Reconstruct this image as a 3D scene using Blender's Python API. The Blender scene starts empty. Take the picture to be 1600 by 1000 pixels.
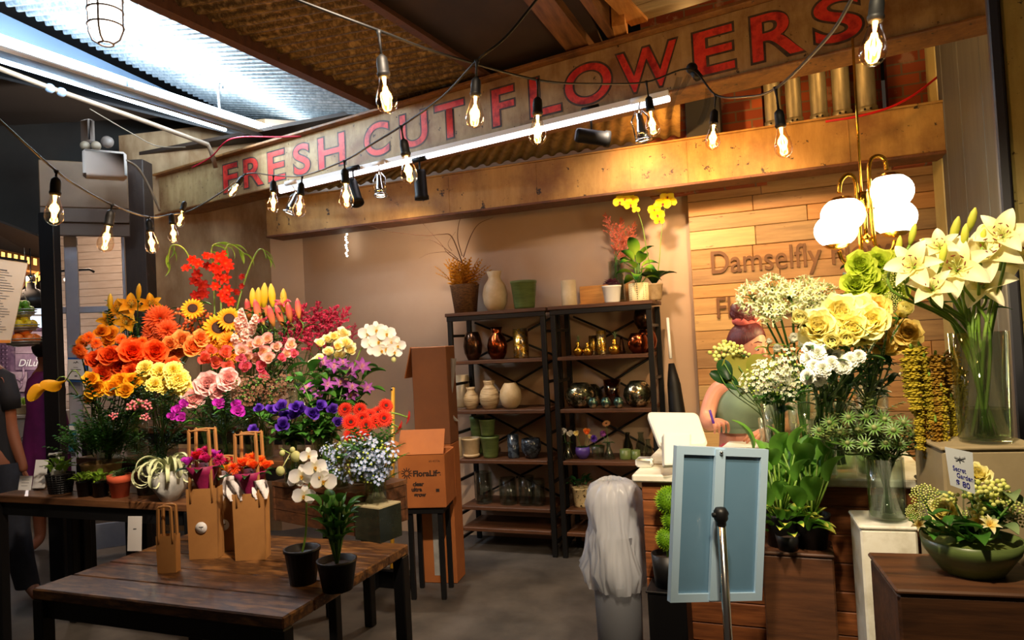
import bpy, math, random
from mathutils import Vector, Matrix, Quaternion
RND = random.Random(11)
SC = bpy.context.scene
COL = SC.collection
V = Vector
PI = math.pi
# ------------------------------------------------------------------ camera model (1600 x 1000)
FOC = 1090.0
CAM = V((0, 0, 1.55))
YAW, ROLL, PIT = math.radians(21), 0.052, math.atan(0.0275)
_f0 = V((-math.sin(YAW), math.cos(YAW), 0)); _r0 = V((math.cos(YAW), math.sin(YAW), 0)); ZU = V((0, 0, 1))
CF = _f0 * math.cos(PIT) + ZU * math.sin(PIT)
_u1 = ZU * math.cos(PIT) - _f0 * math.sin(PIT)
CR = _r0 * math.cos(ROLL) - _u1 * math.sin(ROLL)
CU = _u1 * math.cos(ROLL) + _r0 * math.sin(ROLL)
def ray(x, y): return CF + CR * ((x - 800) / FOC) + CU * ((500 - y) / FOC)
def P(x, y, d): return CAM + ray(x, y) * d
def onplane(x, y, p0, n):
    r = ray(x, y); return CAM + r * ((p0 - CAM).dot(n) / r.dot(n))
def onz(x, y, z): return onplane(x, y, V((0, 0, z)), ZU)
def ony(x, y, Y): return onplane(x, y, V((0, Y, 0)), V((0, 1, 0)))
def depth(p): return (p - CAM).dot(CF)
def pixx(p):
    q = p - CAM; return 800 + FOC * q.dot(CR) / q.dot(CF)
def m_per_px(d): return d / FOC
cam = bpy.data.objects.new('camera', bpy.data.cameras.new('camera'))
COL.objects.link(cam)
cam.data.sensor_width = 36; cam.data.lens = 36 * FOC / 1600; cam.data.clip_start = 0.02
_m = Matrix((CR, CU, -CF)).transposed().to_4x4(); _m.translation = CAM
cam.matrix_world = _m
SC.camera = cam
SC.view_settings.view_transform = 'Standard'; SC.view_settings.look = 'None'; SC.view_settings.gamma = 1
# ------------------------------------------------------------------ colour + materials
def lin(c):
    def g(x):
        x /= 255.0
        return x / 12.92 if x <= 0.04045 else ((x + 0.055) / 1.055) ** 2.4
    if isinstance(c, str):
        c = c.lstrip('#'); c = [int(c[i:i + 2], 16) for i in (0, 2, 4)]
    return (g(c[0]), g(c[1]), g(c[2]), 1)
MATS = {}
def newmat(key):
    m = bpy.data.materials.new(key); m.use_nodes = True
    nt = m.node_tree; b = nt.nodes['Principled BSDF']; o = nt.nodes['Material Output']
    MATS[key] = m
    return m, nt, b, o
def coords(nt, kind='Object', scale=None):
    tc = nt.nodes.new('ShaderNodeTexCoord')
    s = tc.outputs[kind]
    if scale:
        mp = nt.nodes.new('ShaderNodeMapping'); mp.inputs['Scale'].default_value = scale
        nt.links.new(s, mp.inputs[0]); s = mp.outputs[0]
    return s
def noise(nt, vec, sc, det=4, rough=.6):
    n = nt.nodes.new('ShaderNodeTexNoise'); n.inputs['Scale'].default_value = sc
    n.inputs['Detail'].default_value = det; n.inputs['Roughness'].default_value = rough
    nt.links.new(vec, n.inputs['Vector']); return n.outputs['Fac']
def ramp(nt, fac, stops, const=False):
    r = nt.nodes.new('ShaderNodeValToRGB'); e = r.color_ramp.elements
    if const: r.color_ramp.interpolation = 'CONSTANT'
    while len(e) < len(stops): e.new(0.5)
    for i, (p, c) in enumerate(stops):
        e[i].position = p; e[i].color = c if len(c) == 4 else lin(c)
    nt.links.new(fac, r.inputs[0]); return r.outputs['Color']
def mixc(nt, fac, a, b, mode='MIX'):
    x = nt.nodes.new('ShaderNodeMix'); x.data_type = 'RGBA'; x.blend_type = mode
    for s, v in ((x.inputs[0], fac), (x.inputs[6], a), (x.inputs[7], b)):
        if isinstance(v, (int, float)): s.default_value = v
        elif isinstance(v, tuple): s.default_value = v
        else: nt.links.new(v, s)
    return x.outputs[2]
def bump(nt, b, h, strength=.3, dist=.01):
    bp = nt.nodes.new('ShaderNodeBump'); bp.inputs['Strength'].default_value = strength; bp.inputs['Distance'].default_value = dist
    nt.links.new(h, bp.inputs['Height']); nt.links.new(bp.outputs[0], b.inputs['Normal'])
def mat(key, c, rough=.6, metal=0, c2=None, sc=15, bmp=0, emit=0, ecol=None, coat=0, stretch=None, lo=.35, hi=.65, c3=None, spec=None, sheen=0):
    if key in MATS: return MATS[key]
    m, nt, b, o = newmat(key)
    b.inputs['Roughness'].default_value = rough; b.inputs['Metallic'].default_value = metal
    b.inputs['Base Color'].default_value = lin(c)
    if spec is not None: b.inputs['Specular IOR Level'].default_value = spec
    if coat: b.inputs['Coat Weight'].default_value = coat
    if c2 or bmp:
        n = noise(nt, coords(nt, 'Object', stretch), sc, 6)
        if c2:
            st = [(lo, lin(c)), (hi, lin(c2))]
            if c3: st = [(lo, lin(c)), ((lo + hi) / 2, lin(c2)), (hi, lin(c3))]
            nt.links.new(ramp(nt, n, st), b.inputs['Base Color'])
        if bmp: bump(nt, b, n, bmp, .01)
    if emit:
        b.inputs['Emission Color'].default_value = lin(ecol or c); b.inputs['Emission Strength'].default_value = emit
    return m
def petal_mat(key, stops, trans=.3, rough=.55, var=.12):
    """petal colours run from the claw (0) to the tip (1) of each petal"""
    if key in MATS: return MATS[key]
    m, nt, b, o = newmat(key)
    a = nt.nodes.new('ShaderNodeAttribute'); a.attribute_name = 't'
    if isinstance(stops, (str, tuple)): stops = [(0, stops), (1, stops)]
    c = ramp(nt, a.outputs['Fac'], [(p, lin(q)) for p, q in stops])
    if var:
        oi = nt.nodes.new('ShaderNodeObjectInfo')
        hs = nt.nodes.new('ShaderNodeHueSaturation')
        mr = nt.nodes.new('ShaderNodeMapRange'); mr.inputs[3].default_value = 1 - var; mr.inputs[4].default_value = 1 + var
        nt.links.new(oi.outputs['Random'], mr.inputs[0]); nt.links.new(mr.outputs[0], hs.inputs['Value'])
        nt.links.new(c, hs.inputs['Color']); c = hs.outputs[0]
    nt.links.new(c, b.inputs['Base Color']); b.inputs['Roughness'].default_value = rough
    b.inputs['Specular IOR Level'].default_value = .25
    t = nt.nodes.new('ShaderNodeBsdfTranslucent'); nt.links.new(c, t.inputs[0])
    mx = nt.nodes.new('ShaderNodeMixShader'); mx.inputs[0].default_value = trans
    nt.links.new(b.outputs[0], mx.inputs[1]); nt.links.new(t.outputs[0], mx.inputs[2]); nt.links.new(mx.outputs[0], o.inputs[0])
    return m
def glass_mat(key, tint=(235, 242, 238), refl=.08, rough=.02, edge=.75):
    if key in MATS: return MATS[key]
    m, nt, b, o = newmat(key); nt.nodes.remove(b)
    tr = nt.nodes.new('ShaderNodeBsdfTransparent'); tr.inputs[0].default_value = lin(tint)
    gl = nt.nodes.new('ShaderNodeBsdfGlossy'); gl.inputs['Roughness'].default_value = rough; gl.inputs[0].default_value = (1, 1, 1, 1)
    fr = nt.nodes.new('ShaderNodeLayerWeight'); fr.inputs[0].default_value = .5
    mr = nt.nodes.new('ShaderNodeMapRange'); mr.inputs[1].default_value = .3; mr.inputs[2].default_value = 1
    mr.inputs[3].default_value = refl; mr.inputs[4].default_value = edge
    mx = nt.nodes.new('ShaderNodeMixShader')
    nt.links.new(fr.outputs['Facing'], mr.inputs[0]); nt.links.new(mr.outputs[0], mx.inputs[0])
    nt.links.new(tr.outputs[0], mx.inputs[1]); nt.links.new(gl.outputs[0], mx.inputs[2]); nt.links.new(mx.outputs[0], o.inputs[0])
    return m
def emit_mat(key, c, s):
    if key in MATS: return MATS[key]
    m, nt, b, o = newmat(key); nt.nodes.remove(b)
    e = nt.nodes.new('ShaderNodeEmission'); e.inputs[0].default_value = lin(c); e.inputs[1].default_value = s
    nt.links.new(e.outputs[0], o.inputs[0]); return m
def wood(key, dark, light, stretch=(1, 12, 12), sc=3, rough=.55, bmp=.25, useT=False, coat=0):
    """plank wood: grain along the object's x; with useT each plank's own tone comes from attribute t"""
    if key in MATS: return MATS[key]
    m, nt, b, o = newmat(key)
    v = coords(nt, 'Object', stretch)
    n = noise(nt, v, sc, 8, .65)
    c = ramp(nt, n, [(.3, lin(dark)), (.7, lin(light))])
    if useT:
        a = nt.nodes.new('ShaderNodeAttribute'); a.attribute_name = 't'
        tone = ramp(nt, a.outputs['Fac'], [(0, lin((120, 74, 36))), (.22, lin((196, 140, 76))), (.42, lin((150, 100, 52))), (.62, lin((226, 190, 128))), (.8, lin((128, 102, 72))), (1, lin((186, 126, 64)))])
        c = mixc(nt, .66, c, tone)
        k = noise(nt, coords(nt, 'Object', (2, 3, 9)), 5, 3)
        c = mixc(nt, ramp(nt, k, [(.66, (0, 0, 0, 1)), (.74, (.75, .75, .75, 1))]), c, lin((92, 56, 30)))
    nt.links.new(c, b.inputs['Base Color']); b.inputs['Roughness'].default_value = rough
    if coat: b.inputs['Coat Weight'].default_value = coat
    bump(nt, b, n, bmp, .004)
    return m
def rusty(key, paint, paint2, rust, amount=.55, sc=3.0, rough=.6):
    if key in MATS: return MATS[key]
    m, nt, b, o = newmat(key)
    v = coords(nt, 'Object')
    n1 = noise(nt, v, sc * 1.3, 8, .62); n2 = noise(nt, coords(nt, 'Object', (1, 1, .25)), sc * 6, 8, .7); n3 = noise(nt, v, sc * 7, 10, .7)
    c = ramp(nt, n2, [(.3, lin(paint)), (.7, lin(paint2))])
    c = mixc(nt, ramp(nt, n1, [(amount, (0, 0, 0, 1)), (amount + .18, (.7, .7, .7, 1))]), c, lin(rust))
    c = mixc(nt, ramp(nt, n3, [(.615, (0, 0, 0, 1)), (.64, (.95, .95, .95, 1))]), c, lin((38, 26, 18)))
    nt.links.new(c, b.inputs['Base Color']); b.inputs['Roughness'].default_value = rough
    bump(nt, b, n3, .35, .006)
    return m
# ------------------------------------------------------------------ mesh builder
class MB:
    def __init__(s): s.v = []; s.f = []; s.m = []; s.t = []
    def add(s, vs, fs, t=0.5, mi=0, M=None):
        b = len(s.v)
        s.v += [(M @ V(p)) if M is not None else V(p) for p in vs]
        s.t += list(t) if isinstance(t, (list, tuple)) else [t] * len(vs)
        s.f += [tuple(b + i for i in f) for f in fs]; s.m += [mi] * len(fs)
        return s
    def box(s, lo, hi, t=.5, mi=0, M=None):
        a, b = V(lo), V(hi)
        vs = [(x, y, z) for x in (a.x, b.x) for y in (a.y, b.y) for z in (a.z, b.z)]
        return s.add(vs, [(0, 1, 3, 2), (4, 6, 7, 5), (0, 4, 5, 1), (2, 3, 7, 6), (0, 2, 6, 4), (1, 5, 7, 3)], t, mi, M)
    def bbox(s, lo, hi, r=.01, t=.5, mi=0, M=None):
        """box with chamfered edges"""
        a, b = V(lo), V(hi); vs = []; ids = {}
        for i, x in enumerate((a.x, b.x)):
            for j, y in enumerate((a.y, b.y)):
                for k, z in enumerate((a.z, b.z)):
                    sx, sy, sz = (r if i == 0 else -r), (r if j == 0 else -r), (r if k == 0 else -r)
                    for ax, q in ((0, (x, y + sy, z + sz)), (1, (x + sx, y, z + sz)), (2, (x + sx, y + sy, z))):
                        ids[(i, j, k, ax)] = len(vs); vs.append(q)
        fs = []
        for ax in range(3):
            for e in (0, 1):
                o = [(0, 0), (0, 1), (1, 1), (1, 0)]; ring = []
                for p, q in o:
                    idx = [p, q]; idx.insert(ax, e); ring.append(ids[(*idx, ax)])
                fs.append(tuple(ring if (e == 0) == (ax != 1) else ring[::-1]))
        for ax in range(3):
            o1, o2 = [x for x in range(3) if x != ax]
            for p in (0, 1):
                for q in (0, 1):
                    c = []
                    for e, oo in ((0, o1), (0, o2), (1, o2), (1, o1)):
                        idx = [0, 0, 0]; idx[ax] = e; idx[o1] = p; idx[o2] = q; c.append(ids[(*idx, oo)])
                    fs.append(tuple(c))
        for i in (0, 1):
            for j in (0, 1):
                for k in (0, 1): fs.append(tuple(ids[(i, j, k, ax)] for ax in range(3)))
        return s.add(vs, fs, t, mi, M)
    def tube(s, pts, r, n=8, t=.5, mi=0, cap=True, M=None):
        pts = [V(p) for p in pts]; k = len(pts)
        rr = list(r) if isinstance(r, (list, tuple)) else [r] * k
        tt = t if isinstance(t, (list, tuple)) else [t] * k
        tan = [(pts[min(i + 1, k - 1)] - pts[max(i - 1, 0)]).normalized() for i in range(k)]
        a = tan[0].orthogonal().normalized(); vs = []; ts = []
        for i in range(k):
            if i: a = (a - tan[i] * a.dot(tan[i])); a = a.normalized() if a.length > 1e-9 else tan[i].orthogonal().normalized()
            b = tan[i].cross(a)
            for j in range(n):
                w = 2 * PI * j / n
                vs.append(pts[i] + (a * math.cos(w) + b * math.sin(w)) * rr[i]); ts.append(tt[i])
        fs = [(i * n + j, i * n + (j + 1) % n, (i + 1) * n + (j + 1) % n, (i + 1) * n + j) for i in range(k - 1) for j in range(n)]
        if cap: fs += [tuple(range(n))[::-1], tuple((k - 1) * n + j for j in range(n))]
        return s.add(vs, fs, ts, mi, M)
    def lathe(s, prof, n=20, M=None, t=.5, mi=0, mod=None):
        vs = []; k = len(prof); ts = []
        for i, (r, z) in enumerate(prof):
            for j in range(n):
                w = 2 * PI * j / n; q = r * (mod(w, z) if mod else 1)
                vs.append((q * math.cos(w), q * math.sin(w), z)); ts.append(t if not isinstance(t, str) else i / (k - 1))
        fs = [(i * n + j, i * n + (j + 1) % n, (i + 1) * n + (j + 1) % n, (i + 1) * n + j) for i in range(k - 1) for j in range(n)]
        return s.add(vs, fs, ts, mi, M)
    def ball(s, c, r, n=10, k=6, t=.5, mi=0, sq=(1, 1, 1)):
        c = V(c); vs = [c + V((0, 0, -r * sq[2]))]
        for i in range(1, k):
            a = -PI / 2 + PI * i / k
            for j in range(n):
                w = 2 * PI * j / n
                vs.append(c + V((math.cos(a) * math.cos(w) * r * sq[0], math.cos(a) * math.sin(w) * r * sq[1], math.sin(a) * r * sq[2])))
        vs.append(c + V((0, 0, r * sq[2]))); L = len(vs) - 1
        fs = [(0, 1 + (j + 1) % n, 1 + j) for j in range(n)]
        for i in range(k - 2):
            b = 1 + i * n
            fs += [(b + j, b + (j + 1) % n, b + n + (j + 1) % n, b + n + j) for j in range(n)]
        b = 1 + (k - 2) * n
        fs += [(b + j, b + (j + 1) % n, L) for j in range(n)]
        return s.add(vs, fs, t, mi)
    def grid(s, fn, nu, nv, t=.5, mi=0, M=None):
        vs = []; ts = []
        for i in range(nu + 1):
            for j in range(nv + 1):
                vs.append(fn(i / nu, j / nv)); ts.append(i / nu if t == 'u' else (j / nv if t == 'v' else t))
        w = nv + 1
        return s.add(vs, [(i * w + j, (i + 1) * w + j, (i + 1) * w + j + 1, i * w + j + 1) for i in range(nu) for j in range(nv)], ts, mi, M)
    def slab(s, a, b, c, d, th, t=.5, mi=0):
        """quad a b c d given a thickness along its normal"""
        a, b, c, d = map(V, (a, b, c, d)); n = (b - a).cross(d - a).normalized() * th
        vs = [a, b, c, d, a + n, b + n, c + n, d + n]
        return s.add(vs, [(0, 3, 2, 1), (4, 5, 6, 7), (0, 1, 5, 4), (1, 2, 6, 5), (2, 3, 7, 6), (3, 0, 4, 7)], t, mi)
    def mesh(s, name, mats, smooth=True, origin=None):
        me = bpy.data.meshes.new(name)
        o = V(origin) if origin is not None else V((0, 0, 0))
        me.from_pydata([tuple(p - o) for p in s.v], [], s.f)
        if not isinstance(mats, (list, tuple)): mats = [mats]
        for m in mats: me.materials.append(m)
        if len(mats) > 1: me.polygons.foreach_set('material_index', s.m)
        at = me.attributes.new('t', 'FLOAT', 'POINT'); at.data.foreach_set('value', s.t)
        if smooth: me.polygons.foreach_set('use_smooth', [True] * len(s.f))
        me.update(); return me
    def build(s, name, mats, parent=None, smooth=True, origin=None):
        """origin: world point the object sits at; under a parent the mesh is in the parent's frame"""
        if parent is not None and origin is None: origin = parent.location; world = True
        else: world = False
        me = s.mesh(name, mats, smooth, origin)
        ob = bpy.data.objects.new(name, me); COL.objects.link(ob)
        if parent is not None: ob.parent = parent
        elif origin is not None: ob.location = origin
        return ob
SUBS = {}                        # mesh name -> its own sub-parts (discs, lips, sepals)
def inst(name, me, parent=None, M=None, loc=None):
    ob = bpy.data.objects.new(name, me); COL.objects.link(ob)
    if parent is not None: ob.parent = parent
    if M is not None: ob.matrix_local = M
    if loc is not None: ob.location = loc
    for sn, sm in SUBS.get(me.name, ()): inst(sn, sm, ob)
    return ob
def tag(o, label=None, cat=None, group=None, kind=None):
    if label: o['label'] = label
    if cat: o['category'] = cat
    if group: o['group'] = group
    if kind: o['kind'] = kind
    return o
def thing(name, loc, label=None, cat=None, group=None):
    o = bpy.data.objects.new(name, None); COL.objects.link(o); o.location = loc; o.empty_display_size = .05
    return tag(o, label, cat, group)
def struct(ob): ob['kind'] = 'structure'; return ob
def auto_sharp(ob, ang=40):
    me = ob.data
    me.polygons.foreach_set('use_smooth', [True] * len(me.polygons))
    try: me.set_sharp_from_angle(angle=math.radians(ang))
    except Exception: pass
    return ob
def rotz_to(d, spin=0):
    """rotation taking +z to d"""
    q = V((0, 0, 1)).rotation_difference(V(d).normalized())
    return (q.to_matrix() @ Matrix.Rotation(spin, 3, 'Z')).to_4x4()
def TRS(loc, d=(0, 0, 1), sc=1, spin=0):
    S = Matrix.Diagonal((sc, sc, sc, 1)) if isinstance(sc, (int, float)) else Matrix.Diagonal((*sc, 1))
    return Matrix.Translation(V(loc)) @ rotz_to(d, spin) @ S
def crom(pts, n=6):
    """smooth path through points"""
    p = [V(q) for q in pts]; out = []
    for i in range(len(p) - 1):
        a, b, c, d = p[max(i - 1, 0)], p[i], p[i + 1], p[min(i + 2, len(p) - 1)]
        for k in range(n):
            t = k / n
            out.append(.5 * ((2 * b) + (c - a) * t + (2 * a - 5 * b + 4 * c - d) * t * t + (-a + 3 * b - 3 * c + d) * t ** 3))
    out.append(p[-1]); return out
def text_mesh(s, size, extrude=0.0, offset=0.0, spacing=1.0):
    cu = bpy.data.curves.new('txt', 'FONT'); cu.body = s; cu.size = size; cu.extrude = extrude; cu.offset = offset; cu.space_character = spacing
    ob = bpy.data.objects.new('txt', cu); COL.objects.link(ob)
    dg = bpy.context.evaluated_depsgraph_get()
    me = bpy.data.meshes.new_from_object(ob.evaluated_get(dg))
    bpy.data.objects.remove(ob); bpy.data.curves.remove(cu)
    return me
ORD = ['leftmost', 'second from the left', 'third from the left', 'fourth from the left', 'fifth from the left', 'sixth from the left',
       'seventh from the left', 'eighth from the left', 'ninth from the left', 'tenth from the left', 'eleventh from the left', 'twelfth from the left',
       'thirteenth from the left', 'fourteenth from the left', 'fifteenth from the left', 'sixteenth from the left']
NUM = ['zero', 'one', 'two', 'three', 'four', 'five', 'six', 'seven', 'eight', 'nine', 'ten', 'eleven', 'twelve', 'thirteen', 'fourteen', 'fifteen', 'sixteen']
def order_labels(objs, phrase, xs=None):
    """singles out each of a row of look-alikes: 'third from the left of the seven orange roses ...'"""
    n = len(objs)
    xs = xs or [pixx(o.matrix_world.translation) for o in objs]
    for r, i in enumerate(sorted(range(n), key=lambda i: xs[i])):
        w = ORD[r] if r < n - 1 or n == 1 else 'rightmost'
        objs[i]['label'] = f'{w} of the {NUM[n]} {phrase}'
        objs[i]['group'] = phrase
# ------------------------------------------------------------------ the shell of the stall
m_floor = mat('floor_concrete', (62, 58, 54), .55, c2=(92, 86, 80), sc=3, bmp=.15)
m_back = mat('taupe_paint', (180, 150, 124), .5, c2=(190, 160, 134), sc=1.2)
m_left = mat('stained_plaster', (170, 138, 100), .75, c2=(142, 108, 72), c3=(188, 158, 120), sc=2.2, stretch=(1, 1, .45), bmp=.1)
m_dark = mat('dark_paint', (44, 42, 42), .7)
m_black = mat('black_metal', (20, 20, 22), .45, .3)
m_plank = wood('pallet_planks', (120, 82, 46), (220, 176, 118), useT=True)
m_brown = wood('brown_wood', (52, 30, 18), (104, 64, 36))
m_tablew = wood('table_wood', (58, 34, 20), (122, 80, 46), coat=.15)
m_timber = wood('old_timber', (70, 42, 22), (138, 92, 50), stretch=(9, 1, 9))
m_beam = rusty('beam_paint', (188, 162, 116), (150, 120, 76), (112, 66, 34), .47, 2.6)
m_beam2 = rusty('inner_beam_paint', (192, 146, 76), (156, 112, 50), (110, 62, 28), .47, 1.8)
m_flange = rusty('flange_rust', (118, 70, 36), (92, 50, 26), (50, 30, 20), .5, 4)
m_flange2 = rusty('flange_paint', (150, 100, 46), (112, 70, 34), (70, 42, 22), .5, 4)
m_steelb = rusty('brown_steel', (96, 58, 34), (74, 42, 26), (44, 28, 20), .55, 4)
m_corr = mat('galvanised_sheet', (124, 136, 140), .36, .6, c2=(188, 194, 196), sc=30, lo=.35, hi=.65)
m_corr2 = mat('aged_sheet', (128, 104, 62), .45, .45, c2=(72, 54, 32), c3=(150, 126, 84), sc=20, bmp=.1)
m_corr3 = mat('inner_sheet', (168, 138, 80), .5, .35, c2=(120, 94, 54), sc=14, bmp=.1)
st = MB(); st.add([(-16, -2, 0), (6, -2, 0), (6, 16, 0), (-16, 16, 0)], [(0, 1, 2, 3)])
struct(st.build('floor', m_floor, smooth=False))
YB = 5.12
bl = ony(478, 500, YB); br = ony(1100, 500, YB)
b = MB(); b.slab((bl.x, YB, 0), (br.x + .3, YB, 0), (br.x + .3, YB, 3.6), (bl.x, YB, 3.6), -.12)
struct(b.build('wall_back', m_back, smooth=False))
# short return and the stained wall left of it
A2 = V((bl.x, YB, 0)); A1 = P(427, 500, depth(P(478, 500, 1) * 0 + bl) - .1); A1.z = 0; A0 = P(196, 500, 6.35); A0.z = 0
b = MB(); b.slab(A1, A2, A2 + V((0, 0, 3.6)), A1 + V((0, 0, 3.6)), -.1)
struct(b.build('wall_corner', m_back, smooth=False))
b = MB(); b.slab(A0, A1, A1 + V((0, 0, 3.6)), A0 + V((0, 0, 3.6)), -.1)
struct(b.build('wall_left', m_left, smooth=False))
# plank clad wall on the right: boards of random length, one mesh (pattern)
YP = 5.02
pl = ony(1079, 400, YP); pr = ony(1500, 400, YP)
b = MB(); z = 0.01; k = 0
rr = random.Random(5)
while z < 2.62:
    h = rr.choice([.09, .105, .115, .13, .135]); x = pl.x - .0 ; off = rr.uniform(.3, 1.1)
    while x < pr.x + .25:
        x2 = min(x + off, pr.x + .25); off = rr.uniform(.7, 1.5)
        y0 = YP - rr.uniform(0, .012)
        b.bbox((x + .0015, y0, z + .0015), (x2 - .0015, YP + .08, z + h - .0015), .003, rr.random())
        x = x2
    z += h
struct(b.build('wall_planks', m_plank, smooth=False))
# ------------------------------------------------------------------ front beam: painted steel channel
A11 = math.radians(11)
BD = V((math.cos(A11), -math.sin(A11), 0)); BN = V((-math.sin(A11), -math.cos(A11), 0))   # along / towards the street
B0 = P(1200, 110, 3.5)
def onbeam(x, y): return onplane(x, y, B0, BN)
zb = B0.z
bL = (onbeam(250, 330) - B0).dot(BD); bR = (onbeam(1640, 20) - B0).dot(BD) + .3
BM = Matrix((BD, -BN, ZU)).transposed().to_4x4(); BM.translation = B0      # local x along, y away from street, z up
H = .345
def bm_build(name, mb, m, smooth=False, parent=None):
    o = mb.build(name, m, smooth=smooth); o.matrix_world = BM; return o
b = MB()
b.bbox((bL, 0, 0), (bR, .02, H), .003)
b.bbox((bL, -.055, -.014), (bR, .17, 0), .003, mi=1); b.bbox((bL, -.06, H), (bR, .17, H + .02), .003, mi=1)
o = bm_build('beam_front', b, [m_beam, m_flange2]); struct(o)
# painted letters: red with a dark outline, letter by letter where the photograph shows them
m_red = mat('sign_red', (196, 26, 34), .55, c2=(226, 64, 48), c3=(150, 18, 26), sc=9, bmp=.05)
m_out = mat('sign_outline', (44, 34, 34), .6, c2=(92, 74, 60), sc=12)
LET = [('F', 351, 373), ('R', 383, 413), ('E', 421, 447), ('S', 461, 486), ('H', 500, 541), ('C', 572, 610), ('U', 628, 670), ('T', 683, 728),
       ('F', 772, 806), ('L', 831, 878), ('O', 886, 958), ('W', 968, 1062), ('E', 1088, 1150), ('R', 1178, 1258), ('S', 1276, 1350)]
lz0, lz1 = .055, .285
for ch, x0, x1 in LET:
    u0 = (onbeam(x0, 250 - (x0 - 600) * .245 + 10) - B0).dot(BD); u1 = (onbeam(x1, 250 - (x1 - 600) * .245 + 10) - B0).dot(BD)
    for off, m, y, nm in ((.045, m_out, -.0015, 'letter_outline'), (.014, m_red, -.003, 'letter')):
        me = text_mesh(ch, 1.0, 0, off)
        vs = [v.co.copy() for v in me.vertices]; lo = V((min(v.x for v in vs), min(v.y for v in vs), 0)); hi = V((max(v.x for v in vs), max(v.y for v in vs), 0))
        ex = .012 if off > .03 else 0
        for v in me.vertices:
            v.co = V((u0 - ex + (v.co.x - lo.x) / (hi.x - lo.x) * (u1 - u0 + 2 * ex), y, lz0 - ex + (v.co.y - lo.y) / (hi.y - lo.y) * (lz1 - lz0 + 2 * ex)))
        me.materials.clear(); me.materials.append(m)
        q = inst(nm, me); q.parent = o; q.location = (0, 0, 0)
# ------------------------------------------------------------------ inner beam
YI = 4.62
i0 = ony(417, 367, YI); i1 = ony(1470, 240, YI)
zi = ony(940, 304, YI).z; HI = .285
b = MB(); b.bbox((i0.x, YI, zi), (i1.x + .1, YI + .02, zi + HI), .003); b.bbox((i0.x, YI - .012, zi - .012), (i1.x + .1, YI + .2, zi + .004), .002, mi=1)
b.bbox((i0.x, YI - .01, zi + HI), (i1.x + .1, YI + .2, zi + HI + .012), .002, mi=0)
for xx in (700, 838, 985, 1075, 1330):
    q = ony(xx, 280, YI); b.bbox((q.x - .003, YI - .004, zi + .01), (q.x + .003, YI + .01, zi + HI - .01), .001)
struct(b.build('beam_inner', [m_beam2, m_flange], smooth=False))
# ------------------------------------------------------------------ corrugated ceilings
def corrugated(name, a0, a1, c0, c1, ridges, amp, m, kind=True, nseg=4):
    """sheet between edge a0-a1 and edge c0-c1, ridges run from the a edge to the c edge"""
    a0, a1, c0, c1 = map(V, (a0, a1, c0, c1)); n = (a1 - a0).cross(c0 - a0).normalized()
    nu = ridges * 8
    def fn(u, v):
        p = a0.lerp(a1, u).lerp(c0.lerp(c1, u), v)
        w = math.cos(u * ridges * 2 * PI)
        return p + n * amp * max(-1, min(1, w * 1.25))
    b = MB(); b.grid(fn, nu, nseg)
    o = b.build(name, m, smooth=True)
    if kind: struct(o)
    return o
zc = zb + H + .03
def oncan(x, y):                                   # canopy plane: rises gently towards the street
    n = V((-BN.x * .07, -BN.y * .07, 1.0)).normalized()
    return onplane(x, y, B0 + ZU * (H + .03), n)
# brown angle iron from the beam out to the street
E0 = oncan(600, 170); E1 = oncan(235, 0); dE = (E1 - E0).normalized(); E2 = E1 + dE * 1.0
D0 = oncan(778, 136); D1 = oncan(562, 0); D2 = D1 + (D1 - D0).normalized() * 1.2
def strip(a, c, wside, h, th=.012):
    """L-shaped angle: a vertical leg and a flat leg"""
    a, c = V(a), V(c); d = (c - a).normalized(); s = d.cross(ZU).normalized() * wside
    b = MB(); zz = V((0, 0, h))
    b.slab(a, c, c + zz, a + zz, th); b.slab(a, c, c + s, a + s, th); return b
o = strip(E0 - dE * .03, E2, .07, .07).build('ceiling_angle', m_steelb, smooth=False); struct(o)
# left sheet: ridges run away from the angle, rising
RD = (CR * (-1800 / FOC) + CU * (360 / FOC) + CF)
def zig(p): return p + RD * (.225 * depth(p))
up = V((0, 0, .05)); Ex = E0 - dE * 1.0; up2 = V((0, 0, .085))
corrugated('ceiling_galvanised', E2 + up2, Ex + up2, zig(E2) + up2, zig(Ex) + up2, 56, .017, m_corr)
# right sheet: ridges parallel to the beam
corrugated('ceiling_aged', E2 + up, E0 + up, D2 + up, D0 + up, 30, .013, m_corr2)
o = strip(D0 - (D2 - D0).normalized() * .02, D2, -.04, .06).build('ceiling_edge', m_steelb, smooth=False); struct(o)
# dark flat bay beyond it
G0 = oncan(930, 100); G1 = oncan(800, -20)
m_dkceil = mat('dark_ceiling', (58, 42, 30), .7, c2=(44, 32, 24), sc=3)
b = MB(); b.slab(D0 + up * 1.2, D2 + up * 1.2, oncan(830, -170) + up * 1.2, oncan(945, 90) + up * 1.2, .02); struct(b.build('ceiling_dark', m_dkceil, smooth=False))
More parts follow.
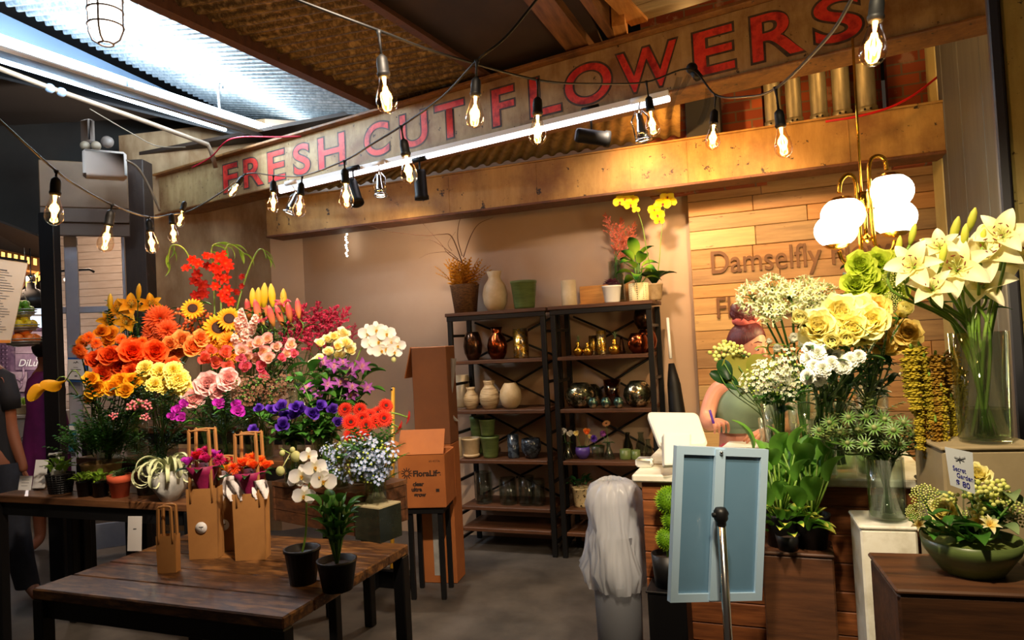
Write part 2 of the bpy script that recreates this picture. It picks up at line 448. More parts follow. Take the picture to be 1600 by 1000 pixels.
# timbers and soffit boards over the beam on the right
def bar(name, p, q, w, h, m, kind=True):
    p, q = V(p), V(q); d = (q - p).normalized(); s = d.cross(ZU).normalized() * (w / 2); u = s.cross(d).normalized() * h
    b = MB(); vs = [p - s, p + s, p + s + u, p - s + u, q - s, q + s, q + s + u, q - s + u]
    b.add(vs, [(0, 3, 2, 1), (4, 5, 6, 7), (0, 1, 5, 4), (1, 2, 6, 5), (2, 3, 7, 6), (3, 0, 4, 7)])
    o = b.build(name, m, smooth=False)
    if kind: struct(o)
    return o
m_timber_lit = wood('timber_lit', (150, 96, 44), (206, 146, 76), stretch=(9, 1, 9))  # warm light on the timber put into an orange wood colour
bar('beam_joist', oncan(918, 95), oncan(770, -90), .14, .16, m_timber)
bar('beam_joist_thin', oncan(962, 66), oncan(900, -20), .05, .2, m_timber)
bar('beam_joist_warm', oncan(1000, 54) + V((0, 0, .06)), oncan(905, -40) + V((0, 0, .06)), .1, .06, m_timber_lit)
bar('trim_block', oncan(972, 62), oncan(966, 40), .07, .12, m_timber_lit)
m_soff = mat('soffit_boards', (150, 132, 100), .6, c2=(128, 110, 80), sc=4, stretch=(1, 6, 6), bmp=.1)
b = MB()
s0, s1 = oncan(1005, 55) + V((0, 0, .10)), oncan(1640, -130) + V((0, 0, .10)); sd = (oncan(960, 0) - oncan(1005, 55)).normalized()
for k in range(5):
    a = s0 + sd * (k * .17); c = s1 + sd * (k * .17)
    b.slab(a, c, c + sd * .165, a + sd * .165, .02)
struct(b.build('ceiling_soffit', m_soff, smooth=False))
# inner ceiling of the shop, seen between the two beams
fL = B0 + BD * ((onbeam(470, 290) - B0).dot(BD)) - BN * .2 + ZU * .06; fR = B0 + BD * ((onbeam(1045, 150) - B0).dot(BD)) - BN * .2 + ZU * .06
ia = V((i0.x, YI + .06, zi + HI + .05)); ib = V((ony(1062, 225, YI).x, YI + .06, zi + HI + .05))
corrugated('ceiling_inner', ia, ib, fL, fR, 34, .012, m_corr3)
b = MB(); q = ony(1070, 215, YI).x; b.bbox((q, YI + .1, zi + HI + .02), (q + .22, YI + .3, zi + HI + .5), .004); struct(b.build('trim_6', m_dark, smooth=False))
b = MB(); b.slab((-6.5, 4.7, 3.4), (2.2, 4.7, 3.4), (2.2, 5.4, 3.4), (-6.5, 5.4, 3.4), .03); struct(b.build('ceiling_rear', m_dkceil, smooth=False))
b = MB(); b.slab((-14, 3.9, 4.3), (4, 3.0, 4.3), (4, 9, 4.3), (-14, 9, 4.3), .05); struct(b.build('roof_slab', m_dark, smooth=False))
# ------------------------------------------------------------------ brick wall over the inner beam, and the metal flues
def brick_mat():
    m, nt, bs, o = newmat('old_brick')
    v = coords(nt, 'Object')
    mp = nt.nodes.new('ShaderNodeMapping'); mp.inputs['Rotation'].default_value = (math.radians(90), 0, 0); nt.links.new(v, mp.inputs[0])
    br_ = nt.nodes.new('ShaderNodeTexBrick'); br_.inputs['Scale'].default_value = 1; br_.inputs['Brick Width'].default_value = .2; br_.inputs['Row Height'].default_value = .07
    br_.inputs['Mortar Size'].default_value = .006; br_.inputs['Color1'].default_value = lin((168, 84, 44)); br_.inputs['Color2'].default_value = lin((128, 54, 32)); br_.inputs['Mortar'].default_value = lin((120, 98, 72))
    nt.links.new(mp.outputs[0], br_.inputs['Vector'])
    n = noise(nt, v, 5, 8)
    c = mixc(nt, ramp(nt, n, [(.56, (0, 0, 0, 1)), (.62, (.85, .85, .85, 1))]), br_.outputs['Color'], lin((168, 126, 98)))
    nt.links.new(c, bs.inputs['Base Color']); bs.inputs['Roughness'].default_value = .85
    bump(nt, bs, br_.outputs['Fac'], -.5, .01); return m
YK = 4.95
k0 = ony(1075, 150, YK); k1 = ony(1490, 150, YK)
q0 = ony(1190, 150, YK).x; q1 = ony(1388, 150, YK).x
b = MB()
b.box((k0.x - .3, YK, 2.5), (q0, YK + .1, 3.9)); b.box((q1, YK, 2.5), (k1.x + .3, YK + .1, 3.9)); b.box((q0, YK + .25, 2.5), (q1, YK + .3, 3.9))
b.box((q0, YK, 3.75), (q1, YK + .1, 3.9))
struct(b.build('wall_brick', brick_mat(), smooth=False))
m_flue = mat('flue_metal', (120, 112, 88), .5, .55, c2=(158, 150, 122), sc=8, stretch=(4, 4, .6), bmp=.05)
fl = []
for px, w in ((1209, 24), (1242, 23), (1281, 25), (1317, 26), (1356, 28)):
    p = ony(px, 190, YI + .1); r = w / 2 * m_per_px(depth(p)); z0 = zi + HI + .014
    t = thing('metal_flue', (p.x, YI + .1, z0), None, 'pipe')
    b = MB(); b.lathe([(r * .97, z0 + .03), (r, z0 + .06), (r * 1.04, z0 + .9)], 20, Matrix.Translation((p.x, YI + .1, 0))); b.build('pipe', m_flue, t)
    b = MB(); b.lathe([(r * 1.0, z0), (r * 1.12, z0), (r * 1.12, z0 + .045), (r * 1.0, z0 + .045)], 20, Matrix.Translation((p.x, YI + .1, 0))); b.build('collar', m_flue, t)
    for dx in (-.35, .25):
        b = MB(); b.ball((p.x + dx * r, YI + .1 - r * 1.1, z0 + .024), .007, 8, 4); b.build('bolt', m_black, t)
    fl.append(t)
bpy.context.view_layer.update()
order_labels(fl, 'grey metal flues standing on the inner beam', [1209, 1242, 1281, 1317, 1356])
# ------------------------------------------------------------------ right-hand jamb
m_olive = mat('olive_trim', (196, 184, 128), .4, c2=(172, 158, 104), sc=4)
m_gray = mat('gray_boards', (84, 84, 82), .55, c2=(96, 96, 92), sc=3, stretch=(8, 8, .5))
m_yel = rusty('yellow_column_paint', (196, 180, 110), (170, 150, 84), (110, 84, 44), .6, 4)
p0 = P(1466, 400, 4.25); p1 = P(1482, 400, 4.1)
b = MB(); d = (p1 - p0); d.z = 0; nrm = V((d.y, -d.x, 0)).normalized()
b.bbox((0, 0, 0), (d.length, .08, 3.3), .006); o = b.build('trim_1', m_olive, smooth=False)
def face_mat(p, d):
    d = V((d.x, d.y, 0)).normalized(); M = Matrix((d, ZU.cross(d), ZU)).transposed().to_4x4(); M.translation = (p.x, p.y, 0); return M
o.matrix_world = face_mat(p0, d); struct(o)
g0 = P(1483, 400, 4.06); g1 = P(1640, 400, 2.75)
d = g1 - g0; L = V((d.x, d.y, 0)).length
b = MB(); x = 0
for w in (.10, .30, .34, .36, .3, .3, .3):
    b.bbox((x + .002, 0, 0), (x + w - .002, .06, 3.3), .005); x += w
o = b.build('wall_right', m_gray, smooth=False); o.matrix_world = face_mat(g0, d); struct(o)
c0_ = P(1584, 300, 2.5)
b = MB(); b.bbox((0, 0, 0), (.4, .12, 3.3), .01); o = b.build('trim_2', m_yel, smooth=False); o.matrix_world = face_mat(c0_, V((.98, -.2, 0))); struct(o)
b = MB(); b.bbox((-.04, -.02, 0), (-.004, .1, 3.3), .006); o = b.build('trim_3', mat('slate_blue', (40, 42, 54), .5), smooth=False); o.matrix_world = face_mat(c0_, V((.98, -.2, 0))); struct(o)
# ------------------------------------------------------------------ left: column, fascia, glazed door, dark soffit
m_col = rusty('rust_column', (62, 46, 36), (44, 32, 26), (96, 58, 34), .6, 5)
def post(name, x0, x1, y, d, zt, m, th=.1, dz=0, z0=0):
    a, c = P(x0, y, d), P(x1, y, d + dz); dd = c - a; dd.z = 0
    b = MB(); b.bbox((0, 0, z0), (dd.length, th, zt), .005); o = b.build(name, m, smooth=False); o.matrix_world = face_mat(a, dd); struct(o); return o
post('column_left', 197, 230, 450, 5.75, 3.2, m_col, .16)
post('trim_4', 66, 90, 560, 5.0, P(66, 330, 5.0).z, m_black, .08)
m_fasc = mat('brown_fascia', (112, 84, 56), .6, c2=(96, 70, 46), sc=3)
fa, fb = P(62, 330, 5.35), P(197, 330, 5.6); dd = fb - fa; dd.z = 0
b = MB(); b.bbox((0, 0, P(120, 322, 5.4).z), (dd.length + .02, .05, P(120, 248, 5.4).z), .006); o = b.build('wall_fascia', m_fasc, smooth=False); o.matrix_world = face_mat(fa, dd); struct(o)
b = MB(); b.bbox((0, .0, P(120, 345, 5.4).z), (dd.length + .02, .08, P(120, 322, 5.4).z - .002), .004); b.bbox((0, .02, P(120, 366, 5.4).z), (dd.length + .02, .06, P(120, 345, 5.4).z - .002), .004)
o = b.build('trim_5', m_fasc if 0 else mat('umber_trim', (74, 54, 38), .6), smooth=False); o.matrix_world = face_mat(fa, dd); struct(o)
m_door = mat('door_grey', (150, 150, 160), .45, c2=(134, 134, 146), sc=5)
da, db = P(84, 480, 5.5), P(197, 480, 5.7); dd = db - da; dd.z = 0; L = dd.length
zt = P(120, 366, 5.5).z; zr1, zr0 = P(140, 478, 5.55).z, P(140, 488, 5.55).z
b = MB()
b.bbox((L * .16, 0, 0), (L * .34, .05, zt), .004); b.bbox((0, .01, 0), (L * .05, .05, zt), .004); b.bbox((L * .96, .01, 0), (L, .05, zt), .004)
b.bbox((0, .005, zr0), (L, .045, zr1), .004); b.bbox((L * .05, .01, .05), (L * .96, .04, .25), .004)
o = b.build('door_1', m_door, smooth=False); o.matrix_world = face_mat(da, dd); struct(o)
b = MB(); b.box((L * .05, .02, .25), (L * .96, .026, zt)); q = b.build('glass_pane', glass_mat('door_glass', (236, 236, 238), .03, .05, .4), smooth=False); q.parent = o
# small black beads on the frame's edge
# soffit and dark wall above the fascia
b = MB(); b.slab(P(-260, 60, 5.2), P(470, 236, 6.2), P(470, 190, 7.6), P(-260, 30, 7.0), .02); struct(b.build('ceiling_left', m_dark, smooth=False))
m_dk2 = mat('dark_wall_paint', (70, 66, 60), .7, c2=(58, 54, 50), sc=2)
b = MB(); a, c = P(-300, 200, 6.9), P(470, 200, 6.9); a.z = c.z = 2.82; b.slab(a, c, c + V((0, 0, 1.1)), a + V((0, 0, 1.1)), -.05); struct(b.build('wall_dark', m_dk2, smooth=False))
# blue-grey edge strip that hangs behind the fluorescent fitting
m_slate = mat('slate_edge', (70, 86, 104), .5)
za, zb_ = zig(E2), zig(Ex)
b = MB(); dn = V((0, 0, -.1)); b.slab(za + RD * .07 + up, zb_ + RD * .07 + up, zb_ + RD * .07 + dn, za + RD * .07 + dn, .01); struct(b.build('ceiling_fascia', m_slate, smooth=False))
# ------------------------------------------------------------------ neighbouring shop behind the glazed door and further off
m_pw = mat('pale_brick', (196, 178, 160), .7, c2=(182, 160, 140), sc=6, stretch=(1, 1, 6))
b = MB(); a, c = P(96, 480, 8.0), P(300, 480, 8.0); a.z = c.z = 0
dd = c - a; n_ = 47
for k in range(n_):
    z0 = k * .085; b.slab(a + V((0, 0, z0)), c + V((0, 0, z0)), c + V((0, 0, z0 + .081)), a + V((0, 0, z0 + .081)), -.05)
struct(b.build('wall_pale', m_pw, smooth=False))
b = MB(); a, c = P(-400, 480, 11.5), P(140, 480, 11.5); a.z = c.z = 0; b.slab(a, c, c + V((0, 0, 4.2)), a + V((0, 0, 4.2)), -.05)
struct(b.build('wall_far', mat('far_wall', (158, 136, 118), .7), smooth=False))
# shop shells left and right closing off the room
b = MB(); b.slab((2.2, 1.0, 0), (2.2, 5.3, 0), (2.2, 5.3, 4.3), (2.2, 1.0, 4.3), -.05); struct(b.build('wall_side', m_gray, smooth=False))
# ------------------------------------------------------------------ lamps
m_blk = mat('black_rubber', (14, 14, 15), .55, spec=.25)
m_glassb = glass_mat('bulb_glass', (255, 246, 232), .05, .02, .6)
m_fil = emit_mat('filament', (255, 176, 84), 55)
m_chrome = mat('chrome', (210, 210, 212), .15, 1)
m_white = mat('white_enamel', (232, 232, 230), .35)
LIGHTS = []
BULB_MESH = {}
def bulb_meshes():
    if BULB_MESH: return BULB_MESH
    b = MB(); b.lathe([(.004, .046), (.009, .042), (.0145, .036), (.0165, .022), (.0165, -.004), (.0185, -.006), (.0185, -.012), (.0165, -.014), (.016, -.018), (.0, -.018)], 18)
    BULB_MESH['socket'] = b.mesh('socket', m_blk)
    b = MB(); b.lathe([(.013, -.014), (.015, -.03), (.021, -.05), (.0285, -.075), (.030, -.09), (.0265, -.104), (.018, -.114), (.008, -.119), (.0005, -.12)], 18)
    BULB_MESH['bulb'] = b.mesh('bulb', m_glassb)
    b = MB(); b.tube([(0, 0, -.016), (0, 0, -.045)], [.006, .003], 8)
    for k in range(4):
        a = k * PI / 2; b.tube([(.004 * math.cos(a), .004 * math.sin(a), -.045), (.010 * math.cos(a), .010 * math.sin(a), -.07), (.004 * math.cos(a + .8), .004 * math.sin(a + .8), -.095)], .0022, 5)
    BULB_MESH['filament'] = b.mesh('filament', m_fil)
    return BULB_MESH
def string_light(label, path, bulbs, group=None):
    """path: (px, py, depth) hang points; bulbs: (cord px, py, depth, bulb centre px, py, height px)"""
    root = thing('string_light', P(*path[len(path) // 2]), label, 'string light', group)
    pts = crom([P(*p) for p in path], 8)
    b = MB(); b.tube(pts, .0042, 6); b.build('cord', m_blk, root)
    M = bulb_meshes()
    for (x, y, d, bx, by, h) in bulbs:
        top = P(x, y, d); c = P(bx, by, d); s = (h / FOC * d) / .105
        ax = (top - c).normalized()
        s *= 1.34; neck = c + ax * .113 * s
        so = thing('socket', (0, 0, 0)); so.parent = root
        b = MB(); b.tube([top + ZU * .004, top - ZU * .006, neck.lerp(top, .6), neck], [.009, .0055, .0035, .004], 6); b.build('lead', m_blk, so, origin=root.location)
        so_m = Matrix.Translation(c + ax * .067 * s - root.location) @ rotz_to(ax) @ Matrix.Scale(s, 4)
        for nm in ('socket', 'bulb', 'filament'): inst({'socket': 'socket_shell'}.get(nm, nm), M[nm], so, so_m)
        LIGHTS.append((c, s))
    return root
SA = [(420, -20, 1.85), (465, 0, 1.85), (590, 47, 1.93), (690, 84, 2.15), (840, 125, 2.5), (930, 131, 2.8), (1010, 128, 3.05), (1078, 108, 3.1), (1118, 148, 3.0), (1165, 151, 2.6), (1212, 138, 2.15), (1290, 62, 1.7), (1330, 0, 1.5), (1350, -40, 1.45)]
string_light('black bulb string looping across the whole stall under the red lettering', SA,
    [(592, 50, 1.93, 603, 148, 44), (840, 126, 2.5, 840, 203, 36), (1010, 128, 3.05, 1019, 193, 30), (1118, 149, 3.0, 1114, 214, 30), (1212, 138, 2.15, 1223, 222, 36), (1372, -18, 1.5, 1365, 67, 54)])
SB = [(870, -40, 2.0), (838, 0, 2.05), (790, 58, 2.1), (745, 95, 2.15), (690, 152, 2.4), (627, 197, 2.7), (580, 226, 2.9), (538, 251, 3.15), (472, 275, 3.7), (427, 274, 4.0), (385, 272, 4.15), (350, 298, 4.2), (300, 328, 4.1), (268, 335, 3.9), (232, 339, 3.55), (175, 320, 2.9), (120, 290, 2.6), (88, 267, 2.4), (40, 225, 2.2), (-30, 160, 2.0)]
string_light('black bulb string dropping from the ceiling to the rusty column by the glazed door', SB,
    [(745, 96, 2.15, 742, 175, 38), (627, 198, 2.7, 638, 265, 34), (538, 252, 3.15, 541, 306, 30), (472, 276, 3.7, 468, 322, 26), (427, 275, 4.0, 427, 316, 24), (285, 330, 4.05, 282, 342, 20),
     (268, 336, 3.9, 271, 365, 22), (232, 339, 3.55, 237, 379, 26), (175, 320, 2.9, 166, 373, 32), (88, 268, 2.4, 85, 328, 36), (383, 272, 4.15, 365, 297, 18)])
# ---- LED rail hanging under the painted beam, with its spotlights
r0_, r1_ = P(438, 299, 5.15), P(1046, 154, 3.72)
rail = thing('track_rail', (r0_ + r1_) / 2, 'long white glowing light rail fixed under the painted front beam', 'light rail')
rd = (r1_ - r0_).normalized(); rs = rd.cross(ZU).normalized()
def rail_bar(mb, a, c, w, h):
    s_ = rs * w; mb.slab(a - s_, c - s_, c + s_, a + s_, -h)
b = MB(); rail_bar(b, r0_ + ZU * .012, r1_ + ZU * .012, .02, .03); b.build('housing', m_white, rail, smooth=False)
b = MB(); b.tube([r0_, r1_], .0165, 10); b.build('tube', emit_mat('rail_tube', (250, 240, 250), 7), rail)
m_led = emit_mat('spot_led', (255, 236, 206), 22)
def rail_spot(px, py, d, kind, aim, lab, on=True, sc=1.0):
    c = P(px, py, d); t = thing('track_spotlight', c, lab, 'spotlight')
    a = V(aim).normalized()
    up_ = ZU
    top = c + up_ * .13 * sc
    if kind == 'can':
        b = MB(); M = Matrix.Translation(c) @ rotz_to(-a)
        b.lathe([(.0, .075), (.030, .073), (.033, .06), (.033, -.055), (.037, -.06), (.037, -.08), (.031, -.08), (.029, -.06), (0, -.058)], 22, M @ Matrix.Scale(sc, 4)); b.build('can', m_blk, t)
        b = MB(); b.lathe([(.028, -.062), (0, -.062)], 18, M @ Matrix.Scale(sc, 4)); b.build('lens', m_led if on else mat('dark_lens', (60, 50, 30), .1), t)
        if not on:
            b = MB(); b.lathe([(.024, .0765), (0, .0765)], 18, M @ Matrix.Scale(sc, 4)); b.build('end_plate', mat('end_plate', (80, 84, 92), .4), t)
        b = MB(); b.tube([top, c + up_ * .03], .006, 8); b.build('stem', m_blk, t)
    else:
        M = Matrix.Translation(c) @ rotz_to(-a) @ Matrix.Scale(sc, 4)
        b = MB(); b.tube([M @ V((.032 * math.cos(k * PI / 12), .032 * math.sin(k * PI / 12), -.04)) for k in range(25)], .005 * sc, 8); b.build('ring', m_chrome, t)
        for k in (0, PI):
            b = MB(); b.tube([M @ V((.03 * math.cos(k), .03 * math.sin(k), -.04)), M @ V((.034 * math.cos(k), .034 * math.sin(k), .05)), M @ V((.012 * math.cos(k), .012 * math.sin(k), .08))], .0035 * sc, 6); b.build('bracket', m_chrome, t)
        b = MB(); b.lathe([(.012, .07), (.016, .03), (.022, .0), (.027, -.035), (.022, -.035)], 18, M); b.build('reflector', m_chrome, t)
        b = MB(); b.lathe([(.021, -.033), (0, -.033)], 14, M); b.build('lens', m_led if on else mat('dark_lens', (60, 50, 30), .1), t)
        b = MB(); b.tube([top, M @ V((0, 0, .075))], .005, 6); b.build('stem', m_chrome, t)
    b = MB(); b.bbox(top - rd * .05 - rs * .015 - ZU * .0, top + rd * .05 + rs * .015 + ZU * .03, .004) if False else b.tube([top - rd * .05, top + rd * .05], .017, 8); b.build('adapter', m_white if kind != 'can' else m_blk, t)
    return c
SPOTS = []
dn = V((0, 0, -1)); side = BD
for a in ((456, 322, 4.95, 'ring', (-.35, -.25, -1), 'lit chrome gimbal spotlight at the far end of the light rail'),
          (553, 300, 4.75, 'can', (.35, -.2, -.8), 'dark tilted spotlight behind the string bulb over the astilbe'),
          (594, 294, 4.65, 'ring', (.1, -.1, -1), 'chrome gimbal spotlight hung from the middle of the light rail'),
          (657, 288, 4.5, 'can', (0, .1, -1), 'black can spotlight pointing straight down beside the chrome gimbal'),
          (925, 214, 3.95, 'can', (.9, .45, -.15), 'black can spotlight turned sideways with its round end plate showing'),
          (1003, 204, 3.75, 'ring', (.1, .15, -1), 'chrome gimbal spotlight nearest the taped end of the rail')):
    on = 'sideways' not in a[5] and 'dark tilted' not in a[5]
    SPOTS.append((rail_spot(*a, on=on, sc=1.25 if a[3] == 'can' else 1.3), V(a[4]).normalized(), on))
# clamp lamp with tape at the rail's end
ct = thing('clamp', P(1080, 112, 3.15), 'black spring clamp holding the bulb string with clear tape strips hanging', 'clamp')
b = MB(); b.ball(P(1081, 107, 3.15), .026, 12, 8); b.tube([P(1084, 112, 3.15), P(1092, 122, 3.13)], .02, 10); b.build('jaw', m_blk, ct)
m_tape = glass_mat('clear_tape', (226, 226, 214), .22, .15, .6)
for pts in ([(1078, 116), (1068, 134), (1058, 148)], [(1062, 120), (1050, 160), (1044, 186)], [(1107, 138), (1104, 166), (1093, 195)]):
    b = MB(); w = .014; q = [P(x, y, 3.12) for x, y in pts]; q = crom(q, 5)
    b.grid(lambda u, v: q[round(u * (len(q) - 1))] + CR * ((v - .5) * 2 * w) + CF * (.004 * math.sin(v * PI)), len(q) - 1, 3); b.build('tape_strip', m_tape, ct)
# ---- fluorescent fitting under the galvanised sheet
fa_, fb_ = P(-60, 42, 3.75), P(458, 214, 6.3)
ga_, gb_ = P(-60, 76, 3.7), P(352, 203, 5.6)
ff = thing('fluorescent_ceiling_light', (fa_ + fb_) / 2, 'twin tube fluorescent strip glowing cold white under the corrugated ceiling', 'fluorescent light')
m_tube = emit_mat('cold_tube', (214, 238, 255), 16)
b = MB(); b.tube([fa_, P(198, 130, 4.75)], .034, 12); b.build('tube', m_tube, ff)
b = MB(); b.tube([P(204, 132, 4.78), fb_], .034, 12); b.build('tube', m_tube, ff)
b = MB(); b.tube([ga_, gb_], .013, 10); b.build('tube', m_tube, ff)
m_fit = mat('fitting_enamel', (150, 170, 190), .3, c2=(120, 140, 164), sc=4)
dfl = (fb_ - fa_).normalized(); dsd = dfl.cross(ZU).normalized()
b = MB(); o1, o2 = -dsd * .03, ZU * .035
b.slab(fa_ - ZU * .05 - dsd * .03, fb_ - ZU * .05 - dsd * .03, fb_ - ZU * .05 + dsd * .05, fa_ - ZU * .05 + dsd * .05, .01)
b.build('reflector', m_white, ff, smooth=False)
b = MB(); b.slab(P(-60, 60, 3.72), P(410, 206, 5.95), P(410, 214, 5.9), P(-60, 72, 3.70), .02); b.build('tray', m_fit, ff, smooth=False)
for x, y, d in ((201, 131, 4.72), (345, 181, 5.6), (410, 200, 6.0)):
    b = MB(); b.bbox(V(P(x, y, d)) - V((.025, .03, .035)), V(P(x, y, d)) + V((.025, .03, .03)), .008); b.build('bracket', m_fit, ff)
b = MB(); b.tube(crom([P(322, 48, 4.2), P(324, 70, 4.5), P(337, 98, 5.0), P(341, 140, 5.4), P(343, 178, 5.6)], 4), .012, 6); b.build('conduit', mat('grey_metal', (116, 118, 120), .4, .6), ff)
b = MB(); b.bbox(P(322, 46, 4.2) - V((.04, .03, .02)), P(322, 46, 4.2) + V((.04, .03, .05)), .006); b.build('conduit_box', mat('grey_metal', (0, 0, 0)), ff)
LED_AXIS = (fa_, fb_)
# ---- caged jar lamp
jl = thing('ceiling_lamp', P(164, 20, 2.75), 'white jar lamp inside a wire cage under the corrugated ceiling', 'cage lamp')
jc = P(164, 10, 2.75)
b = MB(); b.lathe([(.045, .12), (.05, .05), (.05, -.1), (.04, -.13), (0, -.14)], 20, Matrix.Translation(jc)); b.build('jar', emit_mat('jar_glow', (255, 252, 248), 9), jl)
m_wire = mat('cage_wire', (150, 140, 136), .4, .6)
for k in range(4):
    a = k * PI / 2 + .5; c_, s_ = math.cos(a), math.sin(a)
    b = MB(); b.tube([jc + V((.064 * c_, .064 * s_, .12)), jc + V((.064 * c_, .064 * s_, -.10)), jc + V((.05 * c_, .05 * s_, -.135)), jc + V((.026 * c_, .026 * s_, -.15))], .004, 6); b.build('cage_wire', m_wire, jl)
for z, r in ((.08, .064), (.03, .064), (-.02, .064), (-.08, .064), (-.15, .026)):
    b = MB(); b.tube([jc + V((r * math.cos(q * PI / 12), r * math.sin(q * PI / 12), z)) for q in range(25)], .004, 6); b.build('cage_wire', m_wire, jl)
# ---- brass pendant with opal double bubbles
m_brass = mat('brass', (232, 176, 66), .22, 1)
m_opal = emit_mat('opal_glow', (255, 244, 214), 7)
pd = 3.05
pc = P(1350, 345, pd)
def PP(x, y): return P(x, y, pd)
pn = thing('pendant_lamp', pc, 'brass pendant with two pairs of glowing opal glass bubbles before the plank wall', 'pendant lamp')
b = MB(); b.tube([PP(1332, 60), PP(1346, 302)], .0055, 8); b.build('rod', m_brass, pn)
b = MB(); b.tube([PP(1348, 300), PP(1351, 326)], .022, 16); b.build('hub', m_brass, pn)
b = MB(); b.tube([PP(1352, 326), PP(1353, 368)], .008, 8); b.tube([PP(1350, 368), PP(1358, 376)], .017, 12); b.build('lower_hub', m_brass, pn)
b = MB(); b.tube(crom([PP(1311, 302), PP(1314, 283), PP(1325, 273), PP(1336, 282), PP(1340, 320), PP(1345, 385), PP(1346, 402), PP(1340, 413), PP(1328, 415), PP(1316, 405), PP(1311, 392)], 5), .0095, 8); b.build('arm', m_brass, pn)
b = MB(); b.tube(crom([PP(1385, 266), PP(1382, 249), PP(1370, 244), PP(1360, 252), PP(1358, 280), PP(1364, 362), PP(1370, 388), PP(1382, 398), PP(1394, 390), PP(1398, 376)], 5), .0095, 8); b.build('arm', m_brass, pn)
for (x0, y0, x1, y1, r) in ((1317, 336, 1306, 360, 32), (1391, 300, 1397, 340, 33)):
    R_ = r * m_per_px(pd)
    a, c = PP(x0, y0), PP(x1, y1)
    b = MB(); b.ball(a, R_ * 1.02, 24, 14, sq=(1, 1, .86)); b.ball(c, R_, 24, 14, sq=(1, 1, .86)); b.build('opal_shade', m_opal, pn)
    b = MB(); b.lathe([(R_ * .62, 0), (R_ * .45, R_ * .16), (R_ * .12, R_ * .22), (0, R_ * .22)], 22, Matrix.Translation(a + ZU * R_ * .70)); b.build('cap', m_brass, pn)
    b = MB(); b.lathe([(R_ * .62, 0), (R_ * .45, -R_ * .16), (R_ * .12, -R_ * .25), (0, -R_ * .25)], 22, Matrix.Translation(c - ZU * R_ * .70)); b.build('cap', m_brass, pn)
# ---- LED icicle string against the back wall
q0_, q1_ = ony(541, 352, YB - .06), ony(543, 402, YB - .06)
ic = thing('icicle_light', q0_, 'short wavy icicle string of white lights hanging against the taupe wall', 'string light')
pts = [q0_.lerp(q1_, k / 24) + V((.008 * math.sin(k * 1.1), 0, 0)) for k in range(25)]
b = MB(); b.tube(pts, .004, 6); b.build('cord', m_blk, ic)
for k in range(1, 25, 2):
    b = MB(); b.ball(pts[k] - V((0, .008, 0)), .009, 8, 5); b.build('led', emit_mat('icicle_led', (255, 246, 226), 14), ic)
# ---- pipes, boxes and wires on the left
m_pipe = mat('tan_conduit', (150, 128, 104), .5, c2=(128, 106, 84), sc=6)
cp = thing('conduit_pipe', P(160, 160, 4.9), 'tan conduit pipe running under the dark soffit to the rusty beam', 'pipe')
b = MB(); b.tube([P(-40, 92, 4.3), P(80, 138, 4.7), P(200, 180, 5.1), P(325, 226, 5.55), P(331, 240, 5.55), P(337, 262, 5.6)], .018, 10); b.build('pipe', m_pipe, cp)
for x, y, d in ((78, 138, 4.69), (96, 144, 4.75)):
    b = MB(); b.ball(P(x, y, d), .032, 10, 6); b.build('clip', m_fit, cp)
def wire(lab, pts, r, m, name='hanging_wire'):
    b = MB(); b.tube(crom([P(*p) for p in pts], 6), r, 6); o = b.build(name, m); tag(o, lab, 'wire'); return o
m_redw = mat('red_wire', (190, 22, 52), .5)
wire('crimson wire looping from the dark soffit down onto the lettered beam', [(300, 262, 5.6), (330, 245, 5.5), (352, 222, 5.4), (378, 214, 5.3), (430, 214, 5.2), (470, 213, 5.15)], .006, m_redw)
wire('red wire sagging from the flues to the olive trim above the inner beam', [(1290, 190, 4.14), (1340, 182, 4.09), (1390, 168, 4.05), (1430, 147, 4.03), (1465, 120, 4.1)], .007, mat('bright_red_wire', (216, 24, 24), .4))
wire('thin grey cable drooping from the emergency light to the column', [(196, 250, 5.2), (215, 262, 5.3), (232, 290, 5.4), (250, 330, 5.5)], .009, mat('grey_cable', (120, 104, 84), .5))
wire('thin pale wire hanging along the dark soffit toward the beam', [(140, 170, 5.2), (200, 205, 5.4), (245, 228, 5.5), (290, 230, 5.5)], .004, mat('grey_cable', (0, 0, 0)))
el = thing('emergency_light', P(162, 260, 5.2), 'white emergency light box fixed on the brown fascia', 'emergency light')
e0, e1 = P(129, 262, 5.15), P(197, 258, 5.3); dd = e1 - e0; dd.z = 0
b = MB(); b.bbox((0, -.13, -.1), (dd.length, 0, .1), .02); o = b.build('case', mat('aged_white', (176, 160, 148), .5), el, origin=(0, 0, 0)); o.location = e0 - el.location; o.rotation_euler[2] = math.atan2(dd.y, dd.x)
o.location.z = 0
for x in (133, 150):
    b = MB(); b.ball(P(x, 228, 5.2), .035, 12, 8); b.tube([P(x, 228, 5.2), P(x + 3, 242, 5.25)], .012, 8); b.build('lamp_head', mat('grey_cable', (0, 0, 0)), el)
so = thing('wall_speaker', P(137, 205, 5.6), 'small tan box with a round sensor above the emergency light', 'sensor')
b = MB(); b.bbox(P(137, 205, 5.6) - V((.05, .03, .09)), P(137, 205, 5.6) + V((.05, .03, .09)), .01); b.build('box', mat('tan_plastic', (120, 106, 96), .5), so)
b = MB(); b.lathe([(0, .02), (.03, .02), (.045, .0), (.045, -.03)], 16, TRS(P(166, 221, 5.5), -CF)); b.build('round_sensor', mat('tan_plastic', (0, 0, 0)), so)
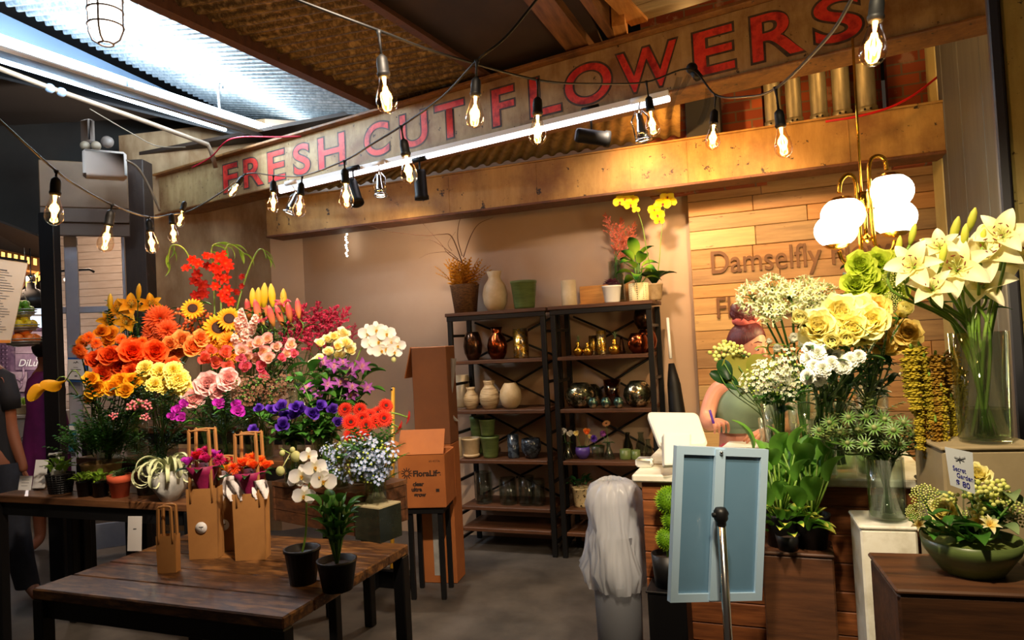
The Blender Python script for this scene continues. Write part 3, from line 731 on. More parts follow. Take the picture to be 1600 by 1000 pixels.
# ---- letters on the plank wall
m_let = mat('cut_wood_letter', (120, 78, 42), .6, c2=(96, 60, 32), sc=8)
def wall_text(txt, px0, px1, pyb, capx, lab):
    p0 = ony(px0, pyb, YP - .012); p1 = ony(px1, pyb - (px1 - px0) * .085, YP - .012)
    t = thing('wall_sign', p0, lab, 'sign')
    full = text_mesh(txt, 1, 0, 0); fw = max(v.co.x for v in full.vertices); fmin = min(v.co.x for v in full.vertices); bpy.data.meshes.remove(full)
    sc_ = (p1.x - p0.x) / (fw - fmin); 
    cap = capx * m_per_px(depth(p0)) / .72
    x = 0
    for i, ch in enumerate(txt):
        if ch != ' ':
            pre = text_mesh(txt[:i + 1], 1, .018 / .2, 0); w_all = max(v.co.x for v in pre.vertices); bpy.data.meshes.remove(pre)
            me = text_mesh(ch, 1, .06, .006); w1 = max(v.co.x for v in me.vertices)
            for v in me.vertices: v.co = V(((w_all - w1 + v.co.x) * sc_, -(v.co.z) * .16, v.co.y * cap))
            me.materials.clear(); me.materials.append(m_let); o = inst('letter', me, t); o.location = (0, -.004, 0)
    return t
wall_text('Damselfly Flowers', 1110, 1450, 428, 36, 'dark wooden letters of the upper line on the plank wall')
wall_text('Floral Events', 1119, 1322, 497, 33, 'dark wooden letters of the lower line on the plank wall, half hidden')
# ------------------------------------------------------------------ flowers: bloom meshes about one unit across, stem end at the origin, facing +z
rd_ = math.radians
def petal(b, a, L, W, e0, e1, r0=0, z0=0, cup=.2, shape='o', nu=5, nv=4, p=1.0, ruf=0, seed=0, mi=0, tw=0, t0=0, t1=1):
    ca, sa = math.cos(a), math.sin(a); x, z = r0, z0; pts = []
    for i in range(nu + 1):
        s = i / nu; e = e0 + (e1 - e0) * s ** p
        if i: x += math.cos(e) * L / nu; z += math.sin(e) * L / nu
        if shape == 'o': w = math.sin(PI * (.10 + .80 * s)) ** .7
        elif shape == 'p': w = math.sin(PI * min(1, .06 + .94 * s) ** .85) ** .9 if s < 1 else .02
        elif shape == 'r': w = (.25 + .75 * math.sin(PI / 2 * min(1, s * 1.25))) * (1 if s < .85 else .72)
        elif shape == 'f': w = .25 + .75 * s
        elif shape == 's': w = .8 if s < .8 else (.5 if s < 1 else .1)
        row = []
        for j in range(nv + 1):
            v = j / nv * 2 - 1; k = cup * v * v * w * W
            rr_ = ruf * math.sin(v * 7 + seed * 2.3 + s * 3) * s
            lx = x - math.sin(e) * (k + rr_); lz = z + math.cos(e) * (k + rr_); ly = v * w * W / 2 + tw * s * W
            row.append((lx * ca - ly * sa, lx * sa + ly * ca, lz))
        pts.append(row)
    k0 = len(b.t); b.grid(lambda u, v: pts[round(u * nu)][round(v * nv)], nu, nv, 'u', mi)
    if t0 or t1 != 1: b.t[k0:] = [t0 + (t1 - t0) * q for q in b.t[k0:]]
def sepals(b, n, L, W, e, mi, z=0):
    for k in range(n): petal(b, 2 * PI * k / n + .3, L, W, e, e - .4, .02, z, .1, 'p', 3, 2, mi=mi)
BLOOMS = {}
SUBN = {'rose': {1: 'sepals'}, 'rosebud': {1: 'sepals'}, 'cup': {1: 'sepals'}, 'carnation': {1: 'calyx'}, 'daisy': {1: 'disc', 2: 'calyx'}, 'sunflower': {1: 'disc', 2: 'calyx'}, 'lily': {1: 'stamens', 2: 'anthers'},
        'trumpet': {1: 'spadix'}, 'orchid': {1: 'lip'}, 'alstro': {1: 'stamens'}, 'thistle': {1: 'bracts'}, 'floret': {1: 'calyx'}}
def bloom(kind, m, var=0, m2=None, m3=None):
    key = (kind, m.name, var, m2.name if m2 else '', m3.name if m3 else '')
    if key in BLOOMS: return BLOOMS[key]
    r = random.Random(hash((kind, var)) % 9999 if False else sum(map(ord, kind)) * 13 + var * 71)
    b = MB(); green = m2 or MATS['stem_green']; sm = True; mats = [m]
    if kind == 'rose':
        n = 26
        for k in range(n):
            s = k / (n - 1); a = k * 2.4 + r.uniform(-.2, .2)
            petal(b, a, .44 + .12 * s, .22 + .46 * s, rd_(88 - 30 * s), rd_(100 - 96 * s ** 1.2 + r.uniform(-9, 9)), .015 + .10 * s, .10 - .10 * s, .7 - .35 * s, 'r', 6, 5, 1.9 - .5 * s, .014, k, t0=.2 * s, t1=.62 + .38 * s)
        sepals(b, 5, .26, .1, rd_(-5), 1); mats = [m, green]
    elif kind == 'rosebud':
        for k in range(12):
            s = k / 11; petal(b, k * 2.4, .7 + .1 * s, .3 + .3 * s, rd_(70 + 8 * s), rd_(108 - 34 * s), .03 + .05 * s, 0, .5, 'r', 5, 4, 1.2, .01, k)
        sepals(b, 5, .3, .12, rd_(50), 1); mats = [m, green]
    elif kind == 'cup':          # lisianthus, ranunculus, tulip-like cups
        for k in range(11):
            s = k / 10; a = k * 2.4 + r.uniform(-.2, .2)
            petal(b, a, .48 + .12 * s, .26 + .34 * s, rd_(84 - 34 * s), rd_(100 - 60 * s + r.uniform(-10, 10)), .02 + .05 * s, .04, .35, 'r', 5, 4, 1.5, .02, k, t0=.25 * s, t1=.4 + .6 * s)
        sepals(b, 4, .2, .08, rd_(10), 1); mats = [m, green]
    elif kind == 'carnation':
        n = 44
        for k in range(n):
            s = (k + .5) / n; a = k * 2.4
            petal(b, a, .34 + .20 * s, .26, rd_(80 - 50 * s), rd_(78 - 86 * s + r.uniform(-14, 14)), .02, .16 - .1 * s, .1, 'f', 4, 5, 1, .045, k)
        b.lathe([(.0, -.1), (.07, -.08), (.08, .1), (.12, .2)], 8, mi=1); mats = [m, green]
    elif kind == 'mum':          # shaggy ball
        n = 120
        for k in range(n):
            s = (k + .5) / n; a = k * 2.4; e = 88 - 128 * s
            petal(b, a, .40 + r.uniform(-.05, .06), .075, rd_(e), rd_(e - 30 + r.uniform(-25, 25)), .05 + .05 * s, .34 - .12 * s, .3, 's', 4, 1)
        mats = [m]
    elif kind == 'daisy':        # gerbera: two rings and a dark disc
        for ring, (n, L, e0, e1) in enumerate(((26, .40, 14, -8), (24, .34, 26, 6), (20, .2, 50, 30))):
            for k in range(n): petal(b, 2 * PI * (k + ring * .5) / n, L + r.uniform(-.02, .02), .095, rd_(e0), rd_(e1 + r.uniform(-6, 6)), .09 - ring * .02, .02 + ring * .012, .25, 's', 4, 2)
        b.lathe([(.15, .04), (.14, .085), (.08, .10), (0, .085)], 16, mi=1)
        b.lathe([(0, -.05), (.06, -.04), (.14, .0), (.1, .02)], 12, mi=2); mats = [m, m3 or MATS['disc_dark'], green]
    elif kind == 'sunflower':
        for ring, (n, L, e0, e1) in enumerate(((20, .36, 8, -14), (18, .32, 24, 4))):
            for k in range(n): petal(b, 2 * PI * (k + ring * .5) / n, L + r.uniform(-.03, .03), .13, rd_(e0), rd_(e1 + r.uniform(-10, 10)), .20, .02 + ring * .015, .2, 'p', 4, 2)
        b.lathe([(.24, .02), (.23, .06), (.15, .085), (0, .06)], 20, mi=1)
        b.lathe([(0, -.06), (.2, -.02), (.24, .02)], 14, mi=2); mats = [m, m3 or MATS['disc_dark'], green]
    elif kind == 'lily':
        for k in range(6):
            o = k % 2
            petal(b, k * PI / 3 + r.uniform(-.06, .06), .62, .36 if o else .26, rd_(62 + r.uniform(-5, 5)), rd_(-16 + r.uniform(-20, 12)), .03, 0, .3, 'p', 9, 4, 1.1, .006, k)
        for k in range(6):
            a = k * PI / 3 + .4; q = [(.01 * math.cos(a), .01 * math.sin(a), .05), (.05 * math.cos(a), .05 * math.sin(a), .25), (.13 * math.cos(a), .13 * math.sin(a), .40)]
            b.tube(q, .006, 4, mi=1); e = V(q[2]); tg = V((-math.sin(a), math.cos(a), .2)) * .035
            b.tube([e - tg, e, e + tg], [.008, .014, .008], 5, mi=2)
        b.tube([(0, 0, .05), (.02, 0, .3), (.05, .02, .45)], [.01, .008, .016], 5, mi=1); mats = [m, MATS['filament_green'], m3 or MATS['anther']]
    elif kind == 'lilybud':
        b.lathe([(0, 0), (.07, .05), (.13, .3), (.15, .55), (.11, .82), (.03, 1), (0, 1.01)], 12, t='z', mod=lambda w, z: 1 + .10 * math.cos(3 * w)); mats = [m]
    elif kind == 'trumpet':      # calla
        b.grid(lambda u, v: (lambda a, s: ((.04 + .26 * s ** 2.2) * math.cos(a) + .20 * s ** 3 * (1 if abs(a) < 1.2 else .0) * math.cos(a), (.04 + .26 * s ** 2.2) * math.sin(a), .8 * s + .18 * s ** 2 * math.cos(a)))(2 * PI * v - PI, u), 8, 16, 'u')
        b.tube([(0, 0, .1), (0, 0, .7)], [.03, .02], 6, mi=1); mats = [m, m3 or MATS['anther_yellow']]
    elif kind == 'orchid':       # face along +z
        for a, L, W, sh in ((PI / 2, .48, .34, 'o'), (PI / 2 + 2.15, .46, .30, 'o'), (PI / 2 - 2.15, .46, .30, 'o')): petal(b, a, L, W, rd_(8), rd_(-14), .02, 0, .15, sh, 4, 4)
        for a in (.12, PI - .12): petal(b, a, .52, .62, rd_(16), rd_(-12), .0, .02, .12, 'o', 5, 5)
        petal(b, -PI / 2, .2, .14, rd_(70), rd_(30), .01, .03, .6, 'p', 4, 3, mi=1)
        for a in (-PI / 2 + .9, -PI / 2 - .9): petal(b, a, .14, .12, rd_(70), rd_(80), .02, .02, .6, 'o', 3, 2, mi=1)
        b.ball((0, 0, .06), .045, 8, 5, mi=1); mats = [m, m3 or MATS['orchid_lip']]
    elif kind == 'floret':       # gladiolus / alstroemeria funnel
        for k in range(6): petal(b, k * PI / 3, .62, .38, rd_(72), rd_(2 + r.uniform(-25, 20)), .02, 0, .3, 'o', 5, 3, 1.2, .02, k)
        b.lathe([(0, -.12), (.06, -.05), (.04, .05)], 6, mi=1); mats = [m, green]
    elif kind == 'alstro':
        for k in range(6): petal(b, k * PI / 3, .66, .24 if k % 2 else .32, rd_(70), rd_(-8 + r.uniform(-20, 25)), .02, 0, .3, 'p', 5, 3, 1.2, .01, k)
        for k in range(5): b.tube([(0, 0, .1), (.08 * math.cos(k * 1.25), .08 * math.sin(k * 1.25), .5)], .008, 4, mi=1)
        mats = [m, m3 or MATS['anther_yellow']]
    elif kind == 'mini':         # four to five petalled small flower
        for k in range(5): petal(b, k * 2 * PI / 5, .46, .40, rd_(40), rd_(2 + r.uniform(-10, 25)), .02, 0, .1, 'o', 3, 2)
        b.ball((0, 0, .08), .07, 6, 4, mi=1); mats = [m, m3 or MATS['anther_yellow']]
    elif kind == 'ball':         # green trick dianthus
        for k in range(260):
            s = (k + .5) / 260; z = 1 - 2 * s; rr_ = math.sqrt(max(0, 1 - z * z)); a = k * 2.4
            d = V((rr_ * math.cos(a), rr_ * math.sin(a), z)); q = d * .40 + V((0, 0, .45)); o = d.orthogonal().normalized() * .03
            b.add([q - o, q + o, q + d * .12 + V((r.uniform(-.04, .04), r.uniform(-.04, .04), r.uniform(-.04, .04)))], [(0, 1, 2)], [0, 0, 1])
        b.ball((0, 0, .45), .41, 12, 8, t=.1); mats = [m]
    elif kind == 'sedum':
        for k in range(90):
            a = k * 2.4; q = math.sqrt((k + .5) / 90) * .5; c = V((q * math.cos(a), q * math.sin(a), .30 + .16 * math.cos(q * 2.6) + r.uniform(-.02, .02)))
            b.ball(c, .04, 6, 4, t=r.random()); 
            if k % 3 == 0: b.tube([(0, 0, 0), c], .01, 3, mi=1)
        mats = [m, green]
    elif kind == 'berry':
        for k in range(9):
            a = k * 2.4; q = .12 + .3 * (k / 9); c = V((q * math.cos(a), q * math.sin(a), .5 + r.uniform(-.12, .14)))
            b.ball(c, .105, 8, 6, t=r.random(), sq=(1, 1, 1.15)); b.tube([(0, 0, .1), c], .018, 4, mi=1)
        mats = [m, green]; 
    elif kind == 'umbel':        # agapanthus
        for k in range(46):
            s = (k + .5) / 46; z = 1 - 1.45 * s; q = math.sqrt(max(0, 1 - z * z)); a = k * 2.4
            d = V((q * math.cos(a), q * math.sin(a), z)); c = d * r.uniform(.26, .36); b.tube([(0, 0, 0), c], .006, 3, mi=1)
            M = TRS(c, d, .18, r.random() * 6); bb = MB()
            if k % 3: 
                for j in range(6): petal(bb, j * PI / 3, .9, .3, rd_(72), rd_(10), .04, 0, .2, 'p', 4, 2)
            else: bb.lathe([(0, 0), (.12, .3), (.12, .7), (0, 1)], 6)
            b.add(bb.v, bb.f, bb.t, 0, M)
        mats = [m, green]
    elif kind == 'spray':        # dense head of tiny flowers and buds (tweedia, waxflower, bouvardia, tansy)
        for k in range(26):
            a = k * 2.4; q = math.sqrt((k + .5) / 26) * .46; c = V((q * math.cos(a), q * math.sin(a), .62 - q * .45 + r.uniform(-.16, .12)))
            b.tube([(q * .2 * math.cos(a), q * .2 * math.sin(a), 0), c], .009, 3, mi=1)
            d = (c - V((0, 0, .1))).normalized() + V((r.uniform(-.4, .4), r.uniform(-.4, .4), .1)); bb = MB()
            if k % 4: 
                for j in range(5): petal(bb, j * 2 * PI / 5, .5, .42, rd_(35), rd_(5), .02, 0, .1, 'o', 2, 2)
                b.add(bb.v, bb.f, bb.t, 0, TRS(c, d, r.uniform(.13, .19), r.random() * 6))
            else: b.ball(c, .045, 6, 4, mi=2)
        mats = [m, green, m3 or MATS['bud_green']]
    elif kind == 'plume':        # astilbe: side branches set with beads
        for k in range(16):
            s = k / 16; z = .08 + s * .86; L = .34 * (1 - s) + .05; a = k * 2.4
            e = V((L * math.cos(a), L * math.sin(a), z + L * .75)); s0 = V((0, 0, z)); b.tube([s0, e], .006, 3, mi=0)
            for j in range(int(8 + 24 * (1 - s))):
                u = r.random(); c = s0.lerp(e, u) + V((r.uniform(-1, 1), r.uniform(-1, 1), r.uniform(-1, 1))) * .03
                o = V((r.uniform(-1, 1), r.uniform(-1, 1), r.uniform(-1, 1))).normalized() * .032; o2 = o.orthogonal().normalized() * .032
                b.add([c - o, c + o2, c + o, c - o2, c + o.cross(o2).normalized() * .02], [(0, 1, 4), (1, 2, 4), (2, 3, 4), (3, 0, 4)], r.random())
        b.tube([(0, 0, 0), (0, 0, 1)], [.012, .004], 5); mats = [m]; sm = False
    elif kind == 'spike':        # stock / snapdragon / delphinium: ruffled florets up a stem
        for k in range(26):
            s = k / 26; a = k * 2.4; z = .05 + s * .9; q = .24 * (1 - s * .5); d = V((math.cos(a), math.sin(a), .3 + s)); bb = MB()
            for j in range(5): petal(bb, j * 2 * PI / 5, .5, .46, rd_(55), rd_(0 + r.uniform(-20, 30)), .02, 0, .2, 'o', 3, 2, 1, .04, j)
            b.add(bb.v, bb.f, bb.t, 0, TRS((q * .4 * math.cos(a), q * .4 * math.sin(a), z), d, .36 * (1 - s * .5), a))
        b.tube([(0, 0, 0), (0, 0, 1)], [.02, .008], 5, mi=1); mats = [m, green]
    elif kind == 'veronica':
        q = [(0, 0, 0), (.03, 0, .4), (.10, 0, .75), (.22, 0, 1)]; cq = crom(q, 6); b.tube(cq, [.05 - .045 * i / (len(cq) - 1) for i in range(len(cq))], 6, mi=1)
        for k in range(60):
            s = r.random() ** 1.5 * .55; c = V(cq[int(s * (len(cq) - 1))]); a = r.random() * 6.3; c = c + V((.05 * math.cos(a), .05 * math.sin(a), r.uniform(0, .05))); b.ball(c, .016, 4, 3)
        mats = [m, green]
    elif kind == 'thistle':      # eryngium: cone over a ruff of narrow spiny bracts
        for k in range(14): petal(b, k * 2 * PI / 14, .5, .085, rd_(30 + r.uniform(-15, 15)), rd_(5 + r.uniform(-20, 20)), .06, .0, .3, 'p', 4, 1, mi=1)
        b.ball((0, 0, .12), .13, 10, 6, sq=(1, 1, 1.3))
        for k in range(40):
            s = (k + .5) / 40; z = 1 - 1.3 * s; q = math.sqrt(max(0, 1 - z * z)); a = k * 2.4; d = V((q * math.cos(a), q * math.sin(a), z * 1.3)); c = V((0, 0, .12)) + d * .12; o = d.orthogonal().normalized() * .012
            b.add([c - o, c + o, c + d * .05], [(0, 1, 2)])
        mats = [m, green]
    elif kind == 'tassel':       # hanging amaranth: origin at the top, hangs along -z
        n = 52
        for k in range(n):
            u = k / (n - 1); rr_ = (.075 + .028 * math.sin(k * .9) + .02 * math.sin(k * 2.3)) * (1 - .35 * u)
            for j in range(7):
                a = j * .9 + k * .7; q = rr_ * r.uniform(.85, 1.15); b.ball((q * math.cos(a), q * math.sin(a), -u + r.uniform(-.012, .012)), .022, 5, 4, t=r.random(), sq=(1.7, 1.7, .6))
        b.tube([(0, 0, 0), (0, 0, -1)], [.06, .03], 6)
        mats = [m]
    elif kind == 'airplant':
        for k in range(26):
            a = k * 2.4 + r.uniform(-.2, .2); s = k / 26
            petal(b, a, 1.25 + .5 * s, .10, rd_(88 - 50 * s), rd_(-160 - 200 * r.random()), .05, 0, .4, 'p', 18, 2, 1.9)
        mats = [m]
    sub = SUBN.get(kind, {})
    def pick(mi):
        q = MB(); use = {}
        for f, k in zip(b.f, b.m):
            if k != mi and (mi or k in sub): continue
            q.f.append(tuple(use.setdefault(i, len(use)) for i in f)); q.m.append(0 if mi else k)
        for i in use: q.v.append(b.v[i]); q.t.append(b.t[i])
        return q
    me = pick(0).mesh('bloom', mats, sm); SUBS[me.name] = [(nm, pick(mi).mesh(nm, mats[mi], sm)) for mi, nm in sub.items()]
    BLOOMS[key] = me; return me
LEAVES = {}
def leaf_mesh(kind, m):
    if (kind, m.name) in LEAVES: return LEAVES[(kind, m.name)]
    b = MB()
    if kind == 'lance': petal(b, 0, 1, .24, rd_(38), rd_(-22), 0, 0, .25, 'p', 7, 2)
    elif kind == 'oval': petal(b, 0, 1, .52, rd_(40), rd_(-25), 0, 0, .2, 'p', 7, 4, 1, .015)
    elif kind == 'round': petal(b, 0, 1, 1.0, rd_(30), rd_(-10), 0, 0, .12, 'o', 6, 6, 1, .03)
    elif kind == 'strap': petal(b, 0, 1, .085, rd_(70), rd_(-5), 0, 0, .3, 'p', 8, 2)
    elif kind == 'sprig':
        b.tube([(0, 0, 0), (.5, 0, .35), (1, 0, .55)], [.018, .006, .003], 4, mi=0)
        for k in range(12):
            s = .15 + .85 * k / 12; bb = MB(); petal(bb, 0, .30 - .1 * s, .12, rd_(25), rd_(-10), 0, 0, .2, 'p', 4, 2)
            q = V((s, 0, .35 * min(1, s * 2) + .2 * max(0, s - .5) * 2)); b.add(bb.v, bb.f, bb.t, 0, Matrix.Translation(q) @ Matrix.Rotation((.9 if k % 2 else -.9) + .2 * math.sin(k), 4, 'Z') @ Matrix.Rotation(.3 * math.sin(k * 2.1), 4, 'X'))
    elif kind == 'fern':
        for k in range(16):
            s = .1 + .9 * k / 16; bb = MB(); petal(bb, 0, .34 * (1.1 - s), .05, rd_(15), rd_(-20), 0, 0, .2, 'p', 3, 1)
            b.add(bb.v, bb.f, bb.t, 0, Matrix.Translation((s, 0, .3 * s - .25 * s * s)) @ Matrix.Rotation((1.1 if k % 2 else -1.1), 4, 'Z'))
        b.tube([(0, 0, 0), (.5, 0, .09), (1, 0, .05)], .008, 4)
    me = b.mesh('leaf', [m]); LEAVES[(kind, m.name)] = me; return me
m_stem = mat('stem_green', (70, 110, 38), .5, c2=(96, 136, 52), sc=8)
m_stem2 = mat('stem_pale', (128, 160, 60), .45, c2=(98, 136, 44), sc=8)
mat('disc_dark', (58, 26, 16), .8, c2=(30, 14, 10), sc=60); mat('filament_green', (214, 222, 140), .5); mat('anther', (112, 42, 14), .8); mat('anther_yellow', (236, 180, 40), .6)
mat('orchid_lip', (226, 190, 60), .5, c2=(190, 120, 40), sc=9); mat('bud_green', (176, 196, 84), .5)
m_leaf = petal_mat('leaf_green', [(0, (44, 92, 30)), (1, (72, 128, 44))], .25, .45, .3)
m_leafd = petal_mat('leaf_dark', [(0, (24, 58, 26)), (1, (40, 84, 36))], .2, .42, .3)
m_leaf_y = petal_mat('leaf_lime', [(0, (110, 150, 40)), (1, (150, 186, 66))], .3, .45, .2)
m_leaf_g = petal_mat('leaf_grey', [(0, (86, 110, 70)), (1, (130, 150, 104))], .2, .55, .2)
def stem_path(base, mouth, end, axis, droop=0):
    b, e = V(base), V(end); L = (e - b).length
    pts = [b, V(mouth)] if mouth is not None else [b]
    pts += [e - V(axis).normalized() * min(.09, L * .22) + V((0, 0, -.02)) * 0, e]
    return crom(pts, 5)
FL = {}
def flower(name, kind, m, px, py, d, size, base, mouth=None, label=None, cat='flower', group=None, face=None, out=None, var=None, m3=None, leaves=2, leafk='oval', leafm=None, ll=.07, sr=.0028, stemm=None, axis=None, zsc=1.0, nm='bloom'):
    """one cut stem: bloom centred near the pixel, at depth d, standing from base through the vase's mouth"""
    c = P(px, py, d); s = size / FOC * d
    if axis is None:
        toc = (CAM - c).normalized(); o = (V((c.x, c.y, 0)) - V((base.x, base.y, 0)))
        axis = ZU * .55 + toc * (.8 if face is None else face) + o * 1.4 + V((RND.uniform(-.3, .3), RND.uniform(-.2, .2), RND.uniform(-.1, .2)))
    else: axis = V(axis) + V((RND.uniform(-.22, .22), RND.uniform(-.22, .22), RND.uniform(-.1, .1)))
    axis = V(axis).normalized()
    hz = {'rose': .30, 'rosebud': .4, 'cup': .35, 'carnation': .28, 'mum': .34, 'lily': .34, 'lilybud': .5, 'trumpet': .5, 'ball': .45, 'sedum': .35, 'berry': .5, 'umbel': .0, 'spray': .45, 'plume': .5, 'spike': .5, 'veronica': .5, 'thistle': .1, 'floret': .3, 'alstro': .3}.get(kind, .03)
    end = c - axis * hz * s * zsc
    t = thing(name, base, label, cat, group)
    mth = None
    if mouth is not None: mth = mouth
    pts = stem_path(base, mth, end, axis)
    b = MB(); k = len(pts); b.tube(pts, [sr * (1.15 - .3 * i / k) for i in range(k)], 6); b.build('stem', stemm or m_stem, t)
    me = bloom(kind, m, RND.randint(0, 2) if var is None else var, None, m3)
    o = inst(nm, me, t, Matrix.Translation(end - t.location) @ rotz_to(axis, RND.random() * 6.28 if kind != 'orchid' else 0) @ Matrix.Diagonal((s, s, s * zsc, 1)))
    for i in range(leaves):
        u = .45 + .4 * (i + RND.random() * .6) / max(1, leaves); q = pts[min(k - 1, int(u * k))]
        lm = leaf_mesh(leafk, leafm or m_leaf)
        inst('leaf', lm, t, Matrix.Translation(q - t.location) @ Matrix.Rotation(RND.random() * 6.28, 4, 'Z') @ Matrix.Scale(ll * RND.uniform(.8, 1.25), 4))
    return t
# ------------------------------------------------------------------ vases
m_glass = glass_mat('clear_glass', (238, 244, 240), .05, .02, .55)
m_water = glass_mat('water', (206, 222, 190), .04, .0, .4)
def vase(px, py, d, rb, rt, h, label, fill=.5, name='glass_vase', m=None, cat='vase', group=None, z=None, seg=28):
    """glass vase: base centre at the pixel, radii and height in metres"""
    c = P(px, py, d)
    if z is not None: c = onz(px, py, z)
    if z is not None: c.z = z
    th = .004
    o = MB()
    o.lathe([(0, .0), (rb, .0), (rb + (rt - rb) * .3, h * .3), (rt, h), (rt - th, h), (rb + (rt - rb) * .3 - th, h * .3), (rb - th, .012), (0, .012)], seg)
    ob = o.build(name, m or m_glass, origin=None); ob.location = c
    ob.location.z += .001
    tag(ob, label, cat, group)
    if fill:
        w = MB(); f = fill; r2 = rb + (rt - rb) * f
        w.lathe([(0, .013), (rb - th - .001, .013), (r2 - th - .001, h * f), (0, h * f)], seg); q = w.build('water', m_water); q.parent = ob
    return V(ob.location), rb, rt, h
def in_vase(vs, target, k=0, spread=.6):
    """a base point on the vase floor and a point at its mouth, leaning toward the target"""
    c, rb, rt, h = vs
    o = V((target.x - c.x, target.y - c.y, 0)); o = o.normalized() if o.length > 1e-4 else V((1, 0, 0))
    o = Matrix.Rotation(RND.uniform(-.7, .7), 3, 'Z') @ o
    base = c - o * rb * RND.uniform(.1, .6) + V((0, 0, .016)); mouth = c + o * rt * RND.uniform(.3, .8) + V((0, 0, h))
    return base, mouth
def bunch(name, kind, m, items, d, vs, phrase, cat='flower', dj=.12, single=None, **kw):
    """items: (px, py, size) each a stem standing in vase vs; labelled by their order from the left"""
    out = []
    for it in items:
        px, py, s = it[:3]; dd = (it[3] if len(it) > 3 else d) + RND.uniform(-dj, dj) * .5
        b, mo = in_vase(vs, P(px, py, dd))
        out.append(flower(name, it[4] if len(it) > 4 else kind, m, px, py, dd, s, b, mo, cat=cat, **kw))
    if len(out) == 1: out[0]['label'] = single or phrase
    else: order_labels(out, phrase, [i[0] + .01 * k for k, i in enumerate(items)])
    return out
# ------------------------------------------------------------------ left display: tables, steps, vases, flowers
def atY(px, Y, z):
    y0, y1 = 300.0, 800.0
    a, c = ony(px, y0, Y).z, ony(px, y1, Y).z
    p = ony(px, y0 + (z - a) / (c - a) * (y1 - y0), Y); p.z = z; return p
def legs(par, x0, x1, y0, y1, z, m, r=.025):
    for x in (x0 + r, x1 - r):
        for y in (y0 + r, y1 - r):
            b = MB(); b.bbox((x - r, y - r, 0), (x + r, y + r, z), .004); b.build('leg', m, par, smooth=False)
def table(name, x0, x1, y0, y1, z, lab, cat='table', m=None, th=.04, apron=True):
    t = thing(name, ((x0 + x1) / 2, (y0 + y1) / 2, 0), lab, cat)
    n = max(1, round((y1 - y0) / .15)); b = MB()
    for k in range(n): b.bbox((x0, y0 + (y1 - y0) * k / n + .001, z - th), (x1, y0 + (y1 - y0) * (k + 1) / n - .001, z), .005)
    b.build('tabletop', m or m_tablew, t, smooth=False)
    legs(t, x0, x1, y0, y1, z - th, m_black)
    if apron:
        b = MB(); b.bbox((x0 + .05, y0 + .02, z - th - .07), (x1 - .05, y0 + .04, z - th - .002), .003); b.build('apron', m_black, t, smooth=False)
    return t
TY = onz(150, 781, .85).y
xl = onz(8, 769, .85).x; xr = atY(298, TY, .85).x
table('display_table', xl, xr, TY, TY + .46, .85, 'long dark plank table under the potted plants and cut roses')
xs0, xs1 = atY(125, TY + .5, .97).x, atY(520, TY + .5, .97).x
table('display_step', xs0, xs1, TY + .47, TY + .84, .97, 'wooden step behind the plank table carrying the yellow and pink flower vases', 'step')
table('display_step', xs0 - .45, xs1 - .3, TY + .85, TY + 1.35, 1.10, 'highest wooden step under the gladioli, sunflowers and orange mums', 'step')
# low table in front, rotated crate, slate box
LZ = .74
_c = onz(716, 804, LZ)
lx0, lx1 = -2.58, _c.x
ly0, ly1 = TY - .80, _c.y
table('low_table', lx0, lx1, ly0, TY - .03, LZ, 'low worn plank table carrying the paper bags, crate and slate box', m=mat('worn_table', (120, 80, 42), .5, c2=(64, 40, 24), c3=(150, 104, 56), sc=5, stretch=(1, 5, 5), coat=.2, bmp=.1))
def prism(name, A, B_, C_, z0, m, lab, cat):
    """box with top corners A (nearest), B (right), C (left)"""
    A, B_, C_ = map(V, (A, B_, C_)); D = B_ + C_ - A; lo = V((0, 0, z0 - A.z))
    t = thing(name, A * .5 + D * .5 + lo, lab, cat)
    return t, A, B_, C_, D, lo
CZ = .93
A, B_, C_ = onz(556, 771, CZ), onz(636, 749, CZ), onz(424, 752, CZ)
t, A, B_, C_, D, lo = prism('wooden_crate', A, B_, C_, LZ, m_brown, 'dark wooden crate under the tall glass vases of purple blooms', 'crate')
top = MB(); top.add([A, B_, D, C_, A - ZU * .02, B_ - ZU * .02, D - ZU * .02, C_ - ZU * .02], [(0, 1, 2, 3), (4, 7, 6, 5), (0, 4, 5, 1), (1, 5, 6, 2), (2, 6, 7, 3), (3, 7, 4, 0)]); top.build('lid', m_tablew, t, smooth=False)
for k in range(3):
    z1 = -.023 - k * .055; z2 = z1 - .052
    for p, q in ((A, B_), (B_, D), (D, C_), (C_, A)):
        b = MB(); n = (q - p).cross(ZU).normalized(); b.slab(p + ZU * z2 - n * .018, q + ZU * z2 - n * .018, q + ZU * z1 - n * .018, p + ZU * z1 - n * .018, .014); b.build('slat', m_brown, t, smooth=False)
SZ = .885
A, B_, C_ = onz(592, 794, SZ), onz(626, 783, SZ), onz(553, 789, SZ)
t, A, B_, C_, D, lo = prism('slate_box', A, B_, C_, LZ, m_black, 'square dark slate box with a pale rim under the blue flower vase', 'box')
m_slatep = mat('slate_mirror', (44, 50, 40), .12, .2, c2=(28, 34, 28), sc=9)
b = MB(); 
for p, q in ((A, B_), (B_, D), (D, C_), (C_, A)):
    n = (q - p).cross(ZU).normalized(); b.slab(p + lo, q + lo, q - ZU * .006, p - ZU * .006, -.008)
b.build('panel', m_slatep, t, smooth=False)
b = MB(); b.add([A, B_, D, C_, A - ZU * .006, B_ - ZU * .006, D - ZU * .006, C_ - ZU * .006], [(0, 1, 2, 3), (4, 7, 6, 5), (0, 4, 5, 1), (1, 5, 6, 2), (2, 6, 7, 3), (3, 7, 4, 0)]); b.build('top', mat('pale_rim', (176, 166, 132), .4), t, smooth=False)
slate_top = (A + D) / 2
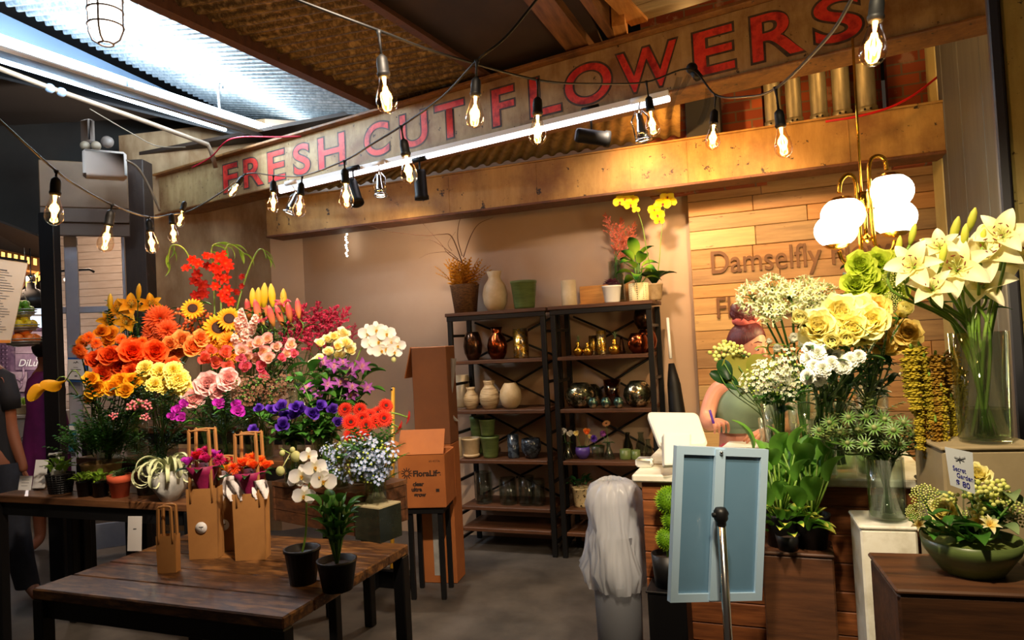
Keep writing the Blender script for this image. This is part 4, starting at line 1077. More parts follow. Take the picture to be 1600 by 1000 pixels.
# ---- vases on the steps
def stepvase(px, Y, z, rb, rt, h, lab, fill=.55):
    c = atY(px, Y, z); d = depth(c)
    o = MB(); th = .004
    o.lathe([(0, 0), (rb, 0), (rb + (rt - rb) * .4, h * .4), (rt, h), (rt - th, h), (rb + (rt - rb) * .4 - th, h * .4), (rb - th, .012), (0, .012)], 24)
    ob = o.build('glass_vase', m_glass); ob.location = c + ZU * .001; tag(ob, lab, 'vase')
    w = MB(); f = fill; r2 = rb + (rt - rb) * f; w.lathe([(0, .013), (rb - th - .001, .013), (r2 - th - .001, h * f), (0, h * f)], 24); q = w.build('water', m_water); q.parent = ob
    return V(ob.location), rb, rt, h
y1_, y2_, y3_ = TY + .30, TY + .64, TY + 1.08
VS = {}
VS['rose'] = stepvase(215, y2_, .97, .06, .075, .24, 'glass vase of deep orange roses on the wooden step')
VS['mixo'] = stepvase(152, y2_, .97, .055, .07, .22, 'glass vase of small orange zinnias nearest the glazed door')
VS['yrose'] = stepvase(172, y1_ + .02, .85, .055, .065, .2, 'glass vase of yellow roses behind the leafy bush')
VS['ycarn'] = stepvase(258, y1_ + .05, .85, .06, .075, .22, 'glass vase of yellow carnations behind the lattice pot')
VS['ppk'] = stepvase(322, y2_, .97, .055, .07, .2, 'glass vase of pale pink roses on the wooden step')
VS['glad'] = stepvase(338, y3_, 1.10, .06, .08, .3, 'tall glass vase of red gladioli on the highest step')
VS['olily'] = stepvase(212, y3_, 1.10, .055, .07, .22, 'glass vase of orange lilies beside the rusty column')
VS['mum'] = stepvase(262, y3_ - .05, 1.10, .055, .065, .2, 'glass vase of shaggy orange mums and berries')
VS['sun'] = stepvase(345, y3_ - .25, 1.10, .06, .07, .2, 'glass vase of sunflowers in front of the gladioli')
VS['plily'] = stepvase(418, y3_ - .05, 1.10, .06, .075, .24, 'glass vase of pink lily buds on the highest step')
VS['snap'] = stepvase(384, y3_ - .28, 1.10, .05, .06, .2, 'glass vase of pale pink stock spikes')
VS['pcup'] = stepvase(398, y2_ + .03, .97, .055, .07, .22, 'glass vase of small pink and cream lisianthus')
VS['ast'] = stepvase(470, y3_ - .1, 1.10, .055, .07, .22, 'glass vase of crimson astilbe plumes')
VS['wax'] = stepvase(412, TY + .53, .97, .055, .07, .16, 'glass vase of brown pink waxflower sprigs')
VS['mag'] = stepvase(352, TY + .55, .97, .05, .06, .14, 'short glass vase of magenta sweet peas')
def cratevase(px, py, rb, rt, h, lab, z=CZ, fill=.5):
    return vase(px, py, 3, rb, rt, h, lab, fill, z=z)
VS['purp'] = cratevase(462, 756, .05, .052, .22, 'tall straight glass vase of violet lisianthus on the crate')
VS['alst'] = cratevase(512, 757, .05, .055, .25, 'tall glass vase of mauve alstroemeria on the crate')
VS['wht'] = cratevase(500, 747, .035, .035, .22, 'slim glass vase of cream ranunculus behind the alstroemeria')
VS['ger'] = cratevase(566, 756, .05, .06, .24, 'glass vase of red gerberas on the crate')
VS['twee'] = vase(588, 783, 2.9, .047, .05, .20, 'straight glass vase of pale blue tweedia on the slate box', .75, z=SZ + .0005)
VS['twee2'] = cratevase(535, 764, .03, .034, .16, 'slim glass vase of blue tweedia buds at the crate front')
# ---- petal colours
m_glad = petal_mat('gladiolus_red', [(0, (255, 150, 70)), (.35, (240, 60, 26)), (1, (226, 40, 22))], var=.25)
m_or = petal_mat('rose_orange', [(0, (170, 26, 8)), (.35, (232, 62, 16)), (.7, (250, 92, 28)), (1, (255, 130, 60))])
m_pe = petal_mat('rose_peach', [(0, (226, 90, 30)), (.5, (255, 150, 70)), (1, (255, 196, 110))])
m_mumo = petal_mat('mum_orange', [(0, (206, 70, 24)), (1, (240, 106, 52))])
m_yc = petal_mat('carnation_yellow', [(0, (226, 190, 30)), (.7, (252, 226, 70)), (1, (255, 244, 150))])
m_yr = petal_mat('rose_yellow', [(0, (216, 120, 10)), (.5, (250, 176, 24)), (1, (255, 206, 50))])
m_sun = petal_mat('sunflower_yellow', [(0, (236, 120, 16)), (.4, (252, 176, 20)), (1, (255, 214, 50))])
m_pk = petal_mat('rose_blush', [(0, (226, 130, 130)), (.5, (246, 190, 186)), (1, (250, 214, 212))])
m_lil = petal_mat('lily_pink', [(0, (236, 226, 110)), (.45, (240, 120, 130)), (.8, (236, 60, 120)), (1, (250, 190, 200))])
m_lilb = petal_mat('lilybud_pink', [(0, (206, 196, 60)), (.35, (240, 150, 90)), (.7, (238, 90, 110)), (1, (250, 230, 160))])
m_lily = petal_mat('lilybud_yellow', [(0, (170, 190, 50)), (.4, (240, 200, 40)), (1, (252, 232, 130))])
m_oly = petal_mat('lily_orange', [(0, (180, 140, 20)), (.5, (236, 166, 30)), (1, (240, 190, 50))])
m_pc = petal_mat('cup_pink', [(0, (252, 226, 150)), (.5, (252, 214, 190)), (1, (246, 170, 180))])
m_pc2 = petal_mat('cup_rose', [(0, (250, 200, 180)), (.5, (232, 120, 140)), (1, (206, 60, 100))])
m_snap = petal_mat('stock_blush', [(0, (250, 160, 150)), (.6, (255, 216, 206)), (1, (255, 246, 240))])
m_ast = petal_mat('astilbe_crimson', [(0, (176, 34, 70)), (1, (222, 74, 110))], .15)
m_cr = petal_mat('cream_cup', [(0, (246, 206, 70)), (.5, (252, 236, 150)), (1, (255, 252, 232))])
m_wo = petal_mat('orchid_white', [(0, (246, 240, 200)), (.4, (252, 250, 244)), (1, (255, 254, 252))], .25, var=.04)
m_als = petal_mat('alstro_mauve', [(0, (230, 180, 210)), (.5, (176, 96, 186)), (1, (132, 52, 150))])
m_vi = petal_mat('lisianthus_violet', [(0, (36, 14, 60)), (.5, (80, 36, 166)), (1, (122, 78, 212))])
m_mg = petal_mat('sweetpea_magenta', [(0, (236, 140, 220)), (.5, (214, 66, 204)), (1, (176, 40, 176))])
m_gr = petal_mat('gerbera_red', [(0, (130, 8, 10)), (.5, (216, 22, 16)), (1, (255, 86, 50))])
m_gr2 = petal_mat('gerbera_coral', [(0, (250, 120, 110)), (.6, (250, 80, 70)), (1, (240, 50, 60))])
m_tw = petal_mat('tweedia_blue', [(0, (226, 232, 250)), (1, (150, 180, 236))], var=.08)
m_wx = petal_mat('wax_brown', [(0, (96, 76, 40)), (1, (140, 92, 80))])
m_bo = petal_mat('berry_orange', [(0, (240, 120, 50)), (.5, (246, 140, 80)), (1, (230, 80, 50))], .05, .3)
m_bp = petal_mat('berry_pink', [(0, (240, 150, 150)), (1, (226, 110, 130))], .05, .3)
m_sal = petal_mat('cup_salmon', [(0, (250, 200, 120)), (.5, (246, 130, 100)), (1, (226, 90, 90))])
m_cal = petal_mat('calla_gold', [(0, (206, 160, 20)), (1, (250, 180, 30))])
m_zin = petal_mat('zinnia_orange', [(0, (240, 90, 20)), (1, (255, 130, 36))])
m_gold = petal_mat('marigold', [(0, (206, 96, 14)), (1, (246, 168, 40))])
# ---- gladioli: spikes with florets as parts
def gladiolus(path, d, fl, label, tip=6):
    b0, mo = in_vase(VS['glad'], P(path[0][0], path[0][1], d))
    pts = [b0, mo] + [P(x, y, d) for x, y in path]
    sp = crom(pts, 6); t = thing('gladiolus', b0, label, 'flower', 'red gladiolus spikes over the flower display')
    b = MB(); n = len(sp); b.tube(sp, [0.0068 - .0035 * i / n for i in range(n)], 6); b.build('stem', m_stem2, t)
    for (x, y, s, mm) in fl:
        c = P(x, y, d - .03); ax = (CAM - c).normalized() + V((RND.uniform(-.6, .6), RND.uniform(-.4, .4), RND.uniform(-.1, .7)))
        q = min(sp, key=lambda p: (p - c).length)
        inst('floret', bloom('floret', mm, RND.randint(0, 2)), t, Matrix.Translation(q.lerp(c, .8) - b0) @ rotz_to(ax, RND.random() * 6) @ Matrix.Scale(.78 * s / FOC * d, 4))
    for i in range(tip):                              # green buds hanging along the bent tip
        q = sp[-2 - i * 2]; dr = (sp[-1] - sp[-4]).normalized() + V((RND.uniform(-.5, .5), 0, -.5)) + CR * RND.uniform(-.6, .6)
        inst('leaf', leaf_mesh('lance', m_leaf_y), t, Matrix.Translation(q - b0) @ rotz_to(dr) @ Matrix.Rotation(-PI / 2, 4, 'Y') @ Matrix.Scale(.095, 4))
    return t
m_gd = petal_mat('gladiolus_deep', [(0, (200, 50, 30)), (1, (150, 16, 18))])
gladiolus([(322, 520), (308, 440), (290, 392), (268, 384), (262, 412)], 4.05, [(328, 398, 16, m_glad), (300, 405, 20, m_glad), (290, 422, 20, m_glad), (312, 412, 22, m_glad), (313, 428, 24, m_gd), (316, 446, 26, m_gd), (303, 440, 22, m_gd), (318, 460, 24, m_gd), (306, 462, 22, m_gd), (312, 474, 18, m_glad)], 'red gladiolus spike whose pale tip bends toward the rusty column', 4)
gladiolus([(336, 520), (334, 440), (331, 388), (345, 380)], 4.15, [(330, 404, 18, m_glad), (322, 416, 18, m_gd)], 'slim green gladiolus tip standing between the two red spikes', 5)
gladiolus([(345, 520), (346, 440), (352, 392), (362, 382), (384, 398)], 4.0, [(340, 404, 24, m_glad), (332, 418, 22, m_glad), (352, 412, 26, m_glad), (340, 424, 24, m_glad), (362, 422, 26, m_glad), (356, 438, 26, m_glad), (343, 436, 24, m_glad), (335, 446, 20, m_glad), (360, 454, 22, m_glad), (348, 462, 22, m_glad), (364, 470, 20, m_glad), (354, 468, 18, m_glad), (352, 396, 14, m_glad)], 'fullest red gladiolus spike, tip drooping toward the inner beam', 6)
gladiolus([(366, 500), (382, 440), (400, 396), (411, 390), (416, 404)], 4.1, [(378, 434, 14, m_gd), (380, 448, 14, m_gd), (366, 458, 16, m_gd)], 'thin gladiolus stem leaning far over the pink lily buds', 3)
# ---- bunches
bunch('orange_lily', 'lily', m_oly, [(184, 482, 34), (205, 474, 38), (236, 474, 34), (168, 500, 30), (196, 503, 32)], 4.15, VS['olily'], 'orange lilies in front of the rusty column', leaves=3, leafk='lance', ll=.09, face=.5)
bunch('lily_bud', 'lilybud', m_lily, [(217, 456, 26), (172, 472, 28), (206, 502, 26)], 4.15, VS['olily'], 'yellow green lily buds by the column', leaves=4, leafk='lance', axis=(0, 0, 1))
bunch('shaggy_mum', 'mum', m_mumo, [(250, 498, 50), (240, 520, 40), (262, 516, 40)], 3.95, VS['mum'], 'shaggy rust orange mums over the roses', leaves=2, face=.9)
bunch('berry_sprig', 'berry', m_bo, [(284, 486, 24), (296, 500, 26), (308, 490, 24), (316, 508, 24), (304, 520, 24), (322, 492, 20), (290, 512, 22)], 3.95, VS['mum'], 'sprigs of orange hypericum berries beside the shaggy mum', 'berries', leaves=4, ll=.06, leafm=m_leafd)
bunch('sunflower', 'sunflower', m_sun, [(341, 512, 42), (358, 498, 36), (301, 482, 32)], 3.75, VS['sun'], 'sunflowers under the red gladioli', face=1.3, leaves=2, leafk='oval', ll=.09)
bunch('orange_mum', 'mum', m_gold, [(336, 530, 36), (358, 534, 38), (344, 548, 34), (364, 552, 32)], 3.7, VS['sun'], 'bronze orange mums below the sunflowers', leaves=2, face=.9)
bunch('stock_spike', 'spike', m_snap, [(374, 512, 40), (384, 536, 44), (368, 538, 40), (396, 505, 34), (378, 496, 34)], 3.7, VS['snap'], 'pale pink stock spikes beside the sunflowers', leaves=2, leafk='lance', zsc=1.5, face=.2)
bunch('lily_bud', 'lilybud', m_lily, [(404, 468, 38), (413, 462, 40), (425, 462, 38), (443, 470, 38), (395, 466, 32)], 3.95, VS['plily'], 'yellow lily buds standing up over the pink stock', leaves=5, leafk='lance', ll=.1, axis=(.05, -.05, 1))
bunch('lily_bud', 'lilybud', m_lilb, [(402, 486, 38), (424, 494, 36), (437, 494, 36), (388, 484, 38), (414, 482, 34), (452, 488, 34), (466, 482, 32)], 3.9, VS['plily'], 'pink lily buds below the yellow ones', leaves=4, leafk='lance', ll=.1, axis=(.1, -.3, 1))
bunch('lily_bloom', 'lily', m_lil, [(440, 468, 26), (408, 496, 24)], 3.85, VS['plily'], 'half open pink lilies among the buds', leaves=3, leafk='lance', axis=(0, -.3, 1), zsc=1.5)
bunch('astilbe', 'plume', m_ast, [(452, 506, 52), (470, 500, 56), (486, 512, 58), (503, 506, 56), (518, 498, 52), (534, 500, 46), (494, 490, 46), (480, 530, 46), (460, 528, 44), (510, 530, 46), (552, 520, 30), (446, 540, 36)], 3.95, VS['ast'], 'feathery crimson astilbe plumes', leaves=2, leafk='fern', leafm=m_leafd, face=.05, zsc=1.25)
bunch('peach_rose', 'rose', m_pe, [(275, 548, 34), (302, 542, 34), (286, 532, 30), (266, 538, 26), (314, 528, 26)], 3.7, VS['rose'], 'peach edged orange roses under the berries', leaves=2)
bunch('orange_rose', 'rose', m_or, [(150, 562, 30), (172, 556, 32), (207, 550, 38), (243, 549, 36), (188, 572, 30), (224, 573, 32), (160, 584, 28), (252, 570, 30), (270, 572, 26), (205, 582, 26)], 3.55, VS['rose'], 'vivid orange roses over the yellow carnations', leaves=2, leafm=m_leafd)
bunch('orange_zinnia', 'mum', m_zin, [(123, 546, 22), (138, 528, 22), (128, 552, 20), (150, 536, 20), (190, 530, 20), (208, 532, 18), (222, 534, 20)], 3.6, VS['mixo'], 'small orange zinnias below the lilies', leaves=2, leafm=m_leafd)
bunch('gold_rose', 'cup', m_gold, [(129, 536, 24), (158, 518, 26), (172, 522, 28), (168, 534, 24)], 3.7, VS['mixo'], 'gold cup flowers beside the glazed door', leaves=2)
bunch('yellow_carnation', 'carnation', m_yc, [(226, 574, 26), (232, 592, 26), (250, 580, 30), (278, 592, 36), (243, 600, 28), (262, 606, 26), (288, 606, 30), (218, 588, 22), (270, 578, 30)], 3.35, VS['ycarn'], 'frilly yellow carnations in the heart of the display', leaves=2, leafk='lance', leafm=m_leaf_g)
bunch('yellow_rose', 'rose', m_yr, [(142, 592, 22), (150, 608, 28), (176, 606, 26), (188, 596, 26), (206, 596, 26), (196, 610, 24), (140, 622, 18)], 3.3, VS['yrose'], 'golden yellow roses over the leafy bush', leaves=3, leafm=m_leafd)
bunch('calla_lily', 'trumpet', m_cal, [(90, 600, 34), (66, 608, 36)], 3.35, VS['yrose'], 'golden calla lilies reaching over to the black post', leaves=0, axis=(-1, -.3, -.25), stemm=m_stem2)
bunch('pale_rose', 'rose', m_pk, [(326, 600, 38), (357, 592, 34), (302, 624, 32), (340, 612, 28)], 3.3, VS['ppk'], 'big blush pink roses mid display', leaves=2)
bunch('salmon_lisianthus', 'cup', m_sal, [(320, 560, 26), (338, 566, 24), (352, 552, 26), (356, 572, 22), (330, 548, 20)], 3.5, VS['ppk'], 'salmon lisianthus between the orange and pink blooms', leaves=1)
bunch('pink_lisianthus', 'cup', m_pc, [(378, 548, 24), (392, 540, 24), (404, 535, 24), (418, 530, 26), (412, 550, 24), (388, 558, 22), (398, 562, 22), (420, 560, 24), (432, 542, 20), (455, 538, 22), (448, 552, 20)], 3.5, VS['pcup'], 'pink tipped cream lisianthus under the stock', leaves=2)
bunch('rose_lisianthus', 'cup', m_pc2, [(384, 574, 22), (408, 572, 22), (412, 588, 20), (376, 560, 18), (440, 560, 16), (460, 552, 16)], 3.4, VS['pcup'], 'deep rose lisianthus over the waxflower', leaves=1)
bunch('waxflower', 'spray', m_wx, [(372, 600, 36), (392, 604, 40), (412, 600, 40), (430, 610, 38), (402, 620, 38), (382, 622, 36), (446, 598, 32), (424, 628, 34)], 3.3, VS['wax'], 'brown pink waxflower sprigs over the violet blooms', m3=m_stem, leaves=4, leafk='sprig', leafm=m_leafd, ll=.1)
bunch('sweet_pea', 'cup', m_mg, [(342, 630, 22), (368, 634, 20), (372, 642, 24), (288, 632, 18), (278, 640, 20), (284, 652, 18), (268, 650, 16)], 3.15, VS['mag'], 'magenta sweet peas below the blush roses', leaves=1)
bunch('pink_berry', 'berry', m_bp, [(206, 634, 22), (218, 630, 22), (230, 634, 20), (178, 650, 16), (226, 652, 18)], 3.25, VS['yrose'], 'pink berry sprigs beneath the golden roses', 'berries', leaves=3, leafm=m_leaf)
bunch('violet_lisianthus', 'cup', m_vi, [(404, 638, 18), (424, 640, 22), (440, 636, 26), (446, 650, 26), (442, 664, 28), (458, 648, 24), (470, 640, 26), (488, 646, 26), (500, 634, 22), (520, 640, 22), (396, 672, 20), (528, 660, 20), (462, 636, 22)], 3.1, VS['purp'], 'violet lisianthus over the white orchid', leaves=3, leafm=m_leaf)
bunch('alstroemeria', 'alstro', m_als, [(505, 566, 26), (522, 572, 28), (546, 578, 32), (566, 572, 30), (532, 598, 26), (512, 600, 24), (550, 604, 26), (480, 606, 24), (500, 616, 24), (574, 606, 24), (548, 618, 26), (536, 566, 22)], 3.3, VS['alst'], 'mauve alstroemeria heads on leafy stems', leaves=4, leafk='oval', ll=.11)
bunch('cream_ranunculus', 'cup', m_cr, [(500, 536, 22), (512, 530, 22), (522, 526, 22), (536, 522, 26), (540, 536, 24), (528, 542, 22), (546, 540, 24), (514, 550, 22), (530, 556, 24), (500, 560, 20), (508, 566, 20), (548, 548, 22), (492, 566, 20)], 3.45, VS['wht'], 'cream ranunculus in front of the astilbe', leaves=1)
m_obud = petal_mat('orchid_bud', (216, 218, 150))
# white phalaenopsis stems
def orchid(name, path, d, blooms, buds, base, label, m, cat='orchid', lip=None, stemr=.004, face=None, m3=None):
    t = thing(name, base, label, cat)
    sp = crom([base] + [P(x, y, d) for x, y in path], 6); n = len(sp)
    b = MB(); b.tube(sp, [stemr * (1 - .6 * i / n) for i in range(n)], 6); b.build('stem', m_stem2, t)
    for (x, y, s) in blooms:
        c = P(x, y, d - .03); q = min(sp, key=lambda p: (p - c).length)
        if (q - c).length > .03:
            b = MB(); b.tube([q, q.lerp(c, .5) + ZU * .008, c + CF * .01], .0022, 5); b.build('pedicel', m_stem2, t)
        f = (CAM - c).normalized() + V((RND.uniform(-.35, .35), 0, RND.uniform(-.25, .1))) if face is None else V(face) + V((RND.uniform(-.3, .3), 0, RND.uniform(-.2, .2)))
        f.normalize(); upv = (CU - f * CU.dot(f)).normalized(); R3 = Matrix((upv.cross(f), upv, f)).transposed().to_4x4()
        inst('bloom', bloom('orchid', m, 0, None, m3), t, Matrix.Translation(c - base) @ R3 @ Matrix.Rotation(RND.uniform(-.2, .2), 4, 'Z') @ Matrix.Scale(s / FOC * d, 4))
    for (x, y, s) in buds:
        c = P(x, y, d - .02); q = min(sp, key=lambda p: (p - c).length); r = s / FOC * d / 2
        b = MB(); b.ball(c, r, 10, 7, sq=(1, .9, 1.1)); b.tube([q, c], .002, 5); b.build('bud', m_obud, t)
    return t
vb, mo = in_vase(VS['wht'], P(560, 540, 3.35))
orchid('white_orchid', [(528, 640), (552, 575), (568, 540), (590, 528), (612, 545), (618, 560)], 3.35, [(574, 520, 28), (588, 516, 28), (604, 522, 28), (592, 534, 30), (578, 536, 26), (612, 534, 26), (596, 548, 28), (586, 548, 24), (622, 540, 24), (616, 550, 24), (604, 545, 26)], [(615, 562, 8)], VS['wht'][0] + V((0, 0, .016)), 'arching white orchid stem reaching out before the taupe wall', m_wo)
lb = atY(474, TY - .52, LZ); lb.z = LZ + .001
pt = thing('orchid_pot', lb, 'dark nursery pot of the white orchid on the low table', 'pot')
b = MB(); b.lathe([(0, 0), (.045, 0), (.06, .11), (.064, .11), (.064, .12), (.056, .12), (.054, .1), (0, .1)], 20, Matrix.Translation(lb)); b.build('pot', m_black, pt)
orchid('white_orchid', [(478, 830), (480, 770), (492, 730), (482, 706), (462, 712), (438, 700)], depth(lb), [(470, 744, 36), (492, 730, 34), (506, 752, 38), (475, 775, 34), (482, 712, 26), (462, 752, 24), (500, 744, 26)], [(462, 713, 16), (438, 736, 14), (441, 708, 9), (457, 703, 9)], lb + V((0, 0, .1)), 'white orchid with open blooms standing in a pot on the low table', m_wo)
# gerberas
gs = bunch('red_gerbera', 'daisy', m_gr, [(539, 640, 26, 3.1), (562, 640, 26, 3.15), (548, 660, 30, 3.0), (566, 654, 28, 3.05), (578, 650, 28, 3.1), (588, 658, 28, 3.0), (600, 654, 30, 3.0), (572, 664, 26, 2.98), (548, 680, 26, 2.95), (568, 682, 26, 2.95), (603, 634, 26, 3.15), (590, 645, 24, 3.15)], 3.05, VS['ger'], 'red gerberas in the vase beside the cardboard box', leaves=0, face=1.5, sr=.0035, stemm=m_stem2, dj=.04)
g2 = bunch('coral_gerbera', 'daisy', m_gr2, [(637, 652, 24), (623, 668, 26)], 3.05, VS['ger'], 'drooping coral gerberas seen from behind, nearest the cardboard box', leaves=0, axis=(.75, .35, -.3), sr=.004, stemm=m_stem2, dj=.02)
bunch('tweedia', 'spray', m_tw, [(530, 704, 40), (552, 696, 44), (568, 692, 44), (586, 704, 46), (604, 708, 44), (600, 726, 42), (576, 722, 46), (556, 720, 44), (570, 738, 38), (590, 742, 36), (548, 742, 34)], 2.85, VS['twee'], 'pale blue tweedia heads over the slate box', leaves=4, leafk='sprig', ll=.08, stemm=m_stem2, sr=.002)
bunch('tweedia', 'spray', m_tw, [(512, 702, 26), (515, 722, 26), (525, 736, 28)], 2.9, VS['twee2'], 'blue tweedia sprigs leaning toward the white orchid', leaves=4, leafk='sprig', ll=.07, stemm=m_stem2, sr=.002)
# ---- greenery among the stems: cut foliage branches
def foliage(px, py, d, vs, ph, kind='sprig', m=None, ll=.13, n=9):
    b0, mo = in_vase(vs, P(px, py, d)); e = P(px, py, d); sp = crom([b0, mo, e], 6); t = thing('foliage_branch', b0, None, 'greenery')
    b = MB(); b.tube(sp, .0026, 5); b.build('stem', m_stem, t)
    for i in range(n):
        q = sp[min(len(sp) - 1, 5 + int(i / n * (len(sp) - 5)))]
        inst('leaf', leaf_mesh(kind, m or m_leafd), t, Matrix.Translation(q - b0) @ Matrix.Rotation(RND.random() * 6.28, 4, 'Z') @ Matrix.Rotation(RND.uniform(-.5, .2), 4, 'Y') @ Matrix.Scale(ll * RND.uniform(.7, 1.2), 4))
    return t
def greens(items, vs, ph, d, **kw):
    o = [foliage(x, y, d + RND.uniform(-.1, .1), vs, ph, **kw) for x, y in items]
    if len(o) == 1: o[0]['label'] = ph
    else: order_labels(o, ph, [i[0] for i in items])
greens([(196, 500), (178, 515), (216, 512), (162, 540), (230, 500)], VS['olily'], 'dark leafy branches among the orange lilies', 4.1)
greens([(270, 512), (300, 510), (284, 530), (318, 520)], VS['mum'], 'leafy branches between the orange berries', 4.0, kind='oval', ll=.07)
greens([(190, 628), (170, 640), (210, 645), (150, 635), (236, 640), (256, 628)], VS['yrose'], 'green sprigs hanging under the golden roses', 3.3, ll=.14)
greens([(250, 625), (272, 630), (300, 648), (318, 640)], VS['ycarn'], 'dark sprigs below the yellow carnations', 3.3)
greens([(350, 648), (380, 655), (330, 655), (400, 650)], VS['mag'], 'green sprigs below the sweet peas', 3.2)
greens([(430, 520), (410, 515), (448, 512), (468, 548), (484, 566), (420, 500)], VS['plily'], 'green branches beneath the pink lily buds', 3.9, kind='lance', ll=.1)
greens([(470, 590), (488, 580), (500, 596), (450, 584), (560, 590), (574, 584)], VS['alst'], 'broad green leaves among the alstroemeria', 3.35, kind='oval', ll=.11, m=m_leaf)
greens([(420, 660), (450, 680), (470, 672), (500, 668), (520, 676), (436, 690), (484, 690)], VS['purp'], 'green stems under the violet lisianthus', 3.1, kind='oval', ll=.07, m=m_leaf)
greens([(590, 700), (606, 688), (560, 706), (540, 715)], VS['twee'], 'leafy sprigs inside the blue tweedia', 2.9, m=m_leaf, ll=.1)
# ---- things on the plank table
def pot(name, c, prof, m, lab, soil=None, cat='pot', seg=24, mod=None):
    t = thing(name, c, lab, cat)
    b = MB(); b.lathe(prof, seg, Matrix.Translation(c), mod=mod); b.build('pot', m, t)
    r, z = soil; b = MB(); b.lathe([(r, z), (0, z + .006)], 16, Matrix.Translation(c)); b.build('soil', mat('soil', (46, 32, 22), .9), t)
    return t
def leafy(par, c, n, kind, m, ll, spread, h, up=.5):
    """leaves of a potted plant, parts of its thing"""
    for k in range(n):
        a = k * 2.4 + RND.uniform(-.3, .3); q = math.sqrt((k + .5) / n) * spread
        inst('leaf', leaf_mesh(kind, m), par, Matrix.Translation(V(c) - par.location + V((q * math.cos(a), q * math.sin(a), h * (1 - .5 * q / max(spread, .01)) * RND.uniform(.3, 1)))) @ Matrix.Rotation(a, 4, 'Z') @ Matrix.Rotation(RND.uniform(-.9, .1) * up, 4, 'Y') @ Matrix.Scale(ll * RND.uniform(.7, 1.2), 4))
m_tc = mat('terracotta', (196, 84, 48), .75, c2=(180, 74, 42), sc=12)
m_tanp = mat('tan_pot', (150, 122, 74), .7, c2=(126, 100, 60), sc=10)
TZ = .8505
def ontab(px, py): p = onz(px, py, .85); p.z = TZ; return p
c = ontab(188, 776)
t = pot('terracotta_pot', c, [(0, 0), (.040, 0), (.050, .075), (.058, .076), (.060, .112), (.053, .112), (.05, .09), (0, .09)], m_tc, 'small terracotta pot with a grey green succulent on the plank table', (.051, .09))
for k in range(16):
    a = k * 2.4; inst('leaf', leaf_mesh('oval', m_leaf_g), t, Matrix.Translation(V((0, 0, .095))) @ Matrix.Rotation(a, 4, 'Z') @ Matrix.Rotation(-.9 + .06 * k, 4, 'Y') @ Matrix.Scale(.055, 4))
c = atY(160, TY + .2, TZ)
t = pot('tan_pot', c, [(0, 0), (.075, 0), (.10, .14), (.105, .15), (.10, .15), (.09, .12), (0, .12)], m_tanp, 'wide tan pot holding the bushy small leaved shrub', (.09, .125))
leafy(t, c + V((0, 0, .14)), 90, 'sprig', m_leaf, .12, .13, .2, 1)
for px, py, r, lab in ((133, 775, .04, 'black nursery pot of trailing plant beside the wire basket'), (158, 776, .04, 'black nursery pot with lime leaves beside the terracotta pot')):
    c = ontab(px, py); t = pot('nursery_pot', c, [(0, 0), (r * .8, 0), (r, .075), (r * 1.05, .075), (r * .95, .075), (r * .9, .06), (0, .06)], m_black, lab, (r * .92, .06)); leafy(t, c + V((0, 0, .07)), 26, 'oval', m_leaf_y, .045, .045, .05, 1)
c = ontab(95, 770)
t = thing('wire_basket', c, 'black woven basket pot with a yellow green plant on the plank table', 'basket')
for k in range(9):
    b = MB(); rr_ = .05 + .016 * k / 8; b.tube([c + V((rr_ * math.cos(q * PI / 14), rr_ * math.sin(q * PI / 14), .004 + .012 * k)) for q in range(29)], .005, 5); b.build('weave', m_black, t)
b = MB()
for k in range(20):
    a = k * PI / 10; b.tube([c + V((.051 * math.cos(a), .051 * math.sin(a), .002)), c + V((.067 * math.cos(a), .067 * math.sin(a), .105))], .004, 4)
b.build('basket_ribs', m_black, t)
b = MB(); b.lathe([(0, .002), (.047, .002), (.06, .095), (0, .098)], 18, Matrix.Translation(c)); b.build('soil', mat('soil', (0, 0, 0)), t)
leafy(t, c + V((0, 0, .1)), 16, 'oval', m_leaf_y, .06, .05, .08, 1)
c = atY(92, TY + .12, TZ)
t = thing('pump_bottle', c, 'clear bottle with a white pump top behind the woven basket', 'bottle')
b = MB(); b.lathe([(0, 0), (.035, 0), (.036, .11), (.03, .13), (.013, .14), (.013, .15)], 20, Matrix.Translation(c)); b.build('body', mat('frosted_bottle', (176, 176, 170), .2), t)
b = MB(); b.lathe([(.016, .145), (.018, .17), (.01, .172), (.008, .2), (.02, .2), (.022, .212), (0, .214)], 16, Matrix.Translation(c)); b.tube([c + V((0, 0, .205)), c + V((-.05, -.01, .206)), c + V((-.055, -.01, .196))], .006, 6); b.build('pump', m_white, t)
def card(name, px0, py0, px1, py1, d, lab, m, tilt=.25, cat='card', marks=True):
    """folded paper card standing on its lower edge"""
    a, c = P(px0, py1, d), P(px1, py1, d); h = (py1 - py0) / FOC * d; o = (a + c) / 2
    t = thing(name, o, lab, cat)
    w = (c - a).normalized(); n = w.cross(ZU).normalized(); u = ZU * math.cos(tilt) - n * math.sin(tilt)
    b = MB(); b.slab(a, c, c + u * h, a + u * h, -.0015); b.build('card', m, t, smooth=False)
    return t, a, c, u, n, h
m_paper = mat('white_paper', (226, 226, 226), .6)
m_ink = mat('ink_grey', (90, 90, 96), .7)
m_blueink = mat('ink_blue', (40, 40, 150), .5)
def marks(t, a, c, u, n, h, rows, m=None):
    for k, (v, x0, x1, th) in enumerate(rows):
        p = a.lerp(c, x0) + u * h * v + n * .0006; q = a.lerp(c, x1) + u * h * v + n * .0006
        b = MB(); b.slab(p, q, q + u * th, p + u * th, .0004); b.build('printed_line', m or m_ink, t, smooth=False)
d_ = depth(ontab(58, 766))
zc_ = lambda px: ontab(px, 766)
t, a, c, u, n, h = card('card_stand', 50, 719, 70, 763, d_ - .02, 'tall white card standing at the table end behind the small sign', m_paper); marks(t, a, c, u, n, h, [(.75, .35, .65, .004)])
